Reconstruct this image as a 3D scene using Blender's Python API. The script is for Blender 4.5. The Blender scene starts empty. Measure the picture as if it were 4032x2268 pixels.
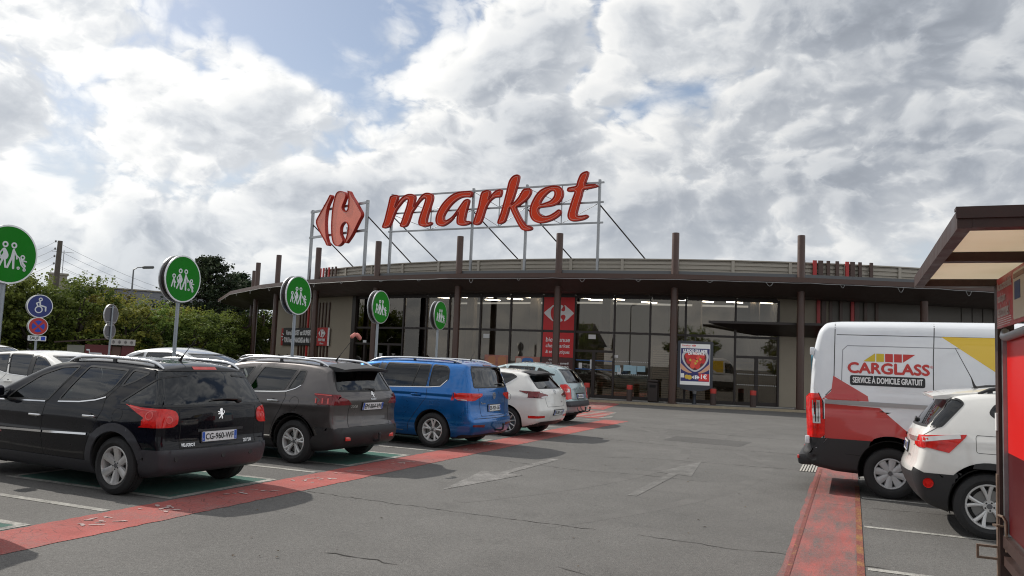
import bpy, bmesh, math, random
import numpy as np
from mathutils import Vector, Euler, Matrix
from mathutils.bvhtree import BVHTree
from mathutils.geometry import tessellate_polygon
random.seed(7); np.random.seed(7)
R_ = math.radians
# ------------------------------------------------------------------ camera, sky, sun, exposure
SC = bpy.context.scene
CAM_F, CAM_P, CAM_R, CAM_H = 3174/4032*36, .08874, .04161, .40120     # lens mm, pitch, roll, heading left of +Y
cam = bpy.data.objects.new('camera', bpy.data.cameras.new('camera')); SC.collection.objects.link(cam); SC.camera = cam
cam.data.lens = CAM_F; cam.data.sensor_width = 36; cam.data.clip_end = 4000; cam.data.clip_start = .05
_f = Vector((-math.sin(CAM_H)*math.cos(CAM_P), math.cos(CAM_H)*math.cos(CAM_P), math.sin(CAM_P)))
_r = Vector((math.cos(CAM_H), math.sin(CAM_H), 0)); _u = _r.cross(_f)
_R = _r*math.cos(CAM_R)+_u*math.sin(CAM_R); _U = -_r*math.sin(CAM_R)+_u*math.cos(CAM_R)
cam.matrix_world = Matrix(((_R.x, _U.x, -_f.x, 0), (_R.y, _U.y, -_f.y, 0), (_R.z, _U.z, -_f.z, 1.65), (0, 0, 0, 1)))
SUN_DIR = Vector((-1.08, .30, 1.0)).normalized()                        # towards the sun
SUN_EL = math.asin(SUN_DIR.z); SUN_AZ = math.atan2(SUN_DIR.x, SUN_DIR.y)  # azimuth clockwise from +Y
sun = bpy.data.objects.new('sun', bpy.data.lights.new('sun', 'SUN')); SC.collection.objects.link(sun)
sun.data.energy = 3.5; sun.data.angle = R_(.8); sun.data.color = (1., .95, .87)
sun.rotation_euler = (-SUN_DIR).to_track_quat('-Z', 'Y').to_euler(); sun.location = (0, 0, 30)
SC.view_settings.view_transform = 'Standard'; SC.view_settings.look = 'None'; SC.view_settings.gamma = 1; SC.view_settings.use_curve_mapping = False
SC.view_settings.exposure = .05
SC.cycles.max_bounces = 8; SC.cycles.transparent_max_bounces = 12; SC.cycles.caustics_reflective = False; SC.cycles.caustics_refractive = False
SC.cycles.use_denoising = True; SC.cycles.filter_width = 1.1
W_ = bpy.data.worlds.new('World'); SC.world = W_; W_.use_nodes = True
def build_sky():
    nt = W_.node_tree; N = nt.nodes.new; L = nt.links.new; bg = nt.nodes['Background']
    def math_(op, a, b=None, clamp=False):
        n = N('ShaderNodeMath'); n.operation = op; n.use_clamp = clamp
        for i, v in enumerate((a, b)):
            if v is None: continue
            if isinstance(v, (int, float)): n.inputs[i].default_value = v
            else: L(v, n.inputs[i])
        return n.outputs[0]
    def vmath(op, a, b=None, scale=None):
        n = N('ShaderNodeVectorMath'); n.operation = op
        for i, v in enumerate((a, b)):
            if v is None: continue
            if isinstance(v, (tuple, list, Vector)): n.inputs[i].default_value = tuple(v)
            else: L(v, n.inputs[i])
        if scale is not None:
            if isinstance(scale, (int, float)): n.inputs['Scale'].default_value = scale
            else: L(scale, n.inputs['Scale'])
        return n
    def smooth(v, a, b, c=0., d=1.):
        n = N('ShaderNodeMapRange'); n.interpolation_type = 'SMOOTHSTEP'; L(v, n.inputs[0])
        for i, x in enumerate((a, b, c, d)): n.inputs[i+1].default_value = x
        return n.outputs[0]
    def noise(vec, scale, detail, rough, dist=0.):
        n = N('ShaderNodeTexNoise'); n.inputs['Scale'].default_value = scale; n.inputs['Detail'].default_value = detail; n.inputs['Roughness'].default_value = rough; n.inputs['Distortion'].default_value = dist
        L(vec, n.inputs['Vector']); return n.outputs['Fac']
    sky = N('ShaderNodeTexSky'); sky.sky_type = 'NISHITA'; sky.sun_disc = False; sky.sun_elevation = SUN_EL; sky.sun_rotation = SUN_AZ; sky.air_density = 1.0; sky.dust_density = 1.2; sky.ozone_density = 1.
    tc = N('ShaderNodeTexCoord'); d = vmath('NORMALIZE', tc.outputs['Generated']).outputs[0]
    sep = N('ShaderNodeSeparateXYZ'); L(d, sep.inputs[0])
    zc = math_('MAXIMUM', sep.outputs[2], 0.)
    p = vmath('MULTIPLY', d, (1., 1., 1.55)).outputs[0]
    p = vmath('ADD', p, SKY_OFF).outputs[0]
    def ridged(v, sc, det, rough):
        n = N('ShaderNodeTexNoise'); n.noise_type = 'RIDGED_MULTIFRACTAL'; n.normalize = False; n.inputs['Scale'].default_value = sc; n.inputs['Detail'].default_value = det; n.inputs['Roughness'].default_value = rough; n.inputs['Lacunarity'].default_value = 2.1; n.inputs['Offset'].default_value = .9; n.inputs['Gain'].default_value = 1.6
        L(v, n.inputs['Vector']); return n.outputs['Fac']
    # gaps and thick masses of the day's cloud field
    bias = None
    for (dx, dy, dz), sharp, amp in SKY_SPOTS:
        t = vmath('DOT_PRODUCT', d, (dx, dy, dz)).outputs['Value']
        g = math_('MULTIPLY', math_('POWER', 2.718, math_('MULTIPLY', math_('SUBTRACT', t, 1.), sharp)), amp)
        bias = g if bias is None else math_('ADD', bias, g)
    wv = N('ShaderNodeTexNoise'); wv.inputs['Scale'].default_value = 7.; wv.inputs['Detail'].default_value = 3; L(p, wv.inputs['Vector'])
    warp = vmath('SCALE', vmath('SUBTRACT', wv.outputs['Color'], (.5, .5, .5)).outputs[0], scale=.075).outputs[0]
    pw = vmath('ADD', p, warp).outputs[0]
    def dens(off):
        v = pw if off is None else vmath('ADD', pw, off).outputs[0]
        a = noise(v, 2.3, 4, .5); b = ridged(v, 5.2, 8., .58); c = noise(v, 14., 5, .62)
        q = math_('ADD', math_('MULTIPLY', a, .74), math_('MULTIPLY', math_('SUBTRACT', 1., b), .115))
        return math_('ADD', q, math_('MULTIPLY', c, .13))
    sd = SUN_DIR*.020; n1 = dens(None); n2 = dens(tuple(sd))
    n1b = math_('ADD', n1, bias)
    mask = smooth(n1b, .305, .415)
    thick = smooth(n1b, .37, .60)
    edge = smooth(math_('SUBTRACT', n1, n2), -.05, .05, -.17, .22)
    shade = math_('ADD', math_('SUBTRACT', math_('ADD', .40, math_('MULTIPLY', noise(p, 2.0, 2, .5), .64)), math_('MULTIPLY', thick, .30)), edge, True)
    dt = vmath('DOT_PRODUCT', d, tuple(SUN_DIR)).outputs['Value']
    glow = math_('ADD', math_('ADD', .90, smooth(dt, .35, 1., 0., .20)), smooth(dt, .35, -.8, 0., .40))
    ramp = N('ShaderNodeValToRGB'); L(shade, ramp.inputs[0]); e = ramp.color_ramp.elements
    e[0].position = .04; e[0].color = (.27, .30, .35, 1); e[1].position = .86; e[1].color = (1.0, .995, .975, 1)
    m1 = ramp.color_ramp.elements.new(.30); m1.color = (.43, .465, .52, 1); m2 = ramp.color_ramp.elements.new(.58); m2.color = (.70, .725, .755, 1)
    col = vmath('SCALE', ramp.outputs[0], scale=math_('MULTIPLY', glow, 9.9)).outputs[0]
    hz = smooth(zc, .0, .36, .92, .14)
    hazec = N('ShaderNodeMix'); hazec.data_type = 'RGBA'; L(hz, hazec.inputs[0]); L(sky.outputs[0], hazec.inputs[6]); hazec.inputs[7].default_value = (6.4, 6.8, 7.3, 1)
    mx = N('ShaderNodeMix'); mx.data_type = 'RGBA'; L(math_('MULTIPLY', mask, smooth(zc, .0, .22, .55, 1.)), mx.inputs[0]); L(hazec.outputs[2], mx.inputs[6]); L(col, mx.inputs[7])
    L(mx.outputs[2], bg.inputs[0]); bg.inputs[1].default_value = .1
SKY_SPOTS = [((-.585, .715, .385), 420., -.10), ((-.18, .935, .305), 260., -.15), ((-.387, .834, .393), 160., .14), ((-.72, .655, .21), 60., .06), ((.06, .939, .339), 60., .10), ((-.402, .883, .244), 120., .06), ((-.106, .979, .174), 120., .05), ((-.80, .59, .12), 200., -.06)]
SKY_OFF = (3.1, 1.7, 0.)
build_sky()
W_.cycles.sampling_method = 'MANUAL'; W_.cycles.sample_map_resolution = 512
# ------------------------------------------------------------------ helpers
def mat(name, color=(.5,.5,.5), rough=.5, metal=0., spec=.5, coat=0., emit=None, estr=0., bump=0., bscale=40., var=0., vscale=6., trans=0., coords='Object', sheen=0.):
    m = bpy.data.materials.get(name)
    if m: return m
    m = bpy.data.materials.new(name); m.use_nodes = True
    nt = m.node_tree; b = nt.nodes['Principled BSDF']
    b.inputs['Base Color'].default_value = (*color, 1); b.inputs['Roughness'].default_value = rough
    b.inputs['Metallic'].default_value = metal; b.inputs['Specular IOR Level'].default_value = spec
    b.inputs['Coat Weight'].default_value = coat; b.inputs['Coat Roughness'].default_value = .04
    if emit: b.inputs['Emission Color'].default_value = (*emit, 1); b.inputs['Emission Strength'].default_value = estr
    if trans: b.inputs['Transmission Weight'].default_value = trans
    if bump or var:
        tc = nt.nodes.new('ShaderNodeTexCoord')
        if var:
            n = nt.nodes.new('ShaderNodeTexNoise'); n.inputs['Scale'].default_value = vscale; n.inputs['Detail'].default_value = 6; n.inputs['Roughness'].default_value = .65
            nt.links.new(tc.outputs[coords], n.inputs['Vector'])
            r = nt.nodes.new('ShaderNodeMapRange'); r.inputs[1].default_value = .3; r.inputs[2].default_value = .7
            r.inputs[3].default_value = 1-var; r.inputs[4].default_value = 1+var
            nt.links.new(n.outputs['Fac'], r.inputs[0])
            mx = nt.nodes.new('ShaderNodeMix'); mx.data_type = 'RGBA'; mx.blend_type = 'MULTIPLY'; mx.inputs[0].default_value = 1
            mx.inputs[6].default_value = (*color, 1); nt.links.new(r.outputs[0], mx.inputs[7]); nt.links.new(mx.outputs[2], b.inputs['Base Color'])
            rr = nt.nodes.new('ShaderNodeMapRange'); rr.inputs[1].default_value = .3; rr.inputs[2].default_value = .7
            rr.inputs[3].default_value = max(.02, rough-.12); rr.inputs[4].default_value = min(1, rough+.12)
            nt.links.new(n.outputs['Fac'], rr.inputs[0]); nt.links.new(rr.outputs[0], b.inputs['Roughness'])
        if bump:
            n2 = nt.nodes.new('ShaderNodeTexNoise'); n2.inputs['Scale'].default_value = bscale; n2.inputs['Detail'].default_value = 4
            nt.links.new(tc.outputs[coords], n2.inputs['Vector'])
            bp = nt.nodes.new('ShaderNodeBump'); bp.inputs['Strength'].default_value = bump; bp.inputs['Distance'].default_value = .01
            nt.links.new(n2.outputs['Fac'], bp.inputs['Height']); nt.links.new(bp.outputs[0], b.inputs['Normal'])
    return m

def glass_mat(name, tint, refl=.08, rough=0., ior=1.5, gl=(.95, .97, 1.)):
    m = bpy.data.materials.get(name)
    if m: return m
    m = bpy.data.materials.new(name); m.use_nodes = True; nt = m.node_tree
    for n in list(nt.nodes): nt.nodes.remove(n)
    o = nt.nodes.new('ShaderNodeOutputMaterial'); mx = nt.nodes.new('ShaderNodeMixShader')
    t = nt.nodes.new('ShaderNodeBsdfTransparent'); t.inputs[0].default_value = (*tint, 1)
    g = nt.nodes.new('ShaderNodeBsdfGlossy'); g.inputs['Roughness'].default_value = rough; g.inputs[0].default_value = (*gl, 1)
    f = nt.nodes.new('ShaderNodeFresnel'); f.inputs[0].default_value = ior
    a = nt.nodes.new('ShaderNodeMath'); a.operation = 'ADD'; a.use_clamp = True; a.inputs[1].default_value = refl
    nt.links.new(f.outputs[0], a.inputs[0]); nt.links.new(a.outputs[0], mx.inputs[0])
    nt.links.new(t.outputs[0], mx.inputs[1]); nt.links.new(g.outputs[0], mx.inputs[2]); nt.links.new(mx.outputs[0], o.inputs[0])
    return m

COL = bpy.context.scene.collection
def link(o, parent=None):
    COL.objects.link(o)
    if parent is not None: o.parent = parent
    return o
def tag(o, label=None, cat=None, group=None, kind=None):
    if label: o['label'] = label
    if cat: o['category'] = cat
    if group: o['group'] = group
    if kind: o['kind'] = kind
    return o
def empty(name, loc=(0, 0, 0), rz=0., label=None, cat=None, group=None):
    o = bpy.data.objects.new(name, None); o.empty_display_size = .2; link(o)
    o.location = loc; o.rotation_euler = (0, 0, rz)
    return tag(o, label, cat, group)
def mob(name, verts, faces, m, parent=None, smooth=False, normals=None, loc=None, rot=None):
    me = bpy.data.meshes.new(name)
    me.from_pydata([tuple(map(float, v)) for v in verts], [], [tuple(map(int, f)) for f in faces])
    ms = m if isinstance(m, (list, tuple)) else [m]
    for x in ms: me.materials.append(x)
    if smooth: me.polygons.foreach_set('use_smooth', [True]*len(me.polygons))
    me.update()
    if normals is not None:
        me.normals_split_custom_set_from_vertices([tuple(map(float, n)) for n in normals])
    o = bpy.data.objects.new(name, me); link(o, parent)
    if loc is not None: o.location = loc
    if rot is not None: o.rotation_euler = rot
    return o
class MB:
    """collects shapes, then becomes ONE mesh object"""
    def __init__(s): s.v = []; s.f = []
    def add(s, v, f):
        b = len(s.v); s.v += [tuple(p) for p in v]; s.f += [tuple(i+b for i in q) for q in f]; return s
    def box(s, x0, x1, y0, y1, z0, z1):
        return s.add([(x0,y0,z0),(x1,y0,z0),(x1,y1,z0),(x0,y1,z0),(x0,y0,z1),(x1,y0,z1),(x1,y1,z1),(x0,y1,z1)],
                     [(0,3,2,1),(4,5,6,7),(0,1,5,4),(1,2,6,5),(2,3,7,6),(3,0,4,7)])
    def cbox(s, c, d, rz=0., rx=0., ry=0.):
        M = Euler((rx, ry, rz)).to_matrix(); h = [x/2 for x in d]; c = Vector(c)
        vs = [c + M @ Vector((sx*h[0], sy*h[1], sz*h[2])) for sz in (-1,1) for sx, sy in ((-1,-1),(1,-1),(1,1),(-1,1))]
        return s.add(vs, [(0,3,2,1),(4,5,6,7),(0,1,5,4),(1,2,6,5),(2,3,7,6),(3,0,4,7)])
    def rbox(s, c, d, b=.01, rz=0., rx=0., ry=0., seg=2):
        bm = bmesh.new(); bmesh.ops.create_cube(bm, size=1.)
        bmesh.ops.scale(bm, vec=d, verts=bm.verts)
        bmesh.ops.bevel(bm, geom=list(bm.edges), offset=min(b, min(d)*.49), segments=seg, affect='EDGES', profile=.5)
        M = Euler((rx, ry, rz)).to_matrix(); c = Vector(c); bm.verts.index_update()
        s.add([c + M @ v.co for v in bm.verts], [[v.index for v in f.verts] for f in bm.faces]); bm.free(); return s
    def bar(s, a, b, w, h=None, up=(0, 0, 1)):
        a, b = Vector(a), Vector(b); h = h or w; d = (b-a).normalized(); u = Vector(up)
        if abs(d.dot(u)) > .98: u = Vector((1, 0, 0))
        r = d.cross(u).normalized(); u = r.cross(d)
        vs = [p + r*sx*w/2 + u*sz*h/2 for p in (a, b) for sx, sz in ((-1,-1),(1,-1),(1,1),(-1,1))]
        return s.add(vs, [(0,1,2,3),(7,6,5,4),(0,4,5,1),(1,5,6,2),(2,6,7,3),(3,7,4,0)])
    def tube(s, pts, rad, n=10, cap=True):
        pts = [Vector(p) for p in pts]; rs = rad if isinstance(rad, (list, tuple)) else [rad]*len(pts)
        prev = None; rings = []
        for i, p in enumerate(pts):
            d = (pts[min(i+1, len(pts)-1)] - pts[max(i-1, 0)]).normalized()
            if prev is None:
                u = Vector((0, 0, 1)) if abs(d.z) < .95 else Vector((1, 0, 0)); r = d.cross(u).normalized()
            else:
                r = (prev - d*prev.dot(d)).normalized()
            prev = r; u = d.cross(r)
            rings.append([p + (r*math.cos(2*math.pi*k/n) + u*math.sin(2*math.pi*k/n))*rs[i] for k in range(n)])
        v = [q for R in rings for q in R]; f = []
        for i in range(len(pts)-1):
            for k in range(n): f.append((i*n+k, i*n+(k+1) % n, (i+1)*n+(k+1) % n, (i+1)*n+k))
        if cap: f.append(tuple(range(n-1, -1, -1))); f.append(tuple((len(pts)-1)*n+k for k in range(n)))
        return s.add(v, f)
    def lathe(s, prof, n=24, axis='z', c=(0, 0, 0), closed=False):
        v = []; f = []; m = len(prof)
        for k in range(n):
            a = 2*math.pi*k/n; ca, sa = math.cos(a), math.sin(a)
            for r, h in prof:
                p = (r*ca, r*sa, h) if axis == 'z' else ((r*ca, h, r*sa) if axis == 'y' else (h, r*ca, r*sa))
                v.append((p[0]+c[0], p[1]+c[1], p[2]+c[2]))
        for k in range(n):
            k2 = (k+1) % n
            for i in range(m if closed else m-1):
                j = (i+1) % m
                q = (k*m+i, k2*m+i, k2*m+j, k*m+j)
                f.append(q if axis != 'y' else q[::-1])
        return s.add(v, f)
    def prism(s, poly, d0, d1, frame):
        """2D polygon extruded between depths d0<d1 ; frame(u,v,d)->xyz"""
        n = len(poly); v = [frame(a, b, d0) for a, b in poly] + [frame(a, b, d1) for a, b in poly]
        tri = tri2d(poly)
        f = [tuple(t) for t in tri] + [tuple(i+n for i in t[::-1]) for t in tri]
        f += [(i, i+n, (i+1) % n+n, (i+1) % n) for i in range(n)]
        return s.add(v, f)
    def xf(s, fn): s.v = [tuple(fn(Vector(p))) for p in s.v]; return s
    def build(s, name, m, parent=None, smooth=False, **k):
        o = mob(name, s.v, s.f, m, parent, False, **k)
        if smooth:
            me = o.data; me.polygons.foreach_set('use_smooth', [True]*len(me.polygons)); 
            ang = math.radians(38 if smooth is True else smooth)
            bm = bmesh.new(); bm.from_mesh(me); bmesh.ops.recalc_face_normals(bm, faces=bm.faces)
            for e in bm.edges:
                if len(e.link_faces) == 2 and e.calc_face_angle(0) > ang: e.smooth = False
            bm.to_mesh(me); bm.free()
        else:
            bm = bmesh.new(); bm.from_mesh(o.data); bmesh.ops.recalc_face_normals(bm, faces=bm.faces); bm.to_mesh(o.data); bm.free()
        return o
def tri2d(poly):
    return [tuple(t) for t in tessellate_polygon([[Vector((a, b, 0)) for a, b in poly]])]
def catmull(pts, n=6, closed=True, alpha=None):
    P = [np.array(p, float) for p in pts]; N = len(P); out = []
    rng = range(N) if closed else range(N-1)
    for i in rng:
        if closed: p0, p1, p2, p3 = P[i-1], P[i], P[(i+1) % N], P[(i+2) % N]
        else: p0, p1, p2, p3 = P[max(i-1, 0)], P[i], P[i+1], P[min(i+2, N-1)]
        for k in range(n):
            t = k/n
            out.append(.5*((2*p1)+(-p0+p2)*t+(2*p0-5*p1+4*p2-p3)*t*t+(-p0+3*p1-3*p2+p3)*t**3))
    if not closed: out.append(P[-1])
    return [tuple(p) for p in out]
def roundpoly(pts, r=.03, n=4):
    """polygon with its corners rounded; pts may be (x,y) or (x,y,r)"""
    out = []; N = len(pts)
    for i in range(N):
        p = np.array(pts[i][:2], float); a = np.array(pts[i-1][:2], float); b = np.array(pts[(i+1) % N][:2], float)
        rr = pts[i][2] if len(pts[i]) > 2 else r
        da, db = a-p, b-p; la, lb = np.linalg.norm(da), np.linalg.norm(db); q = min(rr, la*.45, lb*.45)
        p0, p1 = p+da/la*q, p+db/lb*q
        for k in range(n+1):
            t = k/n; out.append(tuple((1-t)**2*p0+2*t*(1-t)*p+t*t*p1))
    return out
_tcache = {}
def text_geo(s, size, res=3):
    """verts/faces of flat lettering in the xy plane, centred"""
    key = (s, res)
    if key not in _tcache:
        cu = bpy.data.curves.new('t', 'FONT'); cu.body = s; cu.size = 1.; cu.align_x = 'CENTER'; cu.align_y = 'CENTER'; cu.resolution_u = res
        o = bpy.data.objects.new('t', cu); COL.objects.link(o); dg = bpy.context.evaluated_depsgraph_get()
        me = bpy.data.meshes.new_from_object(o.evaluated_get(dg))
        _tcache[key] = ([tuple(v.co) for v in me.vertices], [tuple(p.vertices) for p in me.polygons])
        bpy.data.objects.remove(o); bpy.data.curves.remove(cu); bpy.data.meshes.remove(me)
    v, f = _tcache[key]
    return [(x*size, y*size, z) for x, y, z in v], f
def text_obj(name, s, size, frame, m, parent=None, width=None, bold=0., slant=0., both=False):
    """lettering laid on a surface: frame(u,v)->xyz ; width fits the string to that width"""
    v, f = text_geo(s, size)
    if not v: return None
    xs = [p[0] for p in v]; cx = (max(xs)+min(xs))/2; w = max(xs)-min(xs)
    k = width/w if width else 1.
    vs = []; fs = []
    offs = [(0, 0)] if not bold else [(bold, 0), (-bold, 0), (0, bold), (0, -bold)]
    for i, (du, dv) in enumerate(offs):
        b = len(vs); vs += [frame((x-cx+slant*y)*k+du, y+dv, i*.0004) for x, y, _ in v]; fs += [tuple(q+b for q in t) for t in f]
    return mob(name, vs, fs, m, parent)
def copy_tree(o, parent=None, loc=None, rz=None, label=None):
    c = o.copy(); COL.objects.link(c)
    if parent is not None: c.parent = parent
    if loc is not None: c.location = loc
    if rz is not None: c.rotation_euler = (0, 0, rz)
    if label: c['label'] = label
    for ch in o.children: copy_tree(ch, c)
    return c
# ------------------------------------------------------------------ cars
def pip(px, pz, poly):
    inside = np.zeros(len(px), bool); n = len(poly); j = n-1
    for i in range(n):
        xi, zi = poly[i]; xj, zj = poly[j]
        c = ((zi > pz) != (zj > pz))
        with np.errstate(divide='ignore', invalid='ignore'):
            inside ^= c & (px < (xj-xi)*(pz-zi)/(zj-zi+1e-12)+xi)
        j = i
    return inside
def near_on_poly(P, poly):
    A = np.array(poly); B = np.roll(A, -1, 0); best = np.full(len(P), 1e9); out = P.copy()
    for a, b in zip(A, B):
        d = b-a; L = d@d
        if L < 1e-12: continue
        t = np.clip(((P-a)@d)/L, 0, 1); q = a+t[:, None]*d; ds = np.linalg.norm(P-q, axis=1)
        m = ds < best; best[m] = ds[m]; out[m] = q[m]
    return out, best
class Car:
    def __init__(s, spec, res=.03):
        s.p = spec; s.res = res; s.shell(); s.parts = {}; s.names = ['body']; s.mats = {}
    def W(s, x, z):
        p = s.p
        f = np.interp(z, [a for a, b in p['sec']], [b for a, b in p['sec']])
        pl = np.interp(x, [a for a, b in p['plan']], [b for a, b in p['plan']])
        y = f*p['W']/2 - pl
        for (zc, wd, amp) in p.get('crease', []):
            y = y + amp*np.exp(-((z-zc)/wd)**2)
        for (xc, zc, wx, wz, amp) in p.get('bulge', []):
            y = y + amp*np.exp(-((x-xc)/wx)**2-((z-zc)/wz)**2)
        return y
    def shell(s):
        p = s.p
        for k in ('sec', 'plan'):        # smooth the tables
            t = p[k]; xs = [a for a, b in t]; q = catmull(t, 6, closed=False); q.sort(); p[k] = q
        dense = np.array(catmull(p['sil'], 10))
        d = np.r_[0, np.cumsum(np.linalg.norm(np.diff(np.vstack([dense, dense[:1]]), axis=0), axis=1))]
        N = int(d[-1]/s.res); u = np.linspace(0, d[-1], N, endpoint=False)
        cl = np.vstack([dense, dense[:1]]); S = np.c_[np.interp(u, d, cl[:, 0]), np.interp(u, d, cl[:, 1])]
        T = np.roll(S, -1, 0)-np.roll(S, 1, 0); T /= np.linalg.norm(T, axis=1)[:, None]
        n = np.c_[-T[:, 1], T[:, 0]]
        for _ in range(2): n = (np.roll(n, 1, 0)+n*2+np.roll(n, -1, 0)); n /= np.linalg.norm(n, axis=1)[:, None]
        wr, wf, wt, wb = np.maximum(0, -n[:, 0])**2, np.maximum(0, n[:, 0])**2, np.maximum(0, n[:, 1])**2, np.maximum(0, -n[:, 1])**2
        lowf = (S[:, 1] < .95)
        cr = p.get('crown', (.07, .16, .045)); rr = p.get('round', (.07, .09, .06))
        c = wr*cr[0]+wf*np.where(lowf, cr[1], .09)+wt*cr[2]; r = wr*rr[0]+wf*rr[1]+wt*rr[2]+wb*.06
        k = np.ones(9)/9
        sm = lambda a: np.convolve(np.r_[a[-4:], a, a[:4]], k, 'valid')
        c, r = sm(c), sm(r)
        zm = p.get('zm', .72); xa, xb = p.get('spine', (.55, p['L']-.7))
        rows = []
        E0 = S-n*c[:, None]
        ye = np.maximum(.02, s.W(E0[:, 0], E0[:, 1])-r)
        ns = max(6, int(.7/(s.res*1.3)))
        for j in range(ns):
            t = j/ns; q = S-n*(c*t**2.2)[:, None]; rows.append(np.c_[q[:, 0], ye*t, q[:, 1]])
        na = 6
        for j in range(na+1):
            a = math.pi/2*j/na; q = E0-n*(r*(1-math.cos(a)))[:, None]
            y = s.W(q[:, 0], q[:, 1])-r*(1-math.sin(a)); rows.append(np.c_[q[:, 0], np.maximum(y, .02), q[:, 1]])
        I = E0-n*r[:, None]; Q = np.c_[np.clip(I[:, 0], xa, xb), np.full(N, zm)]
        nj = max(8, int(.6/s.res)); s.rowI = len(rows)
        for j in range(1, nj+1):
            t = j/nj; q = I*(1-t)+Q*t; rows.append(np.c_[q[:, 0], s.W(q[:, 0], q[:, 1]), q[:, 1]])
        H = np.array(rows); R = len(rows)
        mir = H[1:].copy(); mir[:, :, 1] *= -1
        V = np.vstack([H.reshape(-1, 3), mir.reshape(-1, 3)])
        i = np.arange(N); i2 = (i+1) % N; F = []
        for j in range(R-1):
            F.append(np.c_[j*N+i, j*N+i2, (j+1)*N+i2, (j+1)*N+i])
        off = R*N-N                      # mirrored row j starts at off + j*N (row 0 shared)
        for j in range(R-1):
            a = (0 if j == 0 else off+j*N); b = off+(j+1)*N
            F.append(np.c_[a+i2, a+i, b+i, b+i2])
        F = np.vstack(F)
        s.V, s.F = V, F
        # drop degenerate faces
        a = np.linalg.norm(np.cross(V[F[:, 2]]-V[F[:, 0]], V[F[:, 3]]-V[F[:, 1]]), axis=1); s.F = F = F[a > 1e-7]
        fn = np.cross(V[F[:, 2]]-V[F[:, 0]], V[F[:, 3]]-V[F[:, 1]])
        cen = V[F].mean(1)
        # orient outward
        if (fn*(cen-np.array([p['L']/2, 0, .7]))).sum() < 0: s.F = F = F[:, ::-1]; fn = -fn
        nv = np.zeros_like(V)
        for k_ in range(4): np.add.at(nv, F[:, k_], fn)
        nv /= np.linalg.norm(nv, axis=1)[:, None]+1e-12
        # analytic normals on the flank
        e = .004; Y = V[:, 1]; xx, zz = V[:, 0], V[:, 2]; w = s.W(xx, zz)
        flank = (np.abs(np.abs(Y)-w) < 1e-6) & (np.abs(Y) > .1)
        gx = (s.W(xx+e, zz)-s.W(xx-e, zz))/(2*e); gz = (s.W(xx, zz+e)-s.W(xx, zz-e))/(2*e)
        sg = np.sign(Y); an = np.c_[-gx, sg, -gz]; an /= np.linalg.norm(an, axis=1)[:, None]
        nv[flank] = an[flank]
        s.N = nv; s.cen = cen; s.fn = fn/(np.linalg.norm(fn, axis=1)[:, None]+1e-12); s.lab = np.zeros(len(F), int)
        s.bvh = BVHTree.FromPolygons([tuple(v) for v in V], [tuple(f) for f in F])
    def axes(s, view):
        return (0, 2, 1) if view in 'LR' else (1, 2, 0)
    def vmask(s, view):
        if view == 'L': return (s.cen[:, 1] > .2) & (s.fn[:, 1] > .25)
        if view == 'R': return (s.cen[:, 1] < -.2) & (s.fn[:, 1] < -.25)
        if view == 'B': return (s.cen[:, 0] < 1.3) & (s.fn[:, 0] < -.12)
        if view == 'F': return (s.cen[:, 0] > s.p['L']-2.2) & (s.fn[:, 0] > .12)
        if view == 'S': return np.abs(s.cen[:, 1]) > .2
        return np.ones(len(s.cen), bool)
    def carve(s, name, poly, view, only=None, snap=True, maxd=.06, zone=None):
        """give the faces inside the outline a label of their own and pull their border onto the outline"""
        a, b, c = s.axes(view); m = s.vmask(view)
        if only is not None: m &= np.isin(s.lab, [s.names.index(o) for o in only])
        else: m &= s.lab == 0
        if zone is not None: m &= zone(s.cen)
        ins = m & pip(s.cen[:, a], s.cen[:, b], poly)
        if not ins.any(): return None
        k = len(s.names); s.names.append(name); s.lab[ins] = k
        if snap:
            vi = np.zeros(len(s.V), bool); vi[s.F[ins].ravel()] = True
            vo = np.zeros(len(s.V), bool); vo[s.F[~ins].ravel()] = True
            bi = np.where(vi & vo)[0]
            P = s.V[bi][:, [a, b]]; q, dist = near_on_poly(P, np.array(poly))
            ok = dist < maxd
            nn = s.N[bi]; d = q-P; dc = -(nn[:, a]*d[:, 0]+nn[:, b]*d[:, 1])/np.where(np.abs(nn[:, c]) < .15, 1e9, nn[:, c])
            bb = bi[ok]; s.V[bb, a] = q[ok, 0]; s.V[bb, b] = q[ok, 1]; s.V[bb, c] += np.clip(dc[ok], -.05, .05)
            s.cen = s.V[s.F].mean(1)
        return name
    def carve_lr(s, name, poly, **k):
        s.carve(name+'@L', poly, 'L', **k); s.carve(name+'@R', poly, 'R', **k)
    def label_where(s, name, fn, only=('body',)):
        m = fn(s.cen, s.fn) & np.isin(s.lab, [s.names.index(o) for o in only])
        s.names.append(name); s.lab[m] = len(s.names)-1
    def region(s, lab, out=0., thick=0.):
        """verts, faces, normals of one label, optionally lifted"""
        ids = np.where(s.lab == s.names.index(lab))[0]; F = s.F[ids]; u, inv = np.unique(F.ravel(), return_inverse=True)
        v = s.V[u]+s.N[u]*out; f = inv.reshape(-1, 4); n = s.N[u]
        if thick:
            E = {}
            for q in f:
                for i in range(4):
                    e = (q[i], q[(i+1) % 4])
                    if (e[1], e[0]) in E: del E[(e[1], e[0])]
                    else: E[e] = 1
            bd = list(E); base = len(v); ring = sorted({i for e in bd for i in e}); mp = {r: base+i for i, r in enumerate(ring)}
            v = np.vstack([v, v[ring]-n[ring]*thick]); n = np.vstack([n, n[ring]])
            return v, [tuple(q) for q in f]+[(e[1], e[0], mp[e[0]], mp[e[1]]) for e in bd], n
        return v, [tuple(q) for q in f], n
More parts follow.
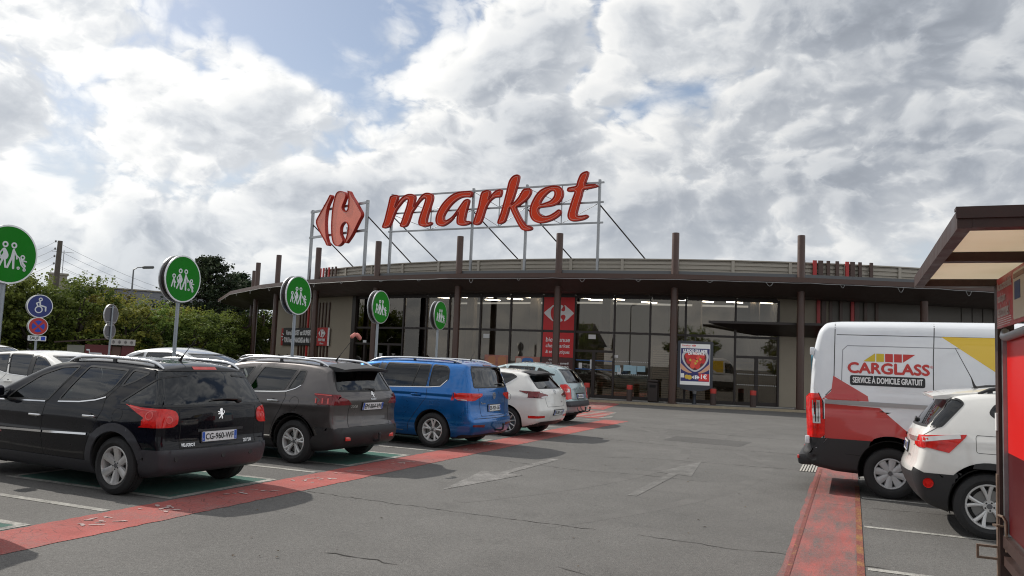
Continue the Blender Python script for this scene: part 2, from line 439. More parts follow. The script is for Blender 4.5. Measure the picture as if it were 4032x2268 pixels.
    def hit(s, view, a, b):
        if view == 'L': o, d = Vector((a, 3, b)), Vector((0, -1, 0))
        elif view == 'R': o, d = Vector((a, -3, b)), Vector((0, 1, 0))
        elif view == 'B': o, d = Vector((-2, a, b)), Vector((1, 0, 0))
        elif view == 'F': o, d = Vector((s.p['L']+2, a, b)), Vector((-1, 0, 0))
        else: o, d = Vector((a, b, 4)), Vector((0, 0, -1))
        h = s.bvh.ray_cast(o, d)
        if h[0] is None: return None
        nn = h[1]
        if nn.dot(d) > 0: nn = -nn
        return h[0], nn
    def ribbon(s, name, pts, view, w, m, parent, off=.002, closed=False, depth=.006, step=.03):
        P = [np.array(q, float) for q in pts]
        if closed: P = P+[P[0]]
        D = [P[0]]
        for a, b in zip(P, P[1:]):
            k = max(1, int(np.linalg.norm(b-a)/step))
            D += [a+(b-a)*(i+1)/k for i in range(k)]
        if closed: D = D[:-1]
        v = []; f = []; n = len(D); cnt = 0; idx = []
        for i, q in enumerate(D):
            t = (D[(i+1) % n]-D[i-1]) if closed else (D[min(i+1, n-1)]-D[max(i-1, 0)])
            t = t/(np.linalg.norm(t)+1e-9); nr = np.array((-t[1], t[0]))
            ha = s.hit(view, *(q+nr*w/2)); hb = s.hit(view, *(q-nr*w/2))
            if ha is None or hb is None: idx.append(None); continue
            (pa, na), (pb, nb) = ha, hb
            idx.append(len(v)); v += [pa-na*depth, pa+na*off, pb+nb*off, pb-nb*depth]
        for i in range(n if closed else n-1):
            a, b = idx[i], idx[(i+1) % n]
            if a is None or b is None: continue
            for k in range(3): f.append((a+k, b+k, b+k+1, a+k+1))
        if not f: return None
        mb = MB(); mb.add(v, f); return mb.build(name, m, parent, smooth=30)
    def at(s, view, a, b, off=0.):
        h = s.hit(view, a, b); return h[0]+h[1]*off, h[1]

def wheel_geo(r, w, rim, style, n):
    """tyre, rim, dark backing, hub cap ; outer face towards +y, centre at origin"""
    t = MB().lathe([(rim-.004, w*.40), (rim+.012, w*.47), (rim+.35*(r-rim), w*.53), (r-.035, w*.5), (r-.010, w*.43), (r-.001, w*.33), (r, w*.28), (r-.006, w*.275), (r-.006, w*.25), (r, w*.245), (r, w*.08), (r-.006, w*.075), (r-.006, w*.04), (r, w*.035),
                   (r, -w*.28), (r-.003, -w*.36), (r-.03, -w*.5), (rim, -w*.42)], 40, 'y')
    b = MB().lathe([(rim, w*.43), (rim-.006, w*.455), (rim-.016, w*.45), (rim-.022, w*.40), (rim-.03, w*.1), (rim-.035, -w*.4)], 40, 'y')
    R = rim-.018; hub = .062
    def spoke(a, wi, wo, lean=0., y0=.30, y1=.42, th=.028):
        segs = 5; pv = []
        for i in range(segs+1):
            u = i/segs; rad = .035+(R-.035)*u; hw = wi+(wo-wi)*u; yy = w*(y0+(y1-y0)*u**1.4); ang = a+lean*u
            ca, sa = math.cos(ang), math.sin(ang); tx, tz = -sa, ca
            for sgn, dy in ((-1, -th), (-.82, 0), (-.25, .006), (.25, .006), (.82, 0), (1, -th)):
                pv.append((ca*rad+tx*hw*sgn, yy+dy, sa*rad+tz*hw*sgn))
        f = []
        for i in range(segs):
            for k in range(5): f.append((i*6+k, i*6+k+1, (i+1)*6+k+1, (i+1)*6+k))
        b.add(pv, f)
    for k in range(n):
        a = 2*math.pi*k/n+math.pi/2
        if style == 'wide': spoke(a, .036, .052)
        elif style == 'double': spoke(a-.05, .016, .020, -.12); spoke(a+.05, .016, .020, .12)
        elif style == 'thin': spoke(a, .013, .014); 
        elif style == 'twin': spoke(a-.03, .014, .022, -.20); spoke(a+.03, .014, .022, .20)
        elif style == 'cap': spoke(a, .034, .056, 0, .36, .40)
        elif style == 'blade': spoke(a, .022, .05, .35)
    b.lathe([(0, w*.33), (hub*.95, w*.33), (hub, w*.30), (hub, w*.1)], 20, 'y')
    for k in range(5):
        a = 2*math.pi*(k+.5)/5
    d = MB().lathe([(0, w*.02), (rim-.03, w*.02)], 28, 'y')
    disc = MB().lathe([(.05, w*.12), (rim*.72, w*.12), (rim*.72, w*.05)], 28, 'y')
    cap = MB().lathe([(0, w*.352), (.024, w*.35), (.028, w*.33)], 16, 'y')
    nuts = MB()
    for k in range(5):
        a = 2*math.pi*k/5+math.pi/2+math.pi/5; nuts.lathe([(0, w*.34), (.009, w*.34), (.011, w*.30)], 8, 'y', (.042*math.cos(a), 0, .042*math.sin(a)))
    return t, b, d, disc, cap, nuts
_wh = {}
def add_wheels(car, root, spec):
    r, w, rim, style, n, rm = spec['wheel']
    M_t = mat('tyre_rubber', (.018, .018, .019), .75, bump=.3, bscale=80, var=.25, vscale=9); M_r = MATS_RIM[rm]; M_d = mat('wheel_dark', (.012, .012, .012), .6); M_b = mat('brake_steel', (.25, .25, .25), .4, 1.)
    key = (r, w, rim, style, n, rm)
    if key not in _wh:
        t, b, d, disc, cap, nuts = wheel_geo(r, w, rim, style, n)
        _wh[key] = [(t, 'tyre', M_t), (b, 'rim', M_r), (d, 'wheel_back', M_d), (disc, 'brake_disc', M_b), (cap, 'hub_cap', mat('hub_grey', (.16, .16, .17), .35, .6)), (nuts, 'wheel_nuts', M_d)]
        _wh[key] = [(g.build(nm, m, None, smooth=32), nm) for g, nm, m in _wh[key]]
        for o, nm in _wh[key]: COL.objects.unlink(o)
    hw = spec['W']/2-spec.get('wheel_in', .02)
    for x in (spec['xr'], spec['xf']):
        for sd in (1, -1):
            e = bpy.data.objects.new('wheel', None); link(e, root); e.location = (x, sd*(hw-w*.5), r)
            e.rotation_euler = (0, spec.get('spin', .3)+x, 0 if sd > 0 else math.pi)
            for o, nm in _wh[key]:
                c = bpy.data.objects.new(nm, o.data); link(c, e)
def paint(name, col, metal=.0, rough=.32, coat=1.):
    m = mat(name, col, rough, metal, .05, coat, var=.04, vscale=3.)
    return m
def sweep_text(car, root, s, size, yc, zc, m, width=None, view='B', name='lettering', bold=0., off=.004, slant=0.):
    p, n = car.at(view, yc, zc)
    z = Vector((0, 0, 1)); u = z.cross(n).normalized(); v = n.cross(u).normalized()
    return text_obj(name, s, size, lambda a, b, d=0: p+u*a+v*b+n*(off+d), m, root, width=width, bold=bold, slant=slant)
def number_plate(car, root, text, yc, zc, w=.52, h=.11, view='B', off=.012, x=None, dept='22'):
    p, n = car.at(view, yc, zc)
    if x is not None: p = Vector((x, p.y, p.z)) if view == 'B' else p
    z = Vector((0, 0, 1)); u = z.cross(n).normalized(); v = n.cross(u).normalized()
    fr = lambda a, b, d=0.: p+u*a+v*b+n*d
    pl = MB().prism(roundpoly([(-w/2-.012, -h/2-.012), (w/2+.012, -h/2-.012), (w/2+.012, h/2+.012), (-w/2-.012, h/2+.012)], .01, 3), -.02, off-.004, fr).build('number_plate', mat('plate_holder', (.015, .015, .016), .4), root)
    MB().prism(roundpoly([(-w/2, -h/2), (w/2, -h/2), (w/2, h/2), (-w/2, h/2)], .012, 3), off-.006, off, fr).build('plate_face', mat('plate_white', (.72, .73, .74), .35), pl)
    bl = mat('plate_blue', (.02, .09, .45), .35)
    for sgn in (-1, 1):
        MB().prism([(sgn*(w/2-.021)-.019, -h/2+.004), (sgn*(w/2-.021)+.019, -h/2+.004), (sgn*(w/2-.021)+.019, h/2-.004), (sgn*(w/2-.021)-.019, h/2-.004)], off-.004, off+.001, fr).build('plate_band', bl, pl)
    blk = mat('plate_black', (.01, .01, .01), .4)
    text_obj('plate_number', text, h*.86, lambda a, b, d=0: fr(a, b-.004, off+.0015+d), blk, pl, width=w*.80, bold=.0022)
    wt = mat('plate_white', (.72, .73, .74))
    text_obj('plate_letter', 'F', h*.26, lambda a, b, d=0: fr(a-w/2+.021, b-h*.27, off+.002), wt, pl)
    text_obj('plate_letter', dept, h*.26, lambda a, b, d=0: fr(a+w/2-.021, b-h*.27, off+.002), wt, pl)
    return pl
def seats(root, xf, xr, W, zb=.35, top=1.18):
    m = mat('seat_cloth', (.03, .03, .034), .9, bump=.3, bscale=60)
    for x, n in ((xf, 'front_seat'), (xr, 'rear_seat')):
        for sd in (1, -1):
            y = sd*W*.21
            s = MB().rbox((x+.22, y, zb+.1), (.5, .5, .2), .06).rbox((x-.06, y, zb+.42), (.16, .48, .62), .06, ry=-.2).rbox((x-.15, y, top-.06), (.10, .26, .2), .045, ry=-.15)
            s.build(n, m, root, smooth=50)
def make_car(spec, loc, yaw, label, group=None, name='parked_car', res=None):
    p = spec; c = Car(p, res or p.get('res', .03))
    root = empty(name, loc, math.pi-yaw, label, 'car', group)
    body_m = p['paint']; blk = mat('car_black_plastic', (.022, .022, .024), .55, bump=.15, bscale=300); rub = mat('window_rubber', (.012, .012, .013), .45)
    chrome = mat('chrome', (.75, .75, .76), .12, 1.)
    G = {'clear': glass_mat('glass_clear', (.74, .83, .79), .01), 'dark': glass_mat('glass_privacy', (.12, .13, .14), .015), 'mid': glass_mat('glass_mid', (.42, .48, .46), .01), 'rear': glass_mat('glass_rear', (.12, .13, .15), .02)}
    # wheel arches
    for wx in (p['xr'], p['xf']):
        ra = p['arch']; zc = p['wheel'][0]+p.get('arch_up', .01); circ = [(wx+ra*math.cos(a), zc+ra*math.sin(a)) for a in np.linspace(0, 2*math.pi, 48, endpoint=False)]
        for vw in 'LR':
            sg = 1 if vw == 'L' else -1
            a, b, cc = 0, 2, 1
            ins = (sg*c.cen[:, 1] > p['W']/2-.34) & pip(c.cen[:, 0], c.cen[:, 2], circ)
            nm = 'hole'; 
            if nm not in c.names: c.names.append(nm)
            c.lab[ins] = c.names.index(nm)
            vi = np.zeros(len(c.V), bool); vi[c.F[ins].ravel()] = True; vo = np.zeros(len(c.V), bool); vo[c.F[~ins].ravel()] = True
            bi = np.where(vi & vo & (sg*c.V[:, 1] > p['W']/2-.3) & (c.V[:, 2] > .2))[0]
            d = c.V[bi][:, [0, 2]]-np.array([wx, zc]); L = np.linalg.norm(d, axis=1); ok = np.abs(L-ra) < .05
            q = np.array([wx, zc])+d/L[:, None]*ra; c.V[bi[ok], 0] = q[ok, 0]; c.V[bi[ok], 2] = q[ok, 1]
            fl = np.abs(c.N[bi[ok], 1]) > .8; j = bi[ok][fl]; c.V[j, 1] = sg*c.W(c.V[j, 0], c.V[j, 2])
            c.cen = c.V[c.F].mean(1)
            # liner
            ang = np.linspace(-.35, math.pi+.35, 26); v = []; f = []
            for t in ang:
                x_, z_ = wx+ra*math.cos(t), zc+ra*math.sin(t)
                yo = float(c.W(x_, max(z_, .22)))
                yo = min(yo, p['W']/2-.008)
                v += [(x_, sg*(yo-.004), z_), (wx+(ra-.012)*math.cos(t), sg*(yo-.01), zc+(ra-.012)*math.sin(t)), (wx+(ra-.005)*math.cos(t), sg*(p['W']/2-.34), zc+(ra-.005)*math.sin(t)), (wx, sg*(p['W']/2-.34), zc)]
            for i in range(len(ang)-1):
                for k in range(3): f.append((i*4+k, (i+1)*4+k, (i+1)*4+k+1, i*4+k+1))
            mob('arch_liner', v, f, mat('arch_liner_black', (.008, .008, .008), .9), root)
    # windows and other openings
    glass = []
    for w in p['windows']:
        nm, poly, view, g = w[:4]
        poly = roundpoly(poly, .035, 3)
        vs = 'LR' if view == 'S' else view
        for vw in vs:
            lab = '%s|%s|%d' % (nm, vw, len(glass))
            if c.carve(lab, poly, vw): glass.append((lab, nm, poly, vw, g))
    for w in p.get('carves', []):
        nm, poly, view, mk, out = w[:5]; only = w[5] if len(w) > 5 else ['body']
        vs = 'LR' if view == 'S' else view
        for vw in vs:
            c.carve('%s|%s|%d' % (nm, vw, len(c.names)), poly, vw, only=only if only != 'any' else None)
            c.parts[c.names[-1]] = (nm, mk, out)
    for nm, fn, mk, out in p.get('where', []):
        c.label_where(nm, fn); c.parts[nm] = (nm, mk, out)
    # emit
    under = mat('car_underside', (.01, .01, .01), .9)
    c.label_where('underside', lambda q, n: (n[:, 2] < -.75) & (q[:, 2] < .45))
    v, f, n = c.region('body'); mob('body', v, f, body_m, root, True, n)
    v, f, n = c.region('underside'); mob('underside', v, f, under, root, True, n)
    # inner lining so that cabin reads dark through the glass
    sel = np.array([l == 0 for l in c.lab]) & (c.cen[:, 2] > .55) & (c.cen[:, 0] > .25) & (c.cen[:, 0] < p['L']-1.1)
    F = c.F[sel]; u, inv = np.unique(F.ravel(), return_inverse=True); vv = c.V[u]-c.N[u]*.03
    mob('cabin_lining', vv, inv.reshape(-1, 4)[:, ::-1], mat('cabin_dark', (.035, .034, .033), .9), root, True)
    for lab, nm, poly, vw, g in glass:
        v, f, n = c.region(lab, -.003)
        go = mob(nm, v, f, G[g], root, True, n)
        c.ribbon('window_seal', poly, vw, p.get('seal', .022), rub, go, .003, closed=True)
    for lab, (nm, mk, out) in c.parts.items():
        if lab not in c.names or not (c.lab == c.names.index(lab)).any(): continue
        v, f, n = c.region(lab, out, .02 if out else 0.)
        mob(nm, v, f, mk, root, True, n)
    for nm, pts, view, w, mk, off in p.get('ribbons', []):
        for vw in ('LR' if view == 'S' else view): c.ribbon(nm, pts, vw, w, mk if mk is not None else rub, root, off)
    add_wheels(c, root, p)
    # handles
    for x, z in p.get('handles', []):
        for vw in 'LR':
            q, n = c.at(vw, x, z); sg = 1 if vw == 'L' else -1
            h = MB().rbox(q+n*.022, (.20, .022, .028), .01).rbox(q+n*.004+Vector((-.085, 0, 0)), (.03, .04, .026), .008).rbox(q+n*.004+Vector((.085, 0, 0)), (.03, .04, .026), .008)
            h.build('door_handle', p.get('handle_mat', body_m), root, smooth=40)
            MB().lathe([(0, .0015), (.036, .0015)], 16, 'y', tuple(q)).build('handle_recess', rub, root)
    if 'mirror' in p:
        x, z = p['mirror']
        for vw in 'LR':
            q, n = c.at(vw, x, z); sg = 1 if vw == 'L' else -1
            MB().rbox(q+Vector((.02, sg*.12, .06)), (.13, .21, .15), .05, rz=sg*.15, seg=3).rbox(q+Vector((.0, sg*.02, .0)), (.06, .12, .04), .015).build('door_mirror', p.get('mirror_mat', body_m), root, smooth=50)
    if 'rails' in p:
        xa, xb, hgt, mk, inset = p['rails']
        for sg in (1, -1):
            pts = []
            for i in range(15):
                t = i/14; x = xa+(xb-xa)*t
                yy = float(c.W(np.array(x), np.array(p['H']-.13)))-inset
                h = c.hit('T', x, sg*yy); lift = hgt*min(1, math.sin(math.pi*min(max(t, .0), 1))*3.2)
                pts.append(h[0]+Vector((0, 0, lift*.9+.004)))
            rl = MB().tube(pts, [.012]+[.021]*13+[.012], 8)
            o = rl.build('roof_rail', mk, root, smooth=50)
            mid = MB()
            for i in (1, 7, 13):
                mid.bar(pts[i]-Vector((0, 0, .006)), pts[i]-Vector((0, 0, hgt+.02)), .02, .05)
            mid.build('rail_foot', blk, o)
    if 'antenna' in p:
        x, y, ln, rake = p['antenna']; h = c.hit('T', x, y)[0]
        tip = h+Vector((-math.sin(rake)*ln, 0, math.cos(rake)*ln))
        MB().tube([h-Vector((0, 0, .01)), h+Vector((-.03, 0, .03)), h+(tip-h)*.25, tip], [.022, .014, .005, .003], 8).build('antenna', rub, root, smooth=50)
    if 'seats' in p: seats(root, p['seats'][0], p['seats'][1], p['W'])
    if p.get('front', True) and 'hlight' in p:
        pass
    return root, c
# ------------------------------------------------------------------ car specifications (metres, x from the rear bumper forward)
LAMP_RED = mat('lamp_red', (.62, .012, .008), .15, 0, .3, .5, var=.3, vscale=14.)
LAMP_DARK = mat('lamp_dark_red', (.16, .006, .010), .12, 0, .3, .6, var=.3, vscale=12.)
LAMP_CLEAR = mat('lamp_clear', (.55, .53, .52), .10, .5, .6, 1.)
LAMP_BRIGHT = mat('lamp_bright_red', (.65, .03, .02), .15, 0, .6, 1.)
PLAST = mat('car_black_plastic', (.022, .022, .024), .55, bump=.15, bscale=300)
CLAD = mat('car_grey_cladding', (.033, .033, .040), .5, bump=.2, bscale=300)
CHROME = mat('chrome', (.75, .75, .76), .12, 1.)
ALU = mat('rail_aluminium', (.66, .67, .69), .22, .9)
HEADL = mat('headlamp_glass', (.55, .57, .6), .08, .6, .6, 1.)
SEAMC = mat('panel_gap', (.006, .006, .006), .8)
MATS_RIM = {'silver': mat('rim_silver', (.52, .51, .50), .35, .35, var=.08, vscale=8), 'bright': mat('rim_bright', (.66, .66, .66), .3, .4), 'dark': mat('rim_machined', (.62, .62, .62), .3, .4), 'cap': mat('rim_cap_grey', (.50, .51, .52), .4, .2)}
P_BLACK = paint('paint_black', (.004, .004, .007), .0, .3, .55)
P_GREY = paint('paint_graphite', (.105, .096, .095), .7, .34, .7)
P_BLUE = paint('paint_blue', (.012, .130, .40), .65, .32)
P_WHITE = paint('paint_white', (.76, .75, .72), 0, .3)
P_PALE = paint('paint_pale_blue', (.36, .45, .47), .55, .32)
P_SILVER = paint('paint_silver', (.40, .41, .42), .7, .3)
P_DGREY = paint('paint_dark_grey', (.035, .038, .045), .5, .3)
P_NAVY = paint('paint_navy', (.02, .04, .10), .4, .3)
P_VAN = paint('paint_van_white', (.72, .74, .77), 0, .35)
def ring(x, z, r, n=44): return [(x+r*math.cos(a), z+r*math.sin(a)) for a in np.linspace(0, 2*math.pi, n, endpoint=False)]
def mirror_y(poly): return [(-a, b) for a, b in poly]
def lamps(side, rear, m, nm='tail_lamp', out=.010):
    return [(nm, side, 'S', m, out), (nm, rear, 'B', m, out), (nm, mirror_y(rear), 'B', m, out)]
def std_front(zb=.98, zt=1.38, w=.66):
    return [('windscreen', [(-w, zb), (w, zb), (w*.84, zt), (-w*.84, zt)], 'F', 'clear')]
HEAD = [('headlamp', [(.46, .60), (.95, .66), (.95, .82), (.55, .76)], 'F', HEADL, .006), ('headlamp', [(-.46, .60), (-.95, .66), (-.95, .82), (-.55, .76)], 'F', HEADL, .006), ('grille', [(-.4, .42), (.4, .42), (.42, .56), (-.42, .56)], 'F', PLAST, .004)]
SEC = [(.10, .80), (.15, .84), (.22, .90), (.35, .97), (.55, 1.0), (.72, 1.0), (.88, .985), (.98, .95), (1.1, .90), (1.25, .825), (1.38, .745), (1.5, .64), (1.65, .45)]
def plan(L, a=0.): return [(-.2, .42), (-.1, .30), (0, .19+a), (.06, .12+a), (.15, .07+a*.6), (.35, .03+a*.3), (.7, .008), (1.2, 0), (L-1.5, 0), (L-.95, .015), (L-.55, .06), (L-.25, .16), (L-.1, .28), (L+.05, .45), (L+.2, .6)]
def spec_estate():
    return dict(L=4.15, W=1.75, H=1.49, paint=P_BLACK, sil=[(.10, .27), (.03, .36), (.0, .46), (.01, .53), (.045, .60), (.05, .75), (.06, .90), (.09, 1.0), (.20, 1.20), (.31, 1.37), (.37, 1.425), (.55, 1.46), (1.0, 1.492), (1.5, 1.50), (1.95, 1.465), (2.3, 1.385), (2.75, 1.19), (3.1, 1.03), (3.3, .97), (3.6, .92), (3.85, .83), (4.03, .70), (4.12, .55), (4.13, .40), (4.08, .28), (3.9, .20), (3.4, .18), (2, .19), (.8, .19), (.35, .22)],
        sec=list(SEC), plan=plan(4.15), crease=[(.80, .05, .006), (.60, .03, .006)], bulge=[(.76, .62, .42, .22, .018)], xr=.74, xf=3.28, wheel=(.315, .205, .212, 'wide', 6, 'silver'), arch=.365,
        windows=[('front_door_window', [(1.66, 1.365), (1.95, .965), (2.70, .94), (2.58, 1.04), (2.25, 1.245), (1.95, 1.345)], 'S', 'clear'), ('quarter_light', [(2.78, .94), (3.02, .945), (2.70, 1.06)], 'S', 'clear'),
                 ('rear_door_window', [(1.50, 1.375), (1.76, .975), (1.30, 1.0), (1.05, 1.06), (.93, 1.17), (.84, 1.355)], 'S', 'mid'), ('rear_quarter_window', [(.765, 1.36), (.835, 1.17), (.66, 1.24), (.50, 1.335)], 'S', 'dark'),
                 ('rear_window', [(.76, .998), (.215, 1.375), (-.2, 1.375), (-.2, .99)], 'S', 'rear'), ('rear_window', [(-1, .99), (1, .99), (1, 1.375), (-1, 1.375)], 'B', 'rear')]+std_front(),
        carves=lamps([(.66, .992), (.40, .965), (-.1, .955), (-.1, .76), (.14, .785), (.35, .865), (.55, .95)], [(1, .955), (.68, .955), (.61, .93), (.59, .87), (.60, .80), (.65, .765), (1, .755)], LAMP_RED)
            + [('rear_bumper', [(-.2, .1), (-.2, .52), (.33, .525), (.45, .1)], 'S', CLAD, .012), ('rear_bumper', [(-1, .05), (1, .05), (1, .52), (-1, .52)], 'B', CLAD, .012),
               ('arch_flare', ring(.74, .325, .455), 'S', CLAD, .016), ('arch_flare', ring(3.28, .325, .455), 'S', CLAD, .016), ('sill_cladding', [(1.0, .05), (1.0, .335), (3.1, .335), (3.1, .05)], 'S', CLAD, .012), ('front_bumper_cladding', [(3.5, .05), (3.5, .42), (4.5, .45), (4.5, .05)], 'S', CLAD, .01)]+HEAD,
        ribbons=[('panel_gap', [(1.63, 1.40), (1.60, 1.38), (1.965, .93), (1.98, .60), (1.93, .34)], 'S', .007, SEAMC, .0015), ('panel_gap', [(.80, 1.395), (.87, 1.17), (1.0, 1.02), (.985, .90), (1.08, .72), (1.20, .5), (1.24, .34)], 'S', .007, SEAMC, .0015),
                 ('panel_gap', [(3.02, .92), (3.05, .7), (2.95, .34)], 'S', .007, SEAMC, .0015), ('chrome_strip', [(1.17, .63), (1.92, .605)], 'S', .022, CHROME, .010), ('chrome_strip', [(1.95, .605), (2.95, .585)], 'S', .022, CHROME, .010), ('chrome_strip', [(1.98, .945), (2.95, .92)], 'S', .014, CHROME, .006), ('chrome_strip', [(1.0, 1.045), (1.15, 1.005), (1.4, .972), (1.76, .955)], 'S', .014, CHROME, .006),
                 ('panel_gap', [(-.58, .96), (-.56, .75), (-.57, .535), (.57, .535), (.56, .75), (.58, .96)], 'B', .007, SEAMC, .0015), ('panel_gap', ring(.73, .865, .075, 20), 'S', .005, SEAMC, .001), ('lamp_ring', ring(.27, .885, .042, 14)+[(.312, .885)], 'S', .014, LAMP_BRIGHT, .014), ('lamp_line', [(.60, .975), (.40, .942), (.2, .935)], 'S', .010, LAMP_BRIGHT, .014), ('lamp_ring', ring(.70, .845, .034, 14)+[(.734, .845)], 'B', .012, LAMP_BRIGHT, .014), ('lamp_ring', ring(-.70, .845, .034, 14)+[(-.666, .845)], 'B', .012, LAMP_BRIGHT, .014), ('high_brake_lamp', [(-.12, 1.398), (.22, 1.398)], 'B', .03, LAMP_BRIGHT, .006), ('bumper_lip', [(-.6, .355), (.6, .355)], 'B', .012, PLAST, .004), ('plate_recess', [(-.34, .715), (.34, .715)], 'B', .028, PLAST, .006)],
        handles=[(1.15, .825), (2.08, .785)], handle_mat=CHROME, mirror=(2.75, .96), rails=(1.95, .40, .05, ALU, .07), antenna=(.75, .05, .42, .75), seats=(2.05, 1.15))
def spec_crossover():
    return dict(L=4.16, W=1.74, H=1.54, paint=P_GREY, sil=[(.12, .28), (.03, .37), (0, .48), (.02, .56), (.06, .64), (.07, .78), (.05, .90), (.05, .98), (.10, 1.07), (.19, 1.20), (.29, 1.37), (.33, 1.43), (.5, 1.485), (1.0, 1.535), (1.6, 1.545), (2.1, 1.50), (2.5, 1.39), (2.95, 1.17), (3.15, 1.07), (3.4, 1.01), (3.75, .95), (4.0, .85), (4.12, .65), (4.15, .5), (4.12, .35), (4.0, .24), (3.5, .2), (2, .2), (.7, .2), (.3, .23)],
        sec=[(.10, .80), (.15, .84), (.25, .91), (.38, .97), (.58, 1.0), (.80, 1.0), (.95, .985), (1.04, .955), (1.15, .905), (1.28, .84), (1.4, .765), (1.5, .67), (1.65, .45)], plan=plan(4.16), crease=[(.86, .05, .010)], bulge=[(.82, .62, .42, .25, .02)], xr=.82, xf=3.36, wheel=(.318, .205, .205, 'double', 5, 'bright'), arch=.372,
        windows=[('front_door_window', [(1.78, 1.385), (1.95, 1.005), (2.75, .995), (2.40, 1.225), (2.1, 1.345)], 'S', 'clear'), ('rear_door_window', [(1.60, 1.395), (1.77, 1.01), (1.06, 1.06), (.93, 1.37)], 'S', 'dark'), ('rear_quarter_window', [(.885, 1.368), (1.0, 1.07), (.84, 1.11), (.76, 1.18), (.76, 1.36)], 'S', 'dark'), ('rear_window', [(-.68, 1.085), (.68, 1.085), (.56, 1.385), (-.56, 1.385)], 'B', 'rear')]+std_front(1.02, 1.4),
        carves=lamps([(.53, 1.045), (.30, 1.04), (-.1, 1.02), (-.1, .885), (.42, .885), (.36, .95)], [(1, 1.03), (.72, 1.01), (.55, .965), (.47, .90), (.5, .885), (1, .885)], LAMP_DARK)
            + [('rear_bumper', [(-.2, .05), (-.2, .555), (.10, .55), (.50, .41), (.52, .05)], 'S', PLAST, .012), ('rear_bumper', [(-1, .05), (1, .05), (1, .555), (-1, .555)], 'B', PLAST, .012), ('arch_flare', ring(.82, .328, .412), 'S', PLAST, .010), ('arch_flare', ring(3.36, .328, .412), 'S', PLAST, .010), ('sill_cladding', [(1.0, .05), (1.0, .33), (3.2, .33), (3.2, .05)], 'S', PLAST, .012)]+HEAD,
        ribbons=[('panel_gap', [(1.69, 1.42), (1.70, 1.38), (1.86, 1.0), (1.90, .6), (1.88, .34)], 'S', .007, SEAMC, .0015), ('panel_gap', [(1.02, 1.05), (1.0, .95), (1.06, .80), (1.18, .60), (1.30, .34)], 'S', .007, SEAMC, .0015), ('chrome_strip', [(1.0, 1.045), (1.2, 1.03), (2.8, .965)], 'S', .014, CHROME, .006), ('chrome_strip', [(.77, 1.145), (.86, 1.09), (1.0, 1.047)], 'S', .012, CHROME, .006), ('chrome_strip', [(1.25, .385), (2.9, .37)], 'S', .018, CHROME, .016), ('panel_gap', ring(.82, .89, .085, 22), 'S', .005, SEAMC, .001),
                 ('panel_gap', [(-.50, .88), (-.52, .565), (.52, .565), (.50, .88)], 'B', .007, SEAMC, .0015), ('b_pillar', [(1.69, 1.39), (1.86, 1.01)], 'S', .10, PLAST, .002), ('lamp_line', [(.48, 1.03), (.2, 1.02)], 'S', .012, LAMP_BRIGHT, .013), ('lamp_claw', [(.44, .97), (.43, .90)], 'S', .02, LAMP_BRIGHT, .013), ('lamp_claw', [(.33, .98), (.32, .90)], 'S', .02, LAMP_BRIGHT, .013), ('lamp_claw', [(.24, .98), (.23, .90)], 'S', .02, LAMP_BRIGHT, .013)],
        handles=[(1.21, .895), (2.15, .875)], handle_mat=CHROME, mirror=(2.72, 1.0), mirror_mat=PLAST, rails=(2.25, .46, .055, ALU, .075), antenna=(.78, .0, .55, .72), seats=(2.1, 1.2))
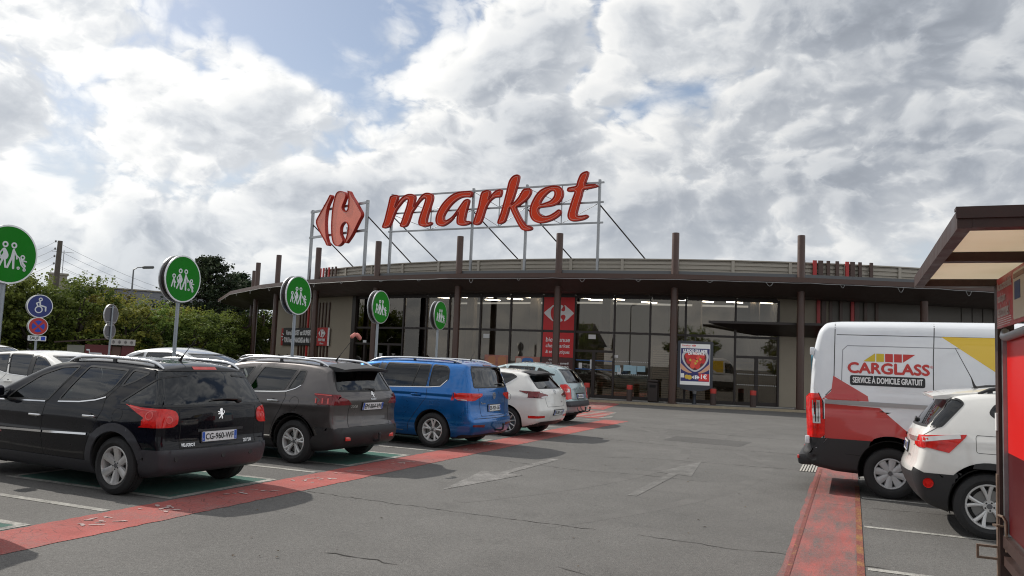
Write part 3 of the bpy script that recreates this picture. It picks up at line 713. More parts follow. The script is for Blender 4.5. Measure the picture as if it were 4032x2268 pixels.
def spec_mpv():
    return dict(L=4.53, W=1.83, H=1.63, paint=P_BLUE, sil=[(.12, .25), (.03, .36), (0, .48), (.02, .57), (.06, .64), (.075, .80), (.08, 1.0), (.10, 1.10), (.15, 1.25), (.22, 1.44), (.25, 1.52), (.42, 1.585), (1.0, 1.622), (1.7, 1.63), (2.3, 1.58), (2.75, 1.47), (3.2, 1.22), (3.5, 1.07), (3.8, 1.0), (4.15, .9), (4.38, .75), (4.48, .6), (4.52, .45), (4.48, .3), (4.3, .2), (3.6, .17), (2, .17), (.7, .17), (.3, .2)],
        sec=[(.08, .82), (.15, .86), (.25, .92), (.4, .975), (.6, 1.0), (.9, .995), (1.02, .97), (1.1, .945), (1.2, .915), (1.35, .865), (1.48, .805), (1.58, .71), (1.7, .55)], plan=plan(4.53, -.02), crease=[(.94, .025, -.010), (.985, .03, .006), (.42, .03, .008)], bulge=[(.9, .6, .42, .25, .016)], xr=.88, xf=3.665, wheel=(.318, .21, .208, 'twin', 5, 'bright'), arch=.37,
        windows=[('front_door_window', [(2.16, 1.485), (2.22, 1.055), (2.95, 1.04), (2.78, 1.2), (2.45, 1.405)], 'S', 'clear'), ('rear_door_window', [(1.98, 1.50), (2.08, 1.055), (1.06, 1.10), (1.04, 1.50)], 'S', 'dark'), ('rear_quarter_window', [(.99, 1.50), (1.0, 1.105), (.75, 1.13), (.62, 1.25), (.64, 1.42), (.70, 1.48)], 'S', 'dark'), ('rear_window', [(-.68, 1.115), (.68, 1.115), (.60, 1.49), (-.60, 1.49)], 'B', 'rear')]+std_front(1.06, 1.48, .68),
        carves=lamps([(.45, .99), (.34, 1.015), (-.1, 1.015), (-.1, .875), (.36, .88), (.455, .93)], [(1, 1.015), (.42, 1.01), (.45, .97), (.70, .88), (1, .872)], LAMP_RED)
            + [('bumper_trim', [(-1, .05), (1, .05), (1, .27), (-1, .27)], 'B', PLAST, .004), ('reflector', [(.45, .40), (.80, .42), (.80, .455), (.45, .45)], 'B', LAMP_DARK, .006), ('reflector', [(-.45, .40), (-.80, .42), (-.80, .455), (-.45, .45)], 'B', LAMP_DARK, .006)]+HEAD,
        ribbons=[('panel_gap', [(2.12, 1.52), (2.15, 1.05), (2.17, .6), (2.12, .26)], 'S', .007, SEAMC, .0015), ('panel_gap', [(1.02, 1.52), (1.03, 1.09), (1.02, .9), (1.2, .66), (1.38, .42), (1.42, .26)], 'S', .007, SEAMC, .0015), ('window_divider', [(1.27, 1.50), (1.36, 1.095)], 'S', .022, None, .003), ('b_pillar', [(2.07, 1.50), (2.15, 1.055)], 'S', .13, PLAST, .002), ('chrome_strip', [(.64, 1.235), (.76, 1.115), (1.0, 1.09), (2.9, 1.025)], 'S', .012, CHROME, .006), ('chrome_strip', [(1.5, .285), (3.0, .275)], 'S', .012, CHROME, .006),
                 ('panel_gap', [(-.56, 1.1), (-.54, .86), (-.50, .60), (.50, .60), (.54, .86), (.56, 1.1)], 'B', .007, SEAMC, .0015), ('bumper_crease', [(-.75, .56), (.75, .56)], 'B', .01, SEAMC, .001), ('high_brake_lamp', [(-.16, 1.52), (.16, 1.52)], 'B', .025, LAMP_DARK, .006), ('lamp_line', [(.40, .955), (.2, .962)], 'S', .03, LAMP_BRIGHT, .013), ('lamp_line', [(.75, .945), (.52, .985)], 'B', .025, LAMP_BRIGHT, .013), ('lamp_line', [(.38, .895), (.2, .892)], 'S', .012, LAMP_CLEAR, .013)],
        handles=[(1.24, .945), (2.3, .925)], mirror=(3.0, 1.05), rails=(2.45, .46, .045, ALU, .08), antenna=(.62, .0, .20, .5), seats=(2.35, 1.35))
def spec_hatch():
    return dict(L=4.33, W=1.76, H=1.46, paint=P_WHITE, sil=[(.14, .31), (.06, .42), (.01, .52), (.0, .60), (.03, .72), (.05, .84), (.07, .95), (.12, 1.03), (.27, 1.18), (.41, 1.32), (.44, 1.37), (.6, 1.42), (1.0, 1.45), (1.6, 1.46), (2.1, 1.41), (2.6, 1.24), (3.05, 1.02), (3.3, .94), (3.7, .86), (4.05, .74), (4.25, .6), (4.32, .45), (4.28, .3), (4.1, .2), (3.4, .17), (2, .17), (.8, .17), (.35, .22)],
        sec=list(SEC), plan=plan(4.33), crease=[(.86, .05, .008)], bulge=[(.86, .62, .42, .28, .022)], xr=.83, xf=3.43, wheel=(.318, .215, .225, 'thin', 10, 'dark'), arch=.362,
        windows=[('front_door_window', [(1.88, 1.365), (1.98, .975), (2.75, .945), (2.3, 1.23), (2.1, 1.325)], 'S', 'clear'), ('rear_door_window', [(1.76, 1.375), (1.86, .985), (1.36, 1.01), (1.17, 1.365)], 'S', 'dark'), ('rear_quarter_window', [(1.12, 1.365), (1.28, 1.015), (1.0, 1.07), (.68, 1.285), (.80, 1.34)], 'S', 'dark'), ('rear_window', [(-.64, 1.055), (.64, 1.055), (.54, 1.325), (-.54, 1.325)], 'B', 'rear')]+std_front(.98, 1.36),
        carves=lamps([(.60, .995), (.3, .99), (-.1, .985), (-.1, .87), (.22, .90), (.42, .945)], [(1, .985), (.70, .97), (.36, .915), (.40, .885), (.62, .845), (1, .865)], LAMP_DARK)
            + [('bumper_diffuser', [(-.66, .05), (.66, .05), (.60, .34), (-.60, .34)], 'B', PLAST, .004), ('reflector', [(.50, .43), (.84, .42), (.84, .475), (.52, .47)], 'B', LAMP_RED, .006), ('reflector', [(-.50, .43), (-.84, .42), (-.84, .475), (-.52, .47)], 'B', LAMP_RED, .006)]+HEAD,
        ribbons=[('panel_gap', [(1.82, 1.4), (1.92, .96), (1.95, .6), (1.9, .25)], 'S', .006, SEAMC, .0015), ('panel_gap', [(1.3, 1.0), (1.18, .85), (1.2, .6), (1.3, .25)], 'S', .006, SEAMC, .0015), ('panel_gap', ring(.80, .85, .072, 20), 'S', .006, SEAMC, .001), ('chrome_strip', [(.66, 1.275), (1.0, 1.055), (1.35, .995), (2.75, .93)], 'S', .010, CHROME, .005), ('panel_gap', [(-.58, 1.0), (-.50, .84), (-.44, .66), (.44, .66), (.50, .84), (.58, 1.0)], 'B', .007, SEAMC, .0015), ('b_pillar', [(1.82, 1.37), (1.92, .98)], 'S', .10, PLAST, .002), ('lamp_band', [(.42, .885), (.66, .865)], 'B', .03, LAMP_CLEAR, .012), ('lamp_band', [(-.42, .885), (-.66, .865)], 'B', .03, LAMP_CLEAR, .012)],
        handles=[(1.42, .86), (2.3, .84)], mirror=(2.75, .96), seats=(2.15, 1.3), antenna=(.72, .0, .07, .9))
def spec_oldmpv():
    return dict(L=4.28, W=1.75, H=1.61, paint=P_PALE, sil=[(.12, .30), (.04, .42), (0, .52), (.03, .62), (.06, .75), (.09, .95), (.15, 1.06), (.33, 1.30), (.50, 1.46), (.8, 1.56), (1.3, 1.61), (1.8, 1.60), (2.3, 1.51), (2.8, 1.32), (3.3, 1.07), (3.7, .92), (4.05, .76), (4.22, .58), (4.27, .42), (4.22, .28), (4.0, .2), (3.4, .18), (2, .18), (.7, .18), (.35, .22)],
        sec=[(.10, .80), (.15, .84), (.22, .90), (.35, .97), (.55, 1.0), (.72, 1.0), (.9, .985), (1.02, .95), (1.15, .905), (1.3, .845), (1.42, .785), (1.54, .68), (1.7, .45)], plan=plan(4.28), xr=.72, xf=3.48, wheel=(.305, .19, .19, 'wide', 5, 'silver'), arch=.35,
        windows=[('front_door_window', [(2.02, 1.47), (2.08, 1.02), (3.0, 1.0), (2.5, 1.32)], 'S', 'clear'), ('rear_door_window', [(1.92, 1.49), (1.98, 1.03), (1.2, 1.06), (1.14, 1.48)], 'S', 'mid'), ('rear_quarter_window', [(1.04, 1.47), (1.1, 1.09), (.66, 1.09), (.56, 1.16), (.72, 1.36)], 'S', 'mid'), ('rear_window', [(-.60, 1.10), (.60, 1.10), (.50, 1.44), (-.50, 1.44)], 'B', 'rear')]+std_front(1.08, 1.48),
        carves=lamps([(.26, 1.06), (-.1, 1.06), (-.1, .66), (.14, .66), (.22, .85)], [(1, 1.06), (.66, 1.05), (.60, .95), (.60, .68), (1, .66)], LAMP_RED)
            + [('bumper_strip', [(-.2, .48), (-.2, .62), (.30, .60), (.32, .48)], 'S', CLAD, .02), ('bumper_strip', [(-1, .48), (1, .48), (1, .62), (-1, .62)], 'B', CLAD, .02)]+HEAD,
        ribbons=[('panel_gap', [(-.58, 1.05), (-.56, .66), (.56, .66), (.58, 1.05)], 'B', .007, SEAMC, .0015), ('panel_gap', [(1.98, 1.5), (2.03, 1.0), (2.0, .3)], 'S', .006, SEAMC, .0015), ('lamp_window', [(.80, .90), (.66, .90)], 'B', .09, LAMP_CLEAR, .013), ('lamp_window', [(-.80, .90), (-.66, .90)], 'B', .09, LAMP_CLEAR, .013), ('plate_recess', [(-.32, .82), (.32, .82)], 'B', .03, PLAST, .004)],
        handles=[(1.3, .93), (2.25, .91)], handle_mat=PLAST, mirror=(3.0, 1.0), seats=(2.2, 1.3))
def spec_suv():
    return dict(L=4.33, W=1.78, H=1.59, paint=P_WHITE, sil=[(.16, .32), (.06, .44), (.01, .56), (.0, .66), (.04, .76), (.06, .88), (.07, .98), (.11, 1.08), (.20, 1.20), (.33, 1.36), (.39, 1.44), (.55, 1.51), (1.2, 1.59), (1.8, 1.58), (2.3, 1.5), (2.8, 1.25), (3.15, 1.08), (3.5, 1.02), (3.9, .93), (4.2, .78), (4.31, .6), (4.32, .45), (4.25, .3), (4.0, .22), (3.3, .2), (2, .2), (.7, .2), (.35, .25)],
        sec=[(.10, .80), (.15, .84), (.25, .91), (.38, .97), (.58, 1.0), (.80, 1.0), (.95, .98), (1.08, .945), (1.2, .89), (1.32, .825), (1.42, .755), (1.52, .66), (1.68, .45)], plan=plan(4.33, .02), crease=[(.98, .05, .010)], bulge=[(.78, .62, .45, .3, .02)], xr=.78, xf=3.41, wheel=(.338, .215, .23, 'twin', 5, 'dark'), arch=.385, spin=.6,
        windows=[('front_door_window', [(1.95, 1.44), (2.05, 1.08), (2.85, 1.05), (2.4, 1.33)], 'S', 'clear'), ('rear_door_window', [(1.85, 1.45), (1.95, 1.08), (1.2, 1.12), (1.1, 1.43)], 'S', 'dark'), ('rear_quarter_window', [(1.04, 1.42), (1.12, 1.13), (.94, 1.19), (.80, 1.29), (.86, 1.38)], 'S', 'dark'), ('rear_window', [(.34, 1.125), (.57, 1.385), (.52, 1.425), (-.1, 1.43), (-.1, 1.12)], 'S', 'rear'), ('rear_window', [(-.70, 1.12), (.70, 1.12), (.60, 1.425), (-.60, 1.425)], 'B', 'rear')]+std_front(1.05, 1.46),
        carves=lamps([(.59, 1.06), (.3, 1.035), (-.1, 1.0), (-.1, .91), (.17, .905), (.41, .86)], [(1, 1.02), (.66, .97), (.58, .93), (.66, .90), (1, .88)], LAMP_RED)
            + [('rear_bumper', [(-.2, .05), (-.2, .70), (.02, .70), (.2, .62), (.48, .54), (.5, .05)], 'S', PLAST, .010), ('rear_bumper', [(-1, .05), (1, .05), (1, .64), (.55, .62), (-.55, .62), (-1, .64)], 'B', PLAST, .010), ('arch_flare', ring(.78, .348, .44), 'S', PLAST, .010), ('arch_flare', ring(3.41, .348, .44), 'S', PLAST, .010), ('sill_cladding', [(1.0, .05), (1.0, .36), (3.2, .36), (3.2, .05)], 'S', PLAST, .010)]+HEAD,
        ribbons=[('lamp_band', [(.05, .965), (.20, .985), (.38, 1.015), (.52, 1.035)], 'S', .045, LAMP_CLEAR, .013), ('panel_gap', roundpoly([(.66, 1.06), (.66, .88), (.94, .88), (.94, 1.06)], .03, 3)+[(.67, 1.06)], 'S', .005, SEAMC, .001), ('panel_gap', [(1.9, 1.45), (2.0, 1.0), (2.0, .35)], 'S', .006, SEAMC, .0015), ('panel_gap', [(.33, 1.13), (.18, 1.03), (.10, .9)], 'S', .006, SEAMC, .0015)],
        handles=[(1.3, .98), (2.2, .96)], mirror=(2.85, 1.06), rails=(2.3, .72, .05, PLAST, .08), antenna=(.78, .0, .50, .45), seats=(2.2, 1.35))
def generic(base, pnt, **k):
    s = base(); s['paint'] = pnt; s['res'] = .05; s.update(k); return s
def rear_badges(c, r, emblem='lion', yc=0., zc=.9, s=.055):
    m = mat('chrome', (.75, .75, .76))
    p, n = c.at('B', yc, zc); z = Vector((0, 0, 1)); u = z.cross(n).normalized(); v = n.cross(u).normalized()
    fr = lambda a, b, d: p+u*a*s+v*b*s+n*(.002+d)
    mb = MB()
    if emblem == 'lion':
        for poly in ([(-.1, .9), (.25, 1.0), (.45, .75), (.35, .45), (.1, .35), (-.25, .45), (-.3, .7)], [(-.15, .4), (.35, .45), (.45, -.1), (.25, -.5), (-.1, -.35), (-.2, .1)], [(-.2, .35), (-.75, .45), (-.8, .3), (-.25, .1)], [(-.2, .05), (-.7, .0), (-.75, -.15), (-.2, -.15)],
                     [(-.1, -.35), (.15, -.45), (-.2, -.75), (-.5, -.95), (-.65, -.85), (-.3, -.6)], [(.1, -.45), (.3, -.45), (.4, -.8), (.25, -1.0), (.1, -.95)], [(.4, -.1), (.75, .2), (.6, .55), (.72, .6), (.92, .2), (.45, -.3)]):
            mb.prism(poly, 0, .006, fr)
    else:
        o = ring(0, 0, 1., 28); i_ = ring(0, 0, .82, 28)
        for k in range(28):
            j = (k+1) % 28; mb.prism([o[k], o[j], i_[j], i_[k]], 0, .006, fr)
        if emblem == 'vw':
            for a, b in (((-.62, .5), (-.18, -.72)), ((-.18, -.72), (.0, -.1)), ((.0, -.1), (.18, -.72)), ((.18, -.72), (.62, .5)), ((-.35, .78), (0, .05)), ((0, .05), (.35, .78))):
                d = Vector((b[0]-a[0], b[1]-a[1])); t = Vector((-d.y, d.x)).normalized()*.08
                mb.prism([(a[0]+t.x, a[1]+t.y), (a[0]-t.x, a[1]-t.y), (b[0]-t.x, b[1]-t.y), (b[0]+t.x, b[1]+t.y)], 0, .006, fr)
        elif emblem == 'ellipses':
            for q in ([(.75*math.cos(a), .32+.35*math.sin(a)) for a in np.linspace(0, 2*math.pi, 18, endpoint=False)],):
                q2 = [(x*.75, .32+(y-.32)*.6) for x, y in q]
                for k in range(18): j = (k+1) % 18; mb.prism([q[k], q[j], q2[j], q2[k]], 0, .006, fr)
        elif emblem == 'chevrons':
            mb = MB()
            for dy in (.35, -.35): mb.prism([(-.8, dy-.45), (0, dy+.15), (.8, dy-.45), (.8, dy-.1), (0, dy+.55), (-.8, dy-.1)], 0, .006, fr)
    mb.build('emblem', m, r)
def wiper(c, r, y0, y1, z, blade=.03):
    m = mat('window_rubber', (.012, .012, .013)); pts = []
    for t in np.linspace(0, 1, 6):
        p, n = c.at('B', y0+(y1-y0)*t, z+.01*math.sin(t*3)); pts.append(p+n*.018)
    mb = MB().tube(pts, [.012, .014, .010, .008, .007, .005], 6); p, n = c.at('B', y1*.0+y0, z-.01); mb.rbox(p+n*.012, (.03, .07, .05), .012)
    mb.build('rear_wiper', m, r, smooth=50)
def spoiler(c, r, m, x0, x1, w, z, th=.035, drop=.03):
    v = []; f = []; n = 13
    for i in range(n):
        y = -w+2*w*i/(n-1); k = (y/w)**2
        h = c.hit('T', x1, y*.97); zt = (h[0].z if h else z)+.006
        xx = x0+.06*k
        v += [(x1, y, zt), ((xx+x1)/2, y, (zt+z)/2+.012-.02*k), (xx, y, z-.03*k), (xx+.01, y, z-th-.03*k), (x1-.02, y, z-th-drop)]
    for i in range(n-1):
        for k in range(4): f.append((i*5+k, (i+1)*5+k, (i+1)*5+k+1, i*5+k+1))
    f.append(tuple(range(5))); f.append(tuple((n-1)*5+k for k in range(4, -1, -1)))
    MB().add(v, f).build('roof_spoiler', m, r, smooth=40)
def tow_hook(r, y=0., x=.02):
    m = mat('car_black_plastic', (.02, .02, .02))
    MB().tube([(x+.12, y, .33), (x-.06, y, .33), (x-.11, y, .35), (x-.12, y, .40), (x-.12, y, .43)], [.018]*5, 8).lathe([(0, .465), (.02, .46), (.026, .445), (.02, .43), (.012, .425)], 10, 'z', (x-.12, y, 0)).build('tow_hook', m, r, smooth=50)
# ------------------------------------------------------------------ ground, markings
def asphalt_mat(name, paint_col=None, cover=.85, pscale=1.2, streak=None, crackle=False, base=(.152, .147, .140), soft=.07):
    m = bpy.data.materials.new(name); m.use_nodes = True; nt = m.node_tree; N = nt.nodes.new; L = nt.links.new; b = nt.nodes['Principled BSDF']
    tc = N('ShaderNodeTexCoord'); V = tc.outputs['Object']
    def noise(s, det=4, rough=.6, vec=V):
        n = N('ShaderNodeTexNoise'); n.inputs['Scale'].default_value = s; n.inputs['Detail'].default_value = det; n.inputs['Roughness'].default_value = rough; L(vec, n.inputs['Vector']); return n.outputs['Fac']
    def mr(v, a, b_, c, d):
        n = N('ShaderNodeMapRange'); L(v, n.inputs[0])
        for i, x in enumerate((a, b_, c, d)): n.inputs[i+1].default_value = x
        return n.outputs[0]
    def mul(a, b_):
        n = N('ShaderNodeMath'); n.operation = 'MULTIPLY'
        for i, v in enumerate((a, b_)):
            if isinstance(v, float): n.inputs[i].default_value = v
            else: L(v, n.inputs[i])
        return n.outputs[0]
    fine = noise(90., 3, .7); mid = noise(26., 4, .75); big = noise(.35, 5, .6); patch = noise(1.7, 4, .6)
    vor = N('ShaderNodeTexVoronoi'); vor.inputs['Scale'].default_value = 110.; L(V, vor.inputs['Vector'])
    f = mul(mul(mr(fine, .25, .75, .62, 1.38), mr(mid, .3, .7, .76, 1.24)), mul(mr(big, .3, .7, .86, 1.12), mr(patch, .3, .7, .93, 1.06)))
    f = mul(f, mr(vor.outputs['Distance'], .0, .6, 1.22, .78))
    c = N('ShaderNodeMix'); c.data_type = 'RGBA'; c.blend_type = 'MULTIPLY'; c.inputs[0].default_value = 1; c.inputs[6].default_value = (*base, 1); L(f, c.inputs[7])
    out = c.outputs[2]
    # tyre-worn darker lanes and old oil spots
    st = noise(2.1, 5, .6); sp = mr(st, .58, .74, 0., .26)
    o = N('ShaderNodeMix'); o.data_type = 'RGBA'; L(sp, o.inputs[0]); L(out, o.inputs[6]); o.inputs[7].default_value = (.05, .048, .046, 1); out = o.outputs[2]
    if paint_col is not None:
        vec = V
        if streak:
            mp = N('ShaderNodeMapping'); mp.inputs['Scale'].default_value = streak; L(V, mp.inputs['Vector']); vec = mp.outputs[0]
        w = noise(pscale, 8, .72, vec); w2 = noise(38., 4, .7)
        s_ = N('ShaderNodeMath'); s_.operation = 'ADD'; L(w, s_.inputs[0]); L(mr(w2, .3, .7, -.11, .11), s_.inputs[1])
        k = mr(s_.outputs[0], cover-soft, cover+soft, 1., 0.)
        pc = N('ShaderNodeMix'); pc.data_type = 'RGBA'; pc.blend_type = 'MULTIPLY'; pc.inputs[0].default_value = 1; pc.inputs[6].default_value = (*paint_col, 1)
        L(mul(mr(fine, .25, .75, .8, 1.2), mr(noise(2.2, 5, .6), .3, .7, .78, 1.18)), pc.inputs[7])
        x = N('ShaderNodeMix'); x.data_type = 'RGBA'; L(k, x.inputs[0]); L(out, x.inputs[6]); L(pc.outputs[2], x.inputs[7]); out = x.outputs[2]
    if crackle:
        v2 = N('ShaderNodeTexVoronoi'); v2.feature = 'DISTANCE_TO_EDGE'; v2.inputs['Scale'].default_value = 6.5; L(V, v2.inputs['Vector'])
        ck = mr(v2.outputs['Distance'], .0, .025, .75, 0.); ck = mul(ck, mr(noise(.9, 3, .5), .46, .58, 0., 1.))
        y = N('ShaderNodeMix'); y.data_type = 'RGBA'; L(ck, y.inputs[0]); L(out, y.inputs[6]); y.inputs[7].default_value = (.05, .04, .04, 1); out = y.outputs[2]
    L(out, b.inputs['Base Color']); b.inputs['Roughness'].default_value = .86; b.inputs['Specular IOR Level'].default_value = .3
    bp = N('ShaderNodeBump'); bp.inputs['Strength'].default_value = .55; bp.inputs['Distance'].default_value = .006; L(fine, bp.inputs['Height'])
    bp2 = N('ShaderNodeBump'); bp2.inputs['Strength'].default_value = .6; bp2.inputs['Distance'].default_value = .006; L(vor.outputs['Distance'], bp2.inputs['Height']); bp2.invert = True; L(bp.outputs[0], bp2.inputs['Normal']); L(bp2.outputs[0], b.inputs['Normal'])
    return m
ASPH = asphalt_mat('asphalt')
M_RED = asphalt_mat('red_paint', (.40, .105, .092), .62, 1.1, crackle=True, soft=.18)
M_RED2 = asphalt_mat('red_paint_worn', (.40, .105, .092), .49, 1.6, streak=(3.0, .6, 1.), soft=.20)
M_WHT = asphalt_mat('white_paint', (.40, .39, .36), .56, 4., soft=.12)
M_WHT2 = asphalt_mat('white_paint_worn', (.27, .26, .25), .46, 4., soft=.16)
M_STEN = asphalt_mat('stencil_paint', (.50, .40, .38), .60, 9., soft=.16, base=(.30, .09, .08))
M_GRN = asphalt_mat('green_paint', (.055, .14, .115), .60, 1.4)
M_YEL = asphalt_mat('yellow_paint_worn', (.33, .20, .06), .42, 3., soft=.12, base=(.24, .075, .065))
S_ = 1400
def sheet(name, poly, z, m, parent=None):
    return mob(name, [(x, y, z) for x, y in poly], [tuple(t)[::-1] if False else tuple(t) for t in [list(range(len(poly)))]], m, parent)
ground = tag(sheet('car_park', [(-S_, -S_), (S_, -S_), (S_, S_), (-S_, S_)], 0, ASPH), kind='structure')
def marking(name, poly, m, z=.004):
    a = sum(poly[i-1][0]*poly[i][1]-poly[i][0]*poly[i-1][1] for i in range(len(poly)))
    if a < 0: poly = poly[::-1]
    v = [(x, y, z) for x, y in poly]; return mob(name, v, tri2d(poly) if len(poly) > 4 else [tuple(range(len(poly)))], m, ground)
def rect(x0, x1, y0, y1): return [(x0, y0), (x1, y0), (x1, y1), (x0, y1)]
def rough_rect(x0, x1, y0, y1, j=.012, step=.25):
    """long painted band with slightly uneven edges"""
    n = max(2, int((y1-y0)/step)); rg = random.Random(int((x0+y1)*100))
    a = [(x1+rg.uniform(-j, j), y0+(y1-y0)*i/n) for i in range(n+1)]; b = [(x0+rg.uniform(-j, j), y0+(y1-y0)*i/n) for i in range(n+1)]
    v = [(x, y, .004) for x, y in a]+[(x, y, .004) for x, y in b]; f = [(i, i+1, n+2+i, n+1+i) for i in range(n)]
    return v, f
v, f = rough_rect(-6.72, -6.0, -8, 23.3, .014, .09); mob('red_walkway', v, f, M_RED, ground)
v, f = rough_rect(-.55, .10, -3, 15.3, .012); mob('red_walkway', v, f, M_RED2, ground)
marking('yellow_edge_line', rect(.045, .105, 4.5, 13.2), M_YEL, .008); marking('yellow_edge_line', rect(-.50, -.46, 3, 15.0), asphalt_mat('yellow_trace', (.33, .20, .08), .36, 7., base=(.24, .085, .075)), .008)
BAYS = [5.96+3.38*k for k in range(-2, 6)]
for y in BAYS:
    marking('bay_line', rect(-11.35, -6.77, y-.05, y+.05), M_WHT)
    if y < 19:
        c = y+1.69
        marking('green_bay_pad', rect(-9.3, -6.86, c-.80, c+.80), M_GRN)
        for q in (rect(-9.4, -6.86, c-.89, c-.80), rect(-9.4, -6.86, c+.80, c+.89), rect(-6.86, -6.76, c-.89, c+.89), rect(-9.4, -9.3, c-.8, c+.8)): marking('pad_border', q, M_WHT, .0045)
for y in (2.9, 5.3, 7.7, 9.78, 12.0, 14.35): marking('bay_line', rect(.13, 5.2, y-.05, y+.05), M_WHT)
# faded direction arrows
marking('lane_arrow', [(-4.70, 9.12), (-4.36, 10.98), (-4.60, 10.98), (-4.56, 13.1), (-4.72, 13.1), (-4.74, 10.98), (-5.02, 11.0)], M_WHT2)
M_WHT3 = asphalt_mat('white_paint_ghost', (.24, .235, .225), .42, 3., soft=.16)
marking('lane_arrow', [(-2.62, 10.2), (-2.50, 10.2), (-2.46, 12.6), (-2.24, 12.56), (-2.44, 14.6), (-2.80, 12.7), (-2.60, 12.62)], M_WHT3)
# family symbols stencilled on the red walkway
def pict(cx, cy, s, rg):
    for k in range(11):
        a = rg.uniform(-.5, .5); w, h = rg.uniform(.02, .075)*s, rg.uniform(.010, .026)*s; px, py = cx+rg.uniform(-.17, .17)*s, cy+rg.uniform(-.26, .26)*s
        t = rg.uniform(-.7, .7)+math.pi/2*(k % 3 == 0); ca, sa = math.cos(t), math.sin(t)
        marking('stencil_symbol', [(px+ca*u-sa*v_, py+sa*u+ca*v_) for u, v_ in ((-w, -h*.6), (-w*.3, -h), (w, -h*.5), (w*.9, h*.4), (0, h), (-w*.9, h*.5))], M_STEN, .0085+k*.0002)
rg = random.Random(3)
for x, y in ((-6.40, 5.48), (-6.42, 6.35), (-6.38, 7.58), (-6.38, 8.80), (-6.40, 9.69), (-6.38, 10.99), (-6.4, 13.3), (-6.4, 14.4), (-6.4, 17.0)): pict(x, y, 1., rg)
# tactile strip at the end of the right-hand walkway
for k in range(6):
    x = -.80+.045*k; o = MB().box(x, x+.026, 14.45, 15.6, .002, .012).build('tactile_rib', mat('tactile_cream', (.42, .40, .36), .7, var=.2, vscale=20), ground)
# hatched crossing beside the forecourt
marking('crossing_base', [(-13.0, 28.6), (-8.2, 28.2), (-8.9, 33.0), (-9.6, 33.6), (-13.0, 34.0)], M_RED)
for k in range(8): y = 29.0+k*.62; marking('crossing_stripe', rect(-13, -8.55-.1*k, y, y+.16), M_WHT, .008)
marking('crossing_base', [(-10.2, 23.8), (-7.0, 23.6), (-7.5, 27.2), (-10.2, 27.6)], asphalt_mat('red_paint_half', (.36, .07, .06), .56, 1.6))
for k in range(5): y = 24.0+k*.72; marking('crossing_stripe', rect(-10.2, -6.75-.16*k, y, y+.2), M_WHT, .008)
# cracks: thin open joints in the surfacing
CRK = mat('crack_dark', (.030, .027, .024), .95)
def crack(pts, w, seed):
    rg = random.Random(seed); P = []
    for (a, b), (c, d) in zip(pts, pts[1:]):
        n = max(2, int(math.hypot(c-a, d-b)/.07))
        for i in range(n): P.append((a+(c-a)*i/n+rg.gauss(0, .012), b+(d-b)*i/n+rg.gauss(0, .014)))
    P.append(pts[-1]); v = []; f = []
    for i, (x, y) in enumerate(P):
        ww = w*rg.uniform(.25, 1.2)*(1 if 0 < i < len(P)-1 else .1); v += [(x, y-ww/2, .0030+.00013*seed), (x, y+ww/2, .0030+.00013*seed)]
    for i in range(len(P)-1): f.append((2*i, 2*i+2, 2*i+3, 2*i+1))
    mob('crack', v, f, CRK, ground)
for i, (p, w) in enumerate([([(-6.0, 8.05), (-4.53, 7.95), (-3.69, 7.93), (-3.05, 7.93), (-2.32, 7.91)], .016), ([(-1.95, 7.93), (-1.4, 7.87), (-.99, 7.8), (-.6, 7.89), (.3, 7.8)], .015), ([(-5.2, 12.3), (-3.78, 12.04), (-3.0, 12.21), (-1.9, 12.1)], .018), ([(-4.29, 13.9), (-3.4, 14.4), (-2.78, 14.5), (-.88, 14.6), (1, 14.5)], .018), ([(-4.01, 5.70), (-3.92, 5.74), (-3.52, 5.72), (-3.27, 5.70)], .02), ([(-2.6, 13.0), (-2.45, 13.6), (-2.50, 14.3), (-2.3, 14.7)], .02), ([(-5.5, 17.5), (-3.2, 17.0), (-1.5, 17.3), (2, 17.0)], .02), ([(-5.3, 21.5), (-2.5, 20.8), (1.5, 20.6)], .025), ([(-2.2, 6.3), (-1.6, 6.15), (-1.1, 6.2)], .010), ([(-.5, 11.2), (.4, 11.15), (1.6, 11.25)], .014), ([(-.4, 6.9), (.5, 7.15), (1.6, 7.0)], .012)]): crack(p, w, i)

# faint tyre-polished tracks
TRK = asphalt_mat('tyre_polish', (.136, .131, .125), .55, .9, soft=.2)
def track(cx, cy, R, a0, a1, w, zz):
    n = 40; v = []
    for i in range(n+1):
        a = R_(a0+(a1-a0)*i/n)
        for r in (R-w/2, R+w/2): v.append((cx+r*math.cos(a), cy+r*math.sin(a), zz))
    mob('tyre_track', v, [(2*i, 2*i+1, 2*i+3, 2*i+2) for i in range(n)], TRK, ground)
track(-14.5, 14.0, 13.2, -28, 62, .20, .0010); track(-14.5, 14.0, 11.7, -28, 58, .20, .0013); track(9, 21.0, 13.4, 150, 210, .2, .0016); track(9, 21, 11.9, 150, 212, .2, .0019)

# repaired patches and manhole
PATCH = asphalt_mat('repair_patch', None, base=(.112, .108, .104)); 
for q in ([(-3.9, 18.2), (-2.2, 18.0), (-2.1, 19.4), (-3.85, 19.5)],): marking('repair_patch', q, PATCH, .0023)

# small leaf litter
rg = random.Random(21)
lit = MB()
for i in range(150):
    x, y = rg.uniform(-5.8, 1.0), rg.uniform(4.2, 32); s_ = rg.uniform(.008, .022); a = rg.uniform(0, 6.28); ca, sa = math.cos(a)*s_, math.sin(a)*s_
    lit.add([(x-ca, y-sa, .009), (x+sa*.5, y-ca*.5, .011), (x+ca, y+sa, .009), (x-sa*.5, y+ca*.5, .016)], [(0, 1, 2), (0, 2, 3)])
o = lit.build('leaf_litter', mat('dry_leaf', (.11, .075, .04), .9)); tag(o, 'tiny dry leaves and grit scattered over the asphalt lane', 'litter', kind='stuff')
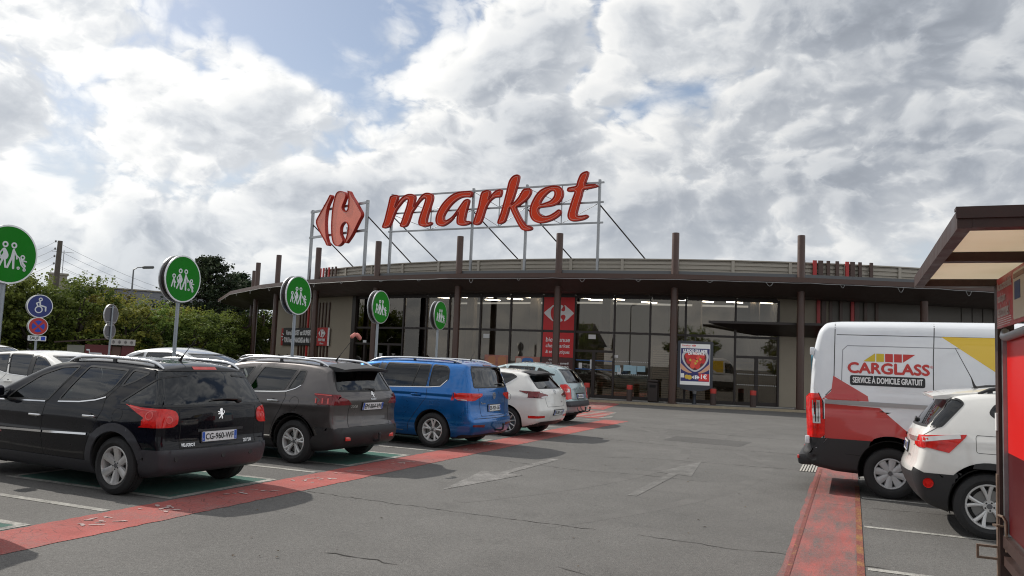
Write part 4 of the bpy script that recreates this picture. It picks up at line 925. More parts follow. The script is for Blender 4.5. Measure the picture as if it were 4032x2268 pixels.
# outlines measured for the rooftop signs: (along, height) in metres
WORD_O = (-21.8, 35.05) ; WORD_D = (0.9969, -0.0787) ; WORD_LEN = 11.435
LOGO_O = (-28.55, 37.5) ; LOGO_D = (0.93041, -0.36652) ; LOGO_LEN = 5.32
TRACE = {
  'm': [(0.059,9.69),(0.27,9.76),(0.481,9.75),(0.541,9.68),(0.501,9.5),(0.411,9.27),(0.381,9.12),(0.561,9.38),(0.782,9.61),(1.043,9.74),(1.303,9.76),(1.524,9.7),(1.605,9.56),(1.574,9.37),(1.534,9.18),(1.524,9.1),(1.714,9.34),(1.895,9.58),(2.126,9.74),(2.387,9.75),(2.587,9.67),(2.658,9.52),(2.628,9.31),(2.537,9.02),(2.447,8.76),(2.377,8.49),(2.356,8.3),(2.437,8.25),(2.638,8.27),(2.668,8.19),(2.557,8.1),(2.316,8.05),(2.056,8.07),(1.895,8.16),(1.856,8.31),(1.905,8.53),(1.986,8.78),(2.086,9.04),(2.176,9.32),(2.196,9.45),(2.136,9.49),(2.006,9.44),(1.805,9.26),(1.625,9.03),(1.454,8.81),(1.364,8.55),(1.263,8.29),(1.163,8.13),(0.963,8.07),(0.802,8.1),(0.752,8.2),(0.842,8.42),(0.942,8.72),(1.053,9.02),(1.133,9.31),(1.143,9.46),(1.072,9.5),(0.902,9.43),(0.691,9.22),(0.501,9.01),(0.371,8.75),(0.26,8.45),(0.14,8.19),(-0.01,8.1),(-0.221,8.06),(-0.332,8.1),(-0.342,8.21),(-0.241,8.47),(-0.151,8.85),(-0.061,9.23),(-0.01,9.49)],
  'a': [(4.564,9.71),(4.785,9.7),(4.884,9.63),(4.864,9.51),(4.775,9.39),(4.554,9.41),(4.283,9.39),(4.001,9.27),(3.721,9.05),(3.48,8.75),(3.36,8.54),(3.36,8.39),(3.43,8.32),(3.59,8.36),(3.831,8.51),(4.072,8.78),(4.263,9.04),(4.443,9.25),(4.604,9.31),(4.714,9.3),(4.754,9.19),(4.704,8.98),(4.633,8.73),(4.584,8.48),(4.564,8.32),(4.614,8.24),(4.834,8.22),(4.854,8.14),(4.754,8.06),(4.503,8.01),(4.252,8.03),(4.112,8.12),(4.082,8.29),(4.102,8.5),(4.133,8.68),(4.001,8.54),(3.801,8.3),(3.561,8.13),(3.31,8.03),(3.089,8.05),(2.938,8.15),(2.869,8.32),(2.889,8.56),(3.009,8.85),(3.199,9.13),(3.44,9.37),(3.771,9.59),(4.143,9.7)],
  'r': [(5.406,9.58),(5.617,9.68),(5.798,9.68),(5.887,9.59),(5.868,9.39),(5.798,9.21),(5.958,9.45),(6.168,9.62),(6.379,9.68),(6.519,9.64),(6.519,9.48),(6.45,9.32),(6.289,9.3),(6.108,9.28),(5.897,9.13),(5.727,8.88),(5.637,8.63),(5.537,8.31),(5.407,8.07),(5.186,8.01),(5.035,8.06),(5.035,8.2),(5.135,8.52),(5.255,8.91),(5.326,9.29)],
  'k': [(7.051,10.26),(7.232,10.33),(7.382,10.31),(7.422,10.2),(7.382,9.98),(7.302,9.66),(7.212,9.35),(7.092,9.03),(7.031,8.93),(7.202,9.03),(7.412,9.25),(7.553,9.49),(7.663,9.61),(7.834,9.64),(8.014,9.62),(8.074,9.51),(8.044,9.36),(7.904,9.15),(7.683,8.98),(7.432,8.83),(7.322,8.77),(7.422,8.57),(7.613,8.25),(7.793,8.0),(7.974,7.87),(8.175,7.81),(8.185,7.69),(8.014,7.63),(7.793,7.64),(7.633,7.71),(7.473,7.91),(7.282,8.22),(7.092,8.55),(6.971,8.78),(6.911,8.56),(6.831,8.32),(6.75,8.12),(6.6,8.03),(6.419,8.01),(6.349,8.07),(6.379,8.22),(6.49,8.5),(6.6,8.9),(6.7,9.29),(6.79,9.69),(6.881,10.05)],
  'e': [(8.998,9.67),(9.278,9.68),(9.509,9.62),(9.659,9.46),(9.699,9.26),(9.639,9.05),(9.479,8.86),(9.248,8.75),(8.998,8.71),(8.696,8.69),(8.496,8.66),(8.486,8.52),(8.586,8.38),(8.797,8.29),(9.057,8.32),(9.298,8.44),(9.468,8.55),(9.579,8.54),(9.63,8.45),(9.579,8.31),(9.359,8.15),(9.067,8.03),(8.727,7.96),(8.445,7.98),(8.205,8.1),(8.064,8.31),(8.024,8.54),(8.064,8.82),(8.185,9.09),(8.366,9.36),(8.616,9.56)],
  'e_hole': [(8.566,8.87),(8.797,8.91),(9.067,9.0),(9.228,9.17),(9.258,9.33),(9.198,9.42),(9.047,9.43),(8.847,9.29),(8.656,9.08)],
  't': [(10.502,10.1),(10.663,10.21),(10.833,10.24),(10.903,10.19),(10.874,10.02),(10.803,9.81),(10.753,9.63),(10.993,9.63),(11.255,9.62),(11.354,9.56),(11.325,9.49),(11.124,9.45),(10.833,9.41),(10.673,9.38),(10.623,9.15),(10.532,8.85),(10.442,8.5),(10.402,8.28),(10.472,8.23),(10.673,8.23),(10.884,8.25),(10.963,8.2),(10.923,8.12),(10.743,8.03),(10.442,7.98),(10.191,7.98),(10.051,8.04),(9.96,8.18),(9.96,8.37),(10.061,8.72),(10.151,9.02),(10.252,9.33),(10.061,9.34),(9.91,9.36),(9.88,9.44),(9.93,9.54),(10.09,9.57),(10.321,9.61),(10.372,9.8)],
  'c1': [(2.079,10.32),(2.25,10.28),(2.241,10.16),(2.07,9.93),(1.899,9.66),(1.81,9.25),(1.8,8.84),(1.854,8.42),(1.962,8.04),(2.124,7.74),(2.263,7.55),(2.231,7.47),(2.047,7.52),(1.877,7.72),(1.5,8.08),(1.154,8.44),(0.898,8.75),(0.835,8.97),(0.93,9.13),(1.262,9.47),(1.607,9.82),(1.864,10.08)],
  'c2': [(2.918,10.43),(3.197,10.41),(3.457,10.33),(3.628,10.19),(3.628,10.03),(3.511,9.82),(3.371,9.59),(3.349,9.45),(3.529,9.29),(3.713,9.25),(3.875,9.33),(3.919,9.53),(3.929,9.85),(3.843,10.14),(3.789,10.33),(3.834,10.35),(3.982,10.29),(4.216,10.02),(4.593,9.66),(4.97,9.26),(5.176,9.04),(5.208,8.85),(5.024,8.63),(4.733,8.26),(4.432,7.89),(4.185,7.67),(3.96,7.5),(3.821,7.54),(3.843,7.66),(3.951,7.89),(4.027,8.16),(4.023,8.4),(3.884,8.59),(3.735,8.65),(3.529,8.6),(3.371,8.46),(3.327,8.26),(3.381,8.01),(3.552,7.8),(3.628,7.67),(3.574,7.56),(3.381,7.43),(3.102,7.38),(2.842,7.47),(2.64,7.66),(2.488,8.04),(2.402,8.58),(2.393,9.2),(2.456,9.73),(2.586,10.16),(2.712,10.35)],
}
# ------------------------------------------------------------------ the supermarket: concentric faceted arcs round one centre
CX, CY = -13.5, 67.6
def pol(th, R, z=0.): t = R_(th); return Vector((CX+R*math.sin(t), CY-R*math.cos(t), z))
BROWN = mat('brown_coated_steel', (.070, .036, .026), .42, var=.15, vscale=2.)
DBROWN = mat('dark_brown_frame', (.020, .013, .011), .45)
SOFF = mat('soffit_brown', (.050, .034, .028), .6, var=.12, vscale=1.5)
BEIGE = mat('beige_render', (.30, .262, .205), .9, bump=.25, bscale=90, var=.07, vscale=.8)
CLADB = mat('taupe_cladding', (.38, .345, .29), .5, .2, var=.06, vscale=.7)
CLADD = mat('grey_brown_cladding', (.115, .104, .090), .55, .1, var=.06, vscale=.7)
GALV = mat('galvanised_steel', (.34, .35, .36), .42, .8, var=.15, vscale=5.)
STEELD = mat('roof_edge_grey', (.13, .135, .14), .5, .5, var=.1, vscale=2.)
REDM = mat('red_coated', (.42, .022, .022), .4)
store = empty('supermarket_building', (CX, CY-32.2, 0), 0, 'long curved brown supermarket with glass front under a wide dark canopy', 'supermarket')
INV = Matrix.Translation((-CX, -(CY-32.2), 0))
def sp(mb, name, m, parent=None, smooth=False):
    """part of the store: shapes given in world coordinates"""
    o = mb.build(name, m, None, smooth=smooth)
    for v in o.data.vertices: v.co.x -= CX; v.co.y -= CY-32.2
    o.parent = parent or store
    return o
def sp_text(s, size, frame, m, width=None, bold=0., slant=0., parent=None, name='lettering'):
    o = text_obj(name, s, size, frame, m, None, width=width, bold=bold, slant=slant)
    for v in o.data.vertices: v.co.x -= CX; v.co.y -= CY-32.2
    o.parent = parent or store; return o
COLTH = [19.8, 11.04, 2.45, -6.05, -14.8, -23.6, -32.75, -42.1, -52.2]
def arcseg(mb, t0, t1, prof, flare=False):
    """prof: closed list of (R,z) swept between two angles as a straight facet"""
    n = len(prof); fl = (lambda t, r: r) if not flare else (lambda t, r: r+np.interp(-t, [33, 45, 61.5], [0, .5, 2.4])*max(0, (r-30.8)/4.2))
    v = [pol(t0, fl(t0, r), z) for r, z in prof]+[pol(t1, fl(t1, r), z) for r, z in prof]
    f = [tuple(range(n)), tuple(range(2*n-1, n-1, -1))]+[(i, n+i, n+(i+1) % n, (i+1) % n) for i in range(n)]
    return mb.add(v, f)
# columns
for i, t in enumerate(COLTH):
    p = pol(t, 34.0)
    c = sp(MB().lathe([(.0, .06), (.155, .06), (.155, 7.34), (.148, 7.36), (0, 7.36)], 20, 'z', tuple(p)).lathe([(.22, .10), (.22, .13), (.16, .135)], 20, 'z', tuple(p)), 'column', BROWN, smooth=40)
for t in (28.6,): sp(MB().lathe([(0, .06), (.155, .06), (.155, 4.8)], 20, 'z', tuple(pol(t, 34.0))), 'column', BROWN, smooth=40)
# forecourt pavement with kerb
CUTS = [46.2, 37.4, 28.6, 19.9, 11.2, 2.5, -6.1, -14.8, -23.6, -32.5, -45., -61.5]
KERB = mat('kerb_concrete', (.20, .19, .175), .85, bump=.3, bscale=60, var=.12, vscale=3.)
KYEL = mat('kerb_yellow_edge', (.30, .25, .17), .8, var=.25, vscale=6.)
fc = empty('forecourt', (0, 0, 0)); tag(fc, kind='structure')
for a, b in zip(CUTS, CUTS[1:]):
    o = arcseg(MB(), a, b, [(31.0, .0), (34.42, .0), (34.42, .09), (31.0, .10)]).build('paving_slab', KERB, fc)
    arcseg(MB(), a, b, [(34.42, 0), (34.56, 0), (34.55, .095), (34.42, .098)]).build('kerb_stone', KYEL, fc)
    if b > -15: arcseg(MB(), a, b, [(33.15, .09), (33.27, .09), (33.27, .108), (33.15, .108)]).build('white_line', mat('white_line_paint', (.5, .49, .46), .7, var=.2, vscale=8.), fc)
# canopy, one facet between each pair of columns
for a, b in zip(CUTS, CUTS[1:]):
    left = b < -50
    sp(arcseg(MB(), a, b, [(34.2, 5.50), (35.0, 5.47), (35.0, 5.27), (34.93, 5.25), (34.93, 5.40), (34.2, 5.42)], True), 'fascia', BROWN)
    sp(arcseg(MB(), a, b, [(34.92, 5.26), (33.6, 4.80), (33.6, 4.86), (34.9, 5.36)], True), 'canopy_underside', SOFF)
    for k in range(9):
        r0 = 33.6-.30*k
        sp(arcseg(MB(), a, b, [(r0-.008, 4.80), (r0-.284, 4.80), (r0-.284, 4.83), (r0-.008, 4.83)], True), 'soffit_plank', SOFF)
    sp(arcseg(MB(), a, b, [(34.3, 5.44), (30.8, 5.52), (30.8, 4.86), (33.62, 4.86)], True), 'canopy_deck', STEELD)
    if b > -24: sp(arcseg(MB(), a, b, [(33.95, 5.50), (33.95, 5.72), (33.55, 5.72), (33.55, 5.50)]), 'roof_edge_box', STEELD)
ef = [(37.42, 5.48), (37.42, 5.25), (35.4, 4.8), (30.8, 4.8), (30.8, 5.5)]
sp(MB().add([pol(-61.5, r, z) for r, z in ef]+[pol(-61.7, r, z) for r, z in ef], [(0, 1, 2, 3, 4), (9, 8, 7, 6, 5)]+[(i, i+5, (i+1) % 5+5, (i+1) % 5) for i in range(5)]), 'end_fascia', BROWN)
# parapet clad in horizontal ribs
def rib_profile(R, z0, z1, n):
    p = []; h = (z1-z0)/n
    for i in range(n):
        z = z0+i*h; p += [(R, z), (R, z+h*.55), (R-.045, z+h*.68), (R-.045, z+h*.88)]
    p += [(R, z1), (R-.12, z1), (R-.12, z0)]
    return p
PAR = [40.5, 37.4, 33., 28.6, 24.2, 19.9, 15.5, 11.2, 6.8, 2.5, -1.8, -6.1, -10.4, -14.8, -19.2, -23.6, -28.]
for a, b in zip(PAR, PAR[1:]):
    sp(arcseg(MB(), a, b, rib_profile(32.2, 5.45, 6.42, 5)), 'parapet_panel', CLADB)
    sp(arcseg(MB(), a, b, [(32.26, 6.42), (32.26, 6.47), (32.0, 6.47), (32.0, 6.42)]), 'parapet_cap', CLADB)
    sp(arcseg(MB(), a+.12, a-.12, [(32.25, 5.45), (32.25, 6.42), (32.15, 6.42), (32.15, 5.45)]), 'cover_strip', CLADB)
for a, b in zip([-28, -30, -32, -34, -36, -38, -40], [-30, -32, -34, -36, -38, -40, -42]):
    for k in range(5):
        t0 = a+(b-a)*k/5; t1 = a+(b-a)*(k+.82)/5
        sp(arcseg(MB(), t0, t1, [(31.6, 5.45), (31.6, 6.05), (31.5, 6.05), (31.5, 5.45)]), 'parapet_board', CLADB)
for k in range(20):
    t0 = 40.5+k*.6; sp(arcseg(MB(), t0+.5, t0, [(32.0, 5.3), (32.0, 5.95), (31.9, 5.95), (31.9, 5.3)]), 'parapet_board', CLADD)
def batten(th, R, z0, z1, w, m, d=.07):
    a = w/R*57.3/2; sp(arcseg(MB(), th+a, th-a, [(R, z0), (R+d, z0), (R+d, z1), (R, z1)]), 'batten', m)
for th, w, m in ((20.85, .17, BROWN), (21.75, .16, REDM), (22.2, .21, BROWN), (22.8, .14, BROWN), (23.5, .14, BROWN), (24.28, .15, REDM), (24.7, .20, BROWN), (25.3, .14, BROWN), (26.2, .14, BROWN)): batten(th, 32.27, 5.45, 6.56, w, m)
for th, w, m in ((-25.2, .14, BROWN), (-25.9, .12, BROWN), (-26.6, .14, REDM), (-27.2, .12, BROWN), (-27.8, .14, REDM), (-28.5, .14, REDM), (-29.2, .14, BROWN)): batten(th, 32.3, 5.5, 6.55, w, m)
# roof plate
sp(MB().add([pol(t, 31.9, 6.0) for t in range(44, -44, -4)]+[pol(-40, 20, 6.0), pol(40, 20, 6.0)], [tuple(range(24))]), 'roof', STEELD)
# glazed front
MUL = [-21.4, -17.9, -14.33, -11.48, -8.92, -5.65, -2.71, .23, 3.04, 6.31, 9.17, 11.94, 15.77, 19.05]
PANE = glass_mat('shop_glass', (.62, .59, .54), .06, gl=(.92, .86, .78))
def mull(th, z0, z1, w=.085, d=.13): 
    a = w/32.2*57.3/2; return sp(arcseg(MB(), th+a, th-a, [(32.12, z0), (32.12+d, z0), (32.12+d, z1), (32.12, z1)]), 'mullion', DBROWN)
for t in MUL: mull(t, .1, 4.72)
for a, b in zip(MUL, MUL[1:]):
    g = .09; 
    door = a in (-21.4, -17.9, 15.77); red = a == .23
    for z0, z1 in ((.1, .24), (3.01, 3.11), (4.62, 4.80)): sp(arcseg(MB(), b-g, a+g, [(32.13, z0), (32.235, z0), (32.235, z1), (32.13, z1)]), 'transom', DBROWN)
    if door or a == 3.04: sp(arcseg(MB(), b-g, a+g, [(32.13, 2.14), (32.233, 2.14), (32.233, 2.25), (32.13, 2.25)]), 'transom', DBROWN)
    rows = [(3.11, 4.62)] + ([(2.25, 3.01), (.24, 2.14)] if door or a == 3.04 else [(.24, 3.01)])
    if red: continue
    for z0, z1 in rows:
        sp(arcseg(MB(), b-g, a+g, [(32.17, z0), (32.19, z0), (32.19, z1), (32.17, z1)]), 'pane', PANE)
    if door or a == 3.04:
        m_ = (a+b)/2
        for off in (-.06, .06):
            sp(arcseg(MB(), m_+off+.07, m_+off-.07, [(32.14, .1), (32.24, .1), (32.24, 2.14), (32.14, 2.14)]), 'door_stile', DBROWN)
# welcome panel in the glazing
REDP = mat('red_sign_panel', (.56, .022, .026), .5, var=.05, vscale=2.); WHT = mat('sign_white', (.75, .75, .75), .5); MAROON = mat('maroon_panel', (.075, .022, .020), .4)
wp = empty('welcome_panel', pol(1.6, 32.24, 1.6), 0, 'tall red panel with white emblem and welcome lettering set in the glass front', 'sign')
def flat_frame(th, R, z0):
    """u to the right, v up, d outwards, tangent to the arc at th"""
    t = R_(th); o = pol(th, R, z0); ux = Vector((math.cos(t), math.sin(t), 0)); nn = Vector((math.sin(t), -math.cos(t), 0))
    return lambda u, v, d=0.: o+ux*u+Vector((0, 0, v))+nn*d
def to_child(o, root):
    """give an object built in world coordinates to a root without moving it"""
    M = Matrix.LocRotScale(root.location, root.rotation_euler, None).inverted()
    for v in o.data.vertices: v.co = M @ v.co
    o.parent = root; return o
fw = flat_frame(1.63, 32.22, 0); hw = .76
for z0, z1, m in ((3.12, 4.64, REDP), (1.86, 3.0, REDP), (.25, 1.84, MAROON)):
    to_child(MB().prism([(-hw, z0), (hw, z0), (hw, z1), (-hw, z1)], -.02, .02, fw).build('panel', m), wp)
def logo_polys(cx, cy, s):
    """two-part arrow emblem normalised to height 1"""
    out = []
    xs = [p[0] for p in TRACE['c1']+TRACE['c2']]; zs = [p[1] for p in TRACE['c1']+TRACE['c2']]
    x0, z0, h = (min(xs)+max(xs))/2, (min(zs)+max(zs))/2, max(zs)-min(zs)
    for k in ('c1', 'c2'): out.append([(cx+(a-x0)/h*s, cy+(b-z0)/h*s) for a, b in catmull(TRACE[k], 3)])
    return out
def emblem_on(root, frame, cx, cy, s, m, d=.004, name='emblem', sx=1.):
    for p in logo_polys(0, 0, s):
        to_child(MB().prism([(cx+a*sx, cy+b) for a, b in p], 0, d, frame).build(name, m), root)
fr2 = lambda u, v, d=0.: fw(u, v, .021+d)
emblem_on(wp, fr2, 0, 3.90, .80, WHT, sx=1.25)
for s, size, z, wd, u in (('bienvenue', .30, 2.66, 1.16, 0), ('chez market', .24, 2.38, 1.16, 0), ('& ses boutiques', .22, 2.10, 1.16, 0), ('ouvert', .13, 1.74, .42, -.2), ('du lundi au samedi', .14, 1.58, 1.1, 0), ('8h30  20h00', .17, 1.40, 1.1, 0)):
    o = text_obj('lettering', s, size, lambda a, b, d=0, u=u, z=z: fw(a+u, b+z, .024+d), WHT, None, width=wd, bold=.004, slant=.12); to_child(o, wp)
# left rendered wall (straight, tangent to the arc) with battens
W1 = Vector((-25.56, 37.75, 0)); WD = Vector((-.927, .375, 0)).normalized(); WN = Vector((-WD.y, WD.x, 0))
if WN.y > 0: WN = -WN
wl = lambda s, z, d=0.: W1+WD*s+WN*d+Vector((0, 0, z))
def wbox(s0, s1, z0, z1, d0, d1): return MB().add([wl(s, z, d) for d in (d0, d1) for s, z in ((s0, z0), (s1, z0), (s1, z1), (s0, z1))], [(0, 1, 2, 3), (7, 6, 5, 4), (0, 4, 5, 1), (1, 5, 6, 2), (2, 6, 7, 3), (3, 7, 4, 0)])
for a, b in ((-.1, 2.8), (2.81, 5.6), (5.61, 8.4)): sp(wbox(a, b, .1, 4.86, -.3, 0), 'rendered_wall', BEIGE)
sp(wbox(8.38, 8.4, .1, 4.8, -8, -.301), 'side_wall', BEIGE)
sp(wbox(-.45, -.1, .1, 4.86, -.2, .12), 'corner_pilaster', DBROWN)
for s0, w, m in ((2.25, .10, BROWN), (2.6, .12, BROWN), (2.95, .08, BROWN), (3.3, .16, BROWN), (3.72, .11, REDM), (4.1, .10, BROWN), (4.45, .13, REDM), (4.75, .10, BROWN), (5.05, .14, BROWN), (5.4, .10, BROWN)): sp(wbox(s0, s0+w, .12, 4.5, .002, .08), 'batten', m)
for s0 in (7.75, 6.7):
    sp(MB().prism([(s0+.16*math.cos(a), 1.0+.42*math.sin(a)) for a in np.linspace(0, 2*math.pi, 24, endpoint=False)], .002, .03, lambda u, v, d: wl(u, v, d)), 'oval_opening', mat('opening_dark', (.03, .02, .016), .6))
# right-hand walls
for a, b, m in ((23.2, 19.05, BEIGE), (27, 23.2, CLADD), (33.0, 27, CLADD)): sp(arcseg(MB(), a, b, [(32.0, .1), (32.2, .1), (32.2, 4.85), (32.0, 4.85)]), 'rendered_wall' if m is BEIGE else 'clad_wall', m)
for k in range(13):
    t0 = 33+k*1.0; sp(arcseg(MB(), t0+.9, t0, [(32.0, .1), (32.2, .1), (32.2, 4.85), (32.0, 4.85)]), 'clad_board', CLADD)
for th, w, m in ((22.1, .14, REDM), (22.5, .2, BROWN), (23.05, .13, BROWN), (23.85, .13, BROWN), (24.76, .14, REDM), (25.1, .2, BROWN), (25.8, .13, BROWN), (26.7, .13, BROWN)): batten(th, 32.21, .12, 4.8, w, m)
# wedge awning over the side door
aw = [pol(13.5, 33.7, 3.56), pol(17.3, 32.3, 3.16), pol(24.5, 32.3, 3.16), pol(24.5, 34.1, 3.62)]
sp(MB().add([p for p in aw]+[p+Vector((0, 0, .10)) for p in aw], [(3, 2, 1, 0), (4, 5, 6, 7), (0, 1, 5, 4), (1, 2, 6, 5), (2, 3, 7, 6), (3, 0, 4, 7)]), 'entrance_awning', DBROWN)
# inside: floor, back wall, ceiling with light tubes
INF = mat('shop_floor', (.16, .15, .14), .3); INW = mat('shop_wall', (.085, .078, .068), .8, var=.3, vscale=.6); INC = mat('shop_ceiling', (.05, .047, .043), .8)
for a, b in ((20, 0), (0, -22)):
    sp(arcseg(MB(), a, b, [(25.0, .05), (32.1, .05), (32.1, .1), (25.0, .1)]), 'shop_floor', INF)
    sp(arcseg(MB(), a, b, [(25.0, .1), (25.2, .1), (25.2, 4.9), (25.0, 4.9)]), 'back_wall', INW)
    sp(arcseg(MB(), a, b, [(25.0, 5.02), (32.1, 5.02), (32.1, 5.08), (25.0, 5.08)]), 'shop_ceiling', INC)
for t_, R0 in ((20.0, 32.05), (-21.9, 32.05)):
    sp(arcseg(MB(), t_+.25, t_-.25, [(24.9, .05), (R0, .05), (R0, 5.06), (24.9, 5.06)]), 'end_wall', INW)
TUBE = mat('light_tube', (1, 1, 1), .5, emit=(1., .95, .86), estr=26.)
rg = random.Random(11)
for th, R in ((2.6, 30.2), (3.4, 29.), (5.6, 29.6), (9.2, 30.4), (11.2, 30.2), (8.4, 28), (13.8, 29.5), (14.9, 30.4), (16.4, 29.6), (18.4, 30.3), (19.3, 29.8), (-3, 30.3), (-1, 30.4), (-5.2, 29.2), (-7.3, 30.4), (-9.9, 30.3), (-12.6, 30.2), (-8.6, 28.6)):
    p = pol(th, R, 4.80); d = Vector((.78, .62, 0))
    sp(MB().bar(p-d*.42, p+d*.42, .07, .045), 'light_tube', TUBE)
for th in (-17, -9, -2, 5, 13, 18): sp(MB().box(*(lambda p: (p.x-.2, p.x+.2, p.y-.2, p.y+.2, .1, 5.0))(pol(th, 30.2))), 'inner_pillar', mat('inner_pillar_beige', (.20, .165, .125), .8))
# slatted counter and posts behind the glass
SLAT = mat('pale_wood', (.62, .52, .35), .6, var=.12, vscale=5.)
def counter(t0, t1, z0, z1, R, label):
    o = empty('slatted_counter', pol((t0+t1)/2, R, .1), 0, label, 'counter', 'pale slatted counters behind the glass'); n = int((z1-z0)/.105)
    for k in range(n):
        z = z0+k*.105; to_child(arcseg(MB(), t1, t0, [(R, z), (R+.03, z), (R+.03, z+.082), (R, z+.082)]).build('slat', SLAT), o)
    to_child(arcseg(MB(), t1-.02, t0+.02, [(R-.06, z0), (R-.005, z0), (R-.005, z1), (R-.06, z1)]).build('backing', mat('counter_backing', (.03, .025, .02), .8)), o)
counter(5.9, 8.9, .2, 1.05, 31.4, 'pale wooden slatted counter behind glass beside the second bollard')
counter(9.3, 11.6, .2, 2.5, 30.9, 'tall pale slatted screen behind glass left of the thick column')
counter(12.1, 14.2, .2, .85, 31.4, 'low pale slatted counter behind the poster stand')
counter(4.6, 5.9, .2, 2.5, 31.2, 'narrow tall slatted screen behind glass left of the counter')
YBAND = mat('mustard_band', (.22, .14, .02), .6)
sp(arcseg(MB(), 15.6, 13.4, [(31.3, 1.62), (31.32, 1.62), (31.32, 2.0), (31.3, 2.0)]), 'shop_band', YBAND); sp(arcseg(MB(), 19, 15.9, [(31.3, 1.62), (31.32, 1.62), (31.32, 2.0), (31.3, 2.0)]), 'shop_band', YBAND)
fb = flat_frame(14.4, 31.34, 1.8); sp_text('A SAISIR', .22, lambda a, b, d=0: fb(a, b), mat('band_brown', (.05, .035, .01), .6), width=1.0)
fb2 = flat_frame(17.4, 31.34, 1.8); sp_text('DESTOCKAGE', .22, lambda a, b, d=0: fb2(a, b), mat('band_brown', (.05, .035, .01), .6), width=1.4)
# stickers and notices on the panes
def notice(th, z, w, h, m, name='notice', R=32.205):
    f = flat_frame(th, R, z); return sp(MB().prism([(-w/2, -h/2), (w/2, -h/2), (w/2, h/2), (-w/2, h/2)], 0, .006, f), name, m)
PAP = mat('paper_white', (.62, .63, .63), .7); PBL = mat('paper_pale_blue', (.34, .52, .60), .7)
for th, z, w, h, m in ((6.65, 1.45, .24, .3, PBL), (6.8, 1.35, .16, .3, PAP), (7.45, 1.5, .36, .26, PBL), (7.95, 1.42, .26, .38, PBL), (8.55, 1.48, .36, .26, PBL), (6.5, 2.0, .2, .12, PAP), (3.6, 1.52, .15, .26, PAP), (4.5, 1.6, .12, .42, PAP), (-19.7, 2.3, .3, .16, PAP), (-17.2, 1.6, .26, .22, PAP), (-5.0, 2.75, .34, .2, PAP), (4.5, 2.85, .34, .2, PAP), (-2.3, 1.15, .22, .3, PBL), (-1.7, 1.12, .24, .2, PBL)): notice(th, z, w, h, m)
for th in np.arange(6.5, 9.1, .17): notice(th, 1.78, .05, .03, PAP, 'safety_dot'); notice(th, 1.2, .05, .03, PAP, 'safety_dot')
for th in np.arange(16.0, 18.9, .17): notice(th, 1.45, .05, .03, PAP, 'safety_dot'); notice(th, .98, .05, .03, PAP, 'safety_dot')
for th in np.arange(-14.2, -5.8, .17): notice(th, 1.25, .05, .03, PAP, 'safety_dot')
BLT = mat('blue_tape', (.02, .10, .30), .5)
for z in (1.35, 1.75): sp(arcseg(MB(), 6.2, 3.2, [(32.2, z), (32.206, z), (32.206, z+.04), (32.2, z+.04)]), 'blue_tape', BLT)
def poster(th, z, w, h, label, cols):
    f = flat_frame(th, 32.215, z); r = empty('window_poster', f(0, -h/2, .03), 0, label, 'poster')
    to_child(MB().prism([(-w/2, -h/2), (w/2, -h/2), (w/2, h/2), (-w/2, h/2)], 0, .01, f).build('sheet', mat('poster_base', (.40, .16, .12), .6, var=.4, vscale=3.)), r)
    for (u, v, a, b, c) in cols: to_child(MB().prism(roundpoly([(u-a, v-b), (u+a, v-b), (u+a, v+b), (u-a, v+b)], min(a, b)*.6, 4), .01, .013, f).build('print', c), r)
    return f, r
ORG = mat('poster_orange', (.46, .20, .10), .6); TEAL = mat('poster_blue', (.05, .16, .42), .6); CRM = mat('poster_cream', (.55, .50, .44), .6)
f, r = poster(-3.9, 1.42, 1.3, .86, 'orange poster low in the window left of the red panel', [(0, -.25, .55, .16, CRM), (-.25, .15, .2, .22, ORG), (.3, .15, .22, .22, ORG)])
f, r = poster(-1.0, 1.45, 1.25, .75, 'orange and blue poster with round badge beside the red panel', [(0, .0, .3, .32, TEAL), (-.45, .1, .14, .2, CRM), (.45, -.1, .14, .2, ORG), (0, -.03, .22, .22, CRM)])
to_child(text_obj('lettering', 'ACT FOR FOOD', .07, lambda a, b, d=0: f(a, b-.03, .015), mat('poster_navy', (.01, .03, .12), .6), None, width=.36), r)
# banner on the rendered wall
bn = empty('wall_banner', wl(4.7, 2.45, .12), 0, 'long black banner with white lettering and red end on the beige wall', 'banner')
BBLK = mat('banner_black', (.022, .020, .020), .5); BRED = mat('banner_red', (.40, .025, .025), .5); BWHT = mat('banner_white', (.66, .66, .66), .6)
def bpatch(s0, s1, z0, z1, m, d, name):
    n = 10; v = []; 
    for i in range(n+1):
        s = s0+(s1-s0)*i/n
        for z in (z0, z1): v.append(wl(s, z+.012*math.sin(s*3.1), d+.012*math.sin(s*2.3)))
    to_child(mob(name, v, [(2*i, 2*i+2, 2*i+3, 2*i+1) for i in range(n)], m), bn)
bpatch(2.28, 2.02, 2.0, 3.04, BWHT, .13, 'banner_edge'); bpatch(3.28, 2.2, 2.0, 3.04, BRED, .132, 'banner_end'); bpatch(7.2, 3.28, 1.98, 3.02, BBLK, .13, 'banner_cloth'); bpatch(7.42, 7.2, 1.96, 3.0, BRED, .132, 'banner_end')
bf = lambda u, v, d=0.: wl(5.35-u, 2.5+v, .15+d)
for s, z, wd in (('Votre MARKET est OUVERT', .22, 2.9), ('TOUS les DIMANCHES de 9h à 13h', -.22, 3.3)):
    to_child(text_obj('lettering', s, .34, lambda a, b, d=0, z=z: bf(a, b*1.2+z, d), BWHT, None, width=wd, bold=.016), bn)
emblem_on(bn, lambda u, v, d=0.: wl(2.74-u, 2.72+v, .155+d), 0, 0, .46, BWHT, sx=1.1)
to_child(text_obj('lettering', 'market', .30, lambda a, b, d=0: wl(2.74-a, 2.36+b, .155+d), BWHT, None, width=.72, bold=.008, slant=.2), bn)
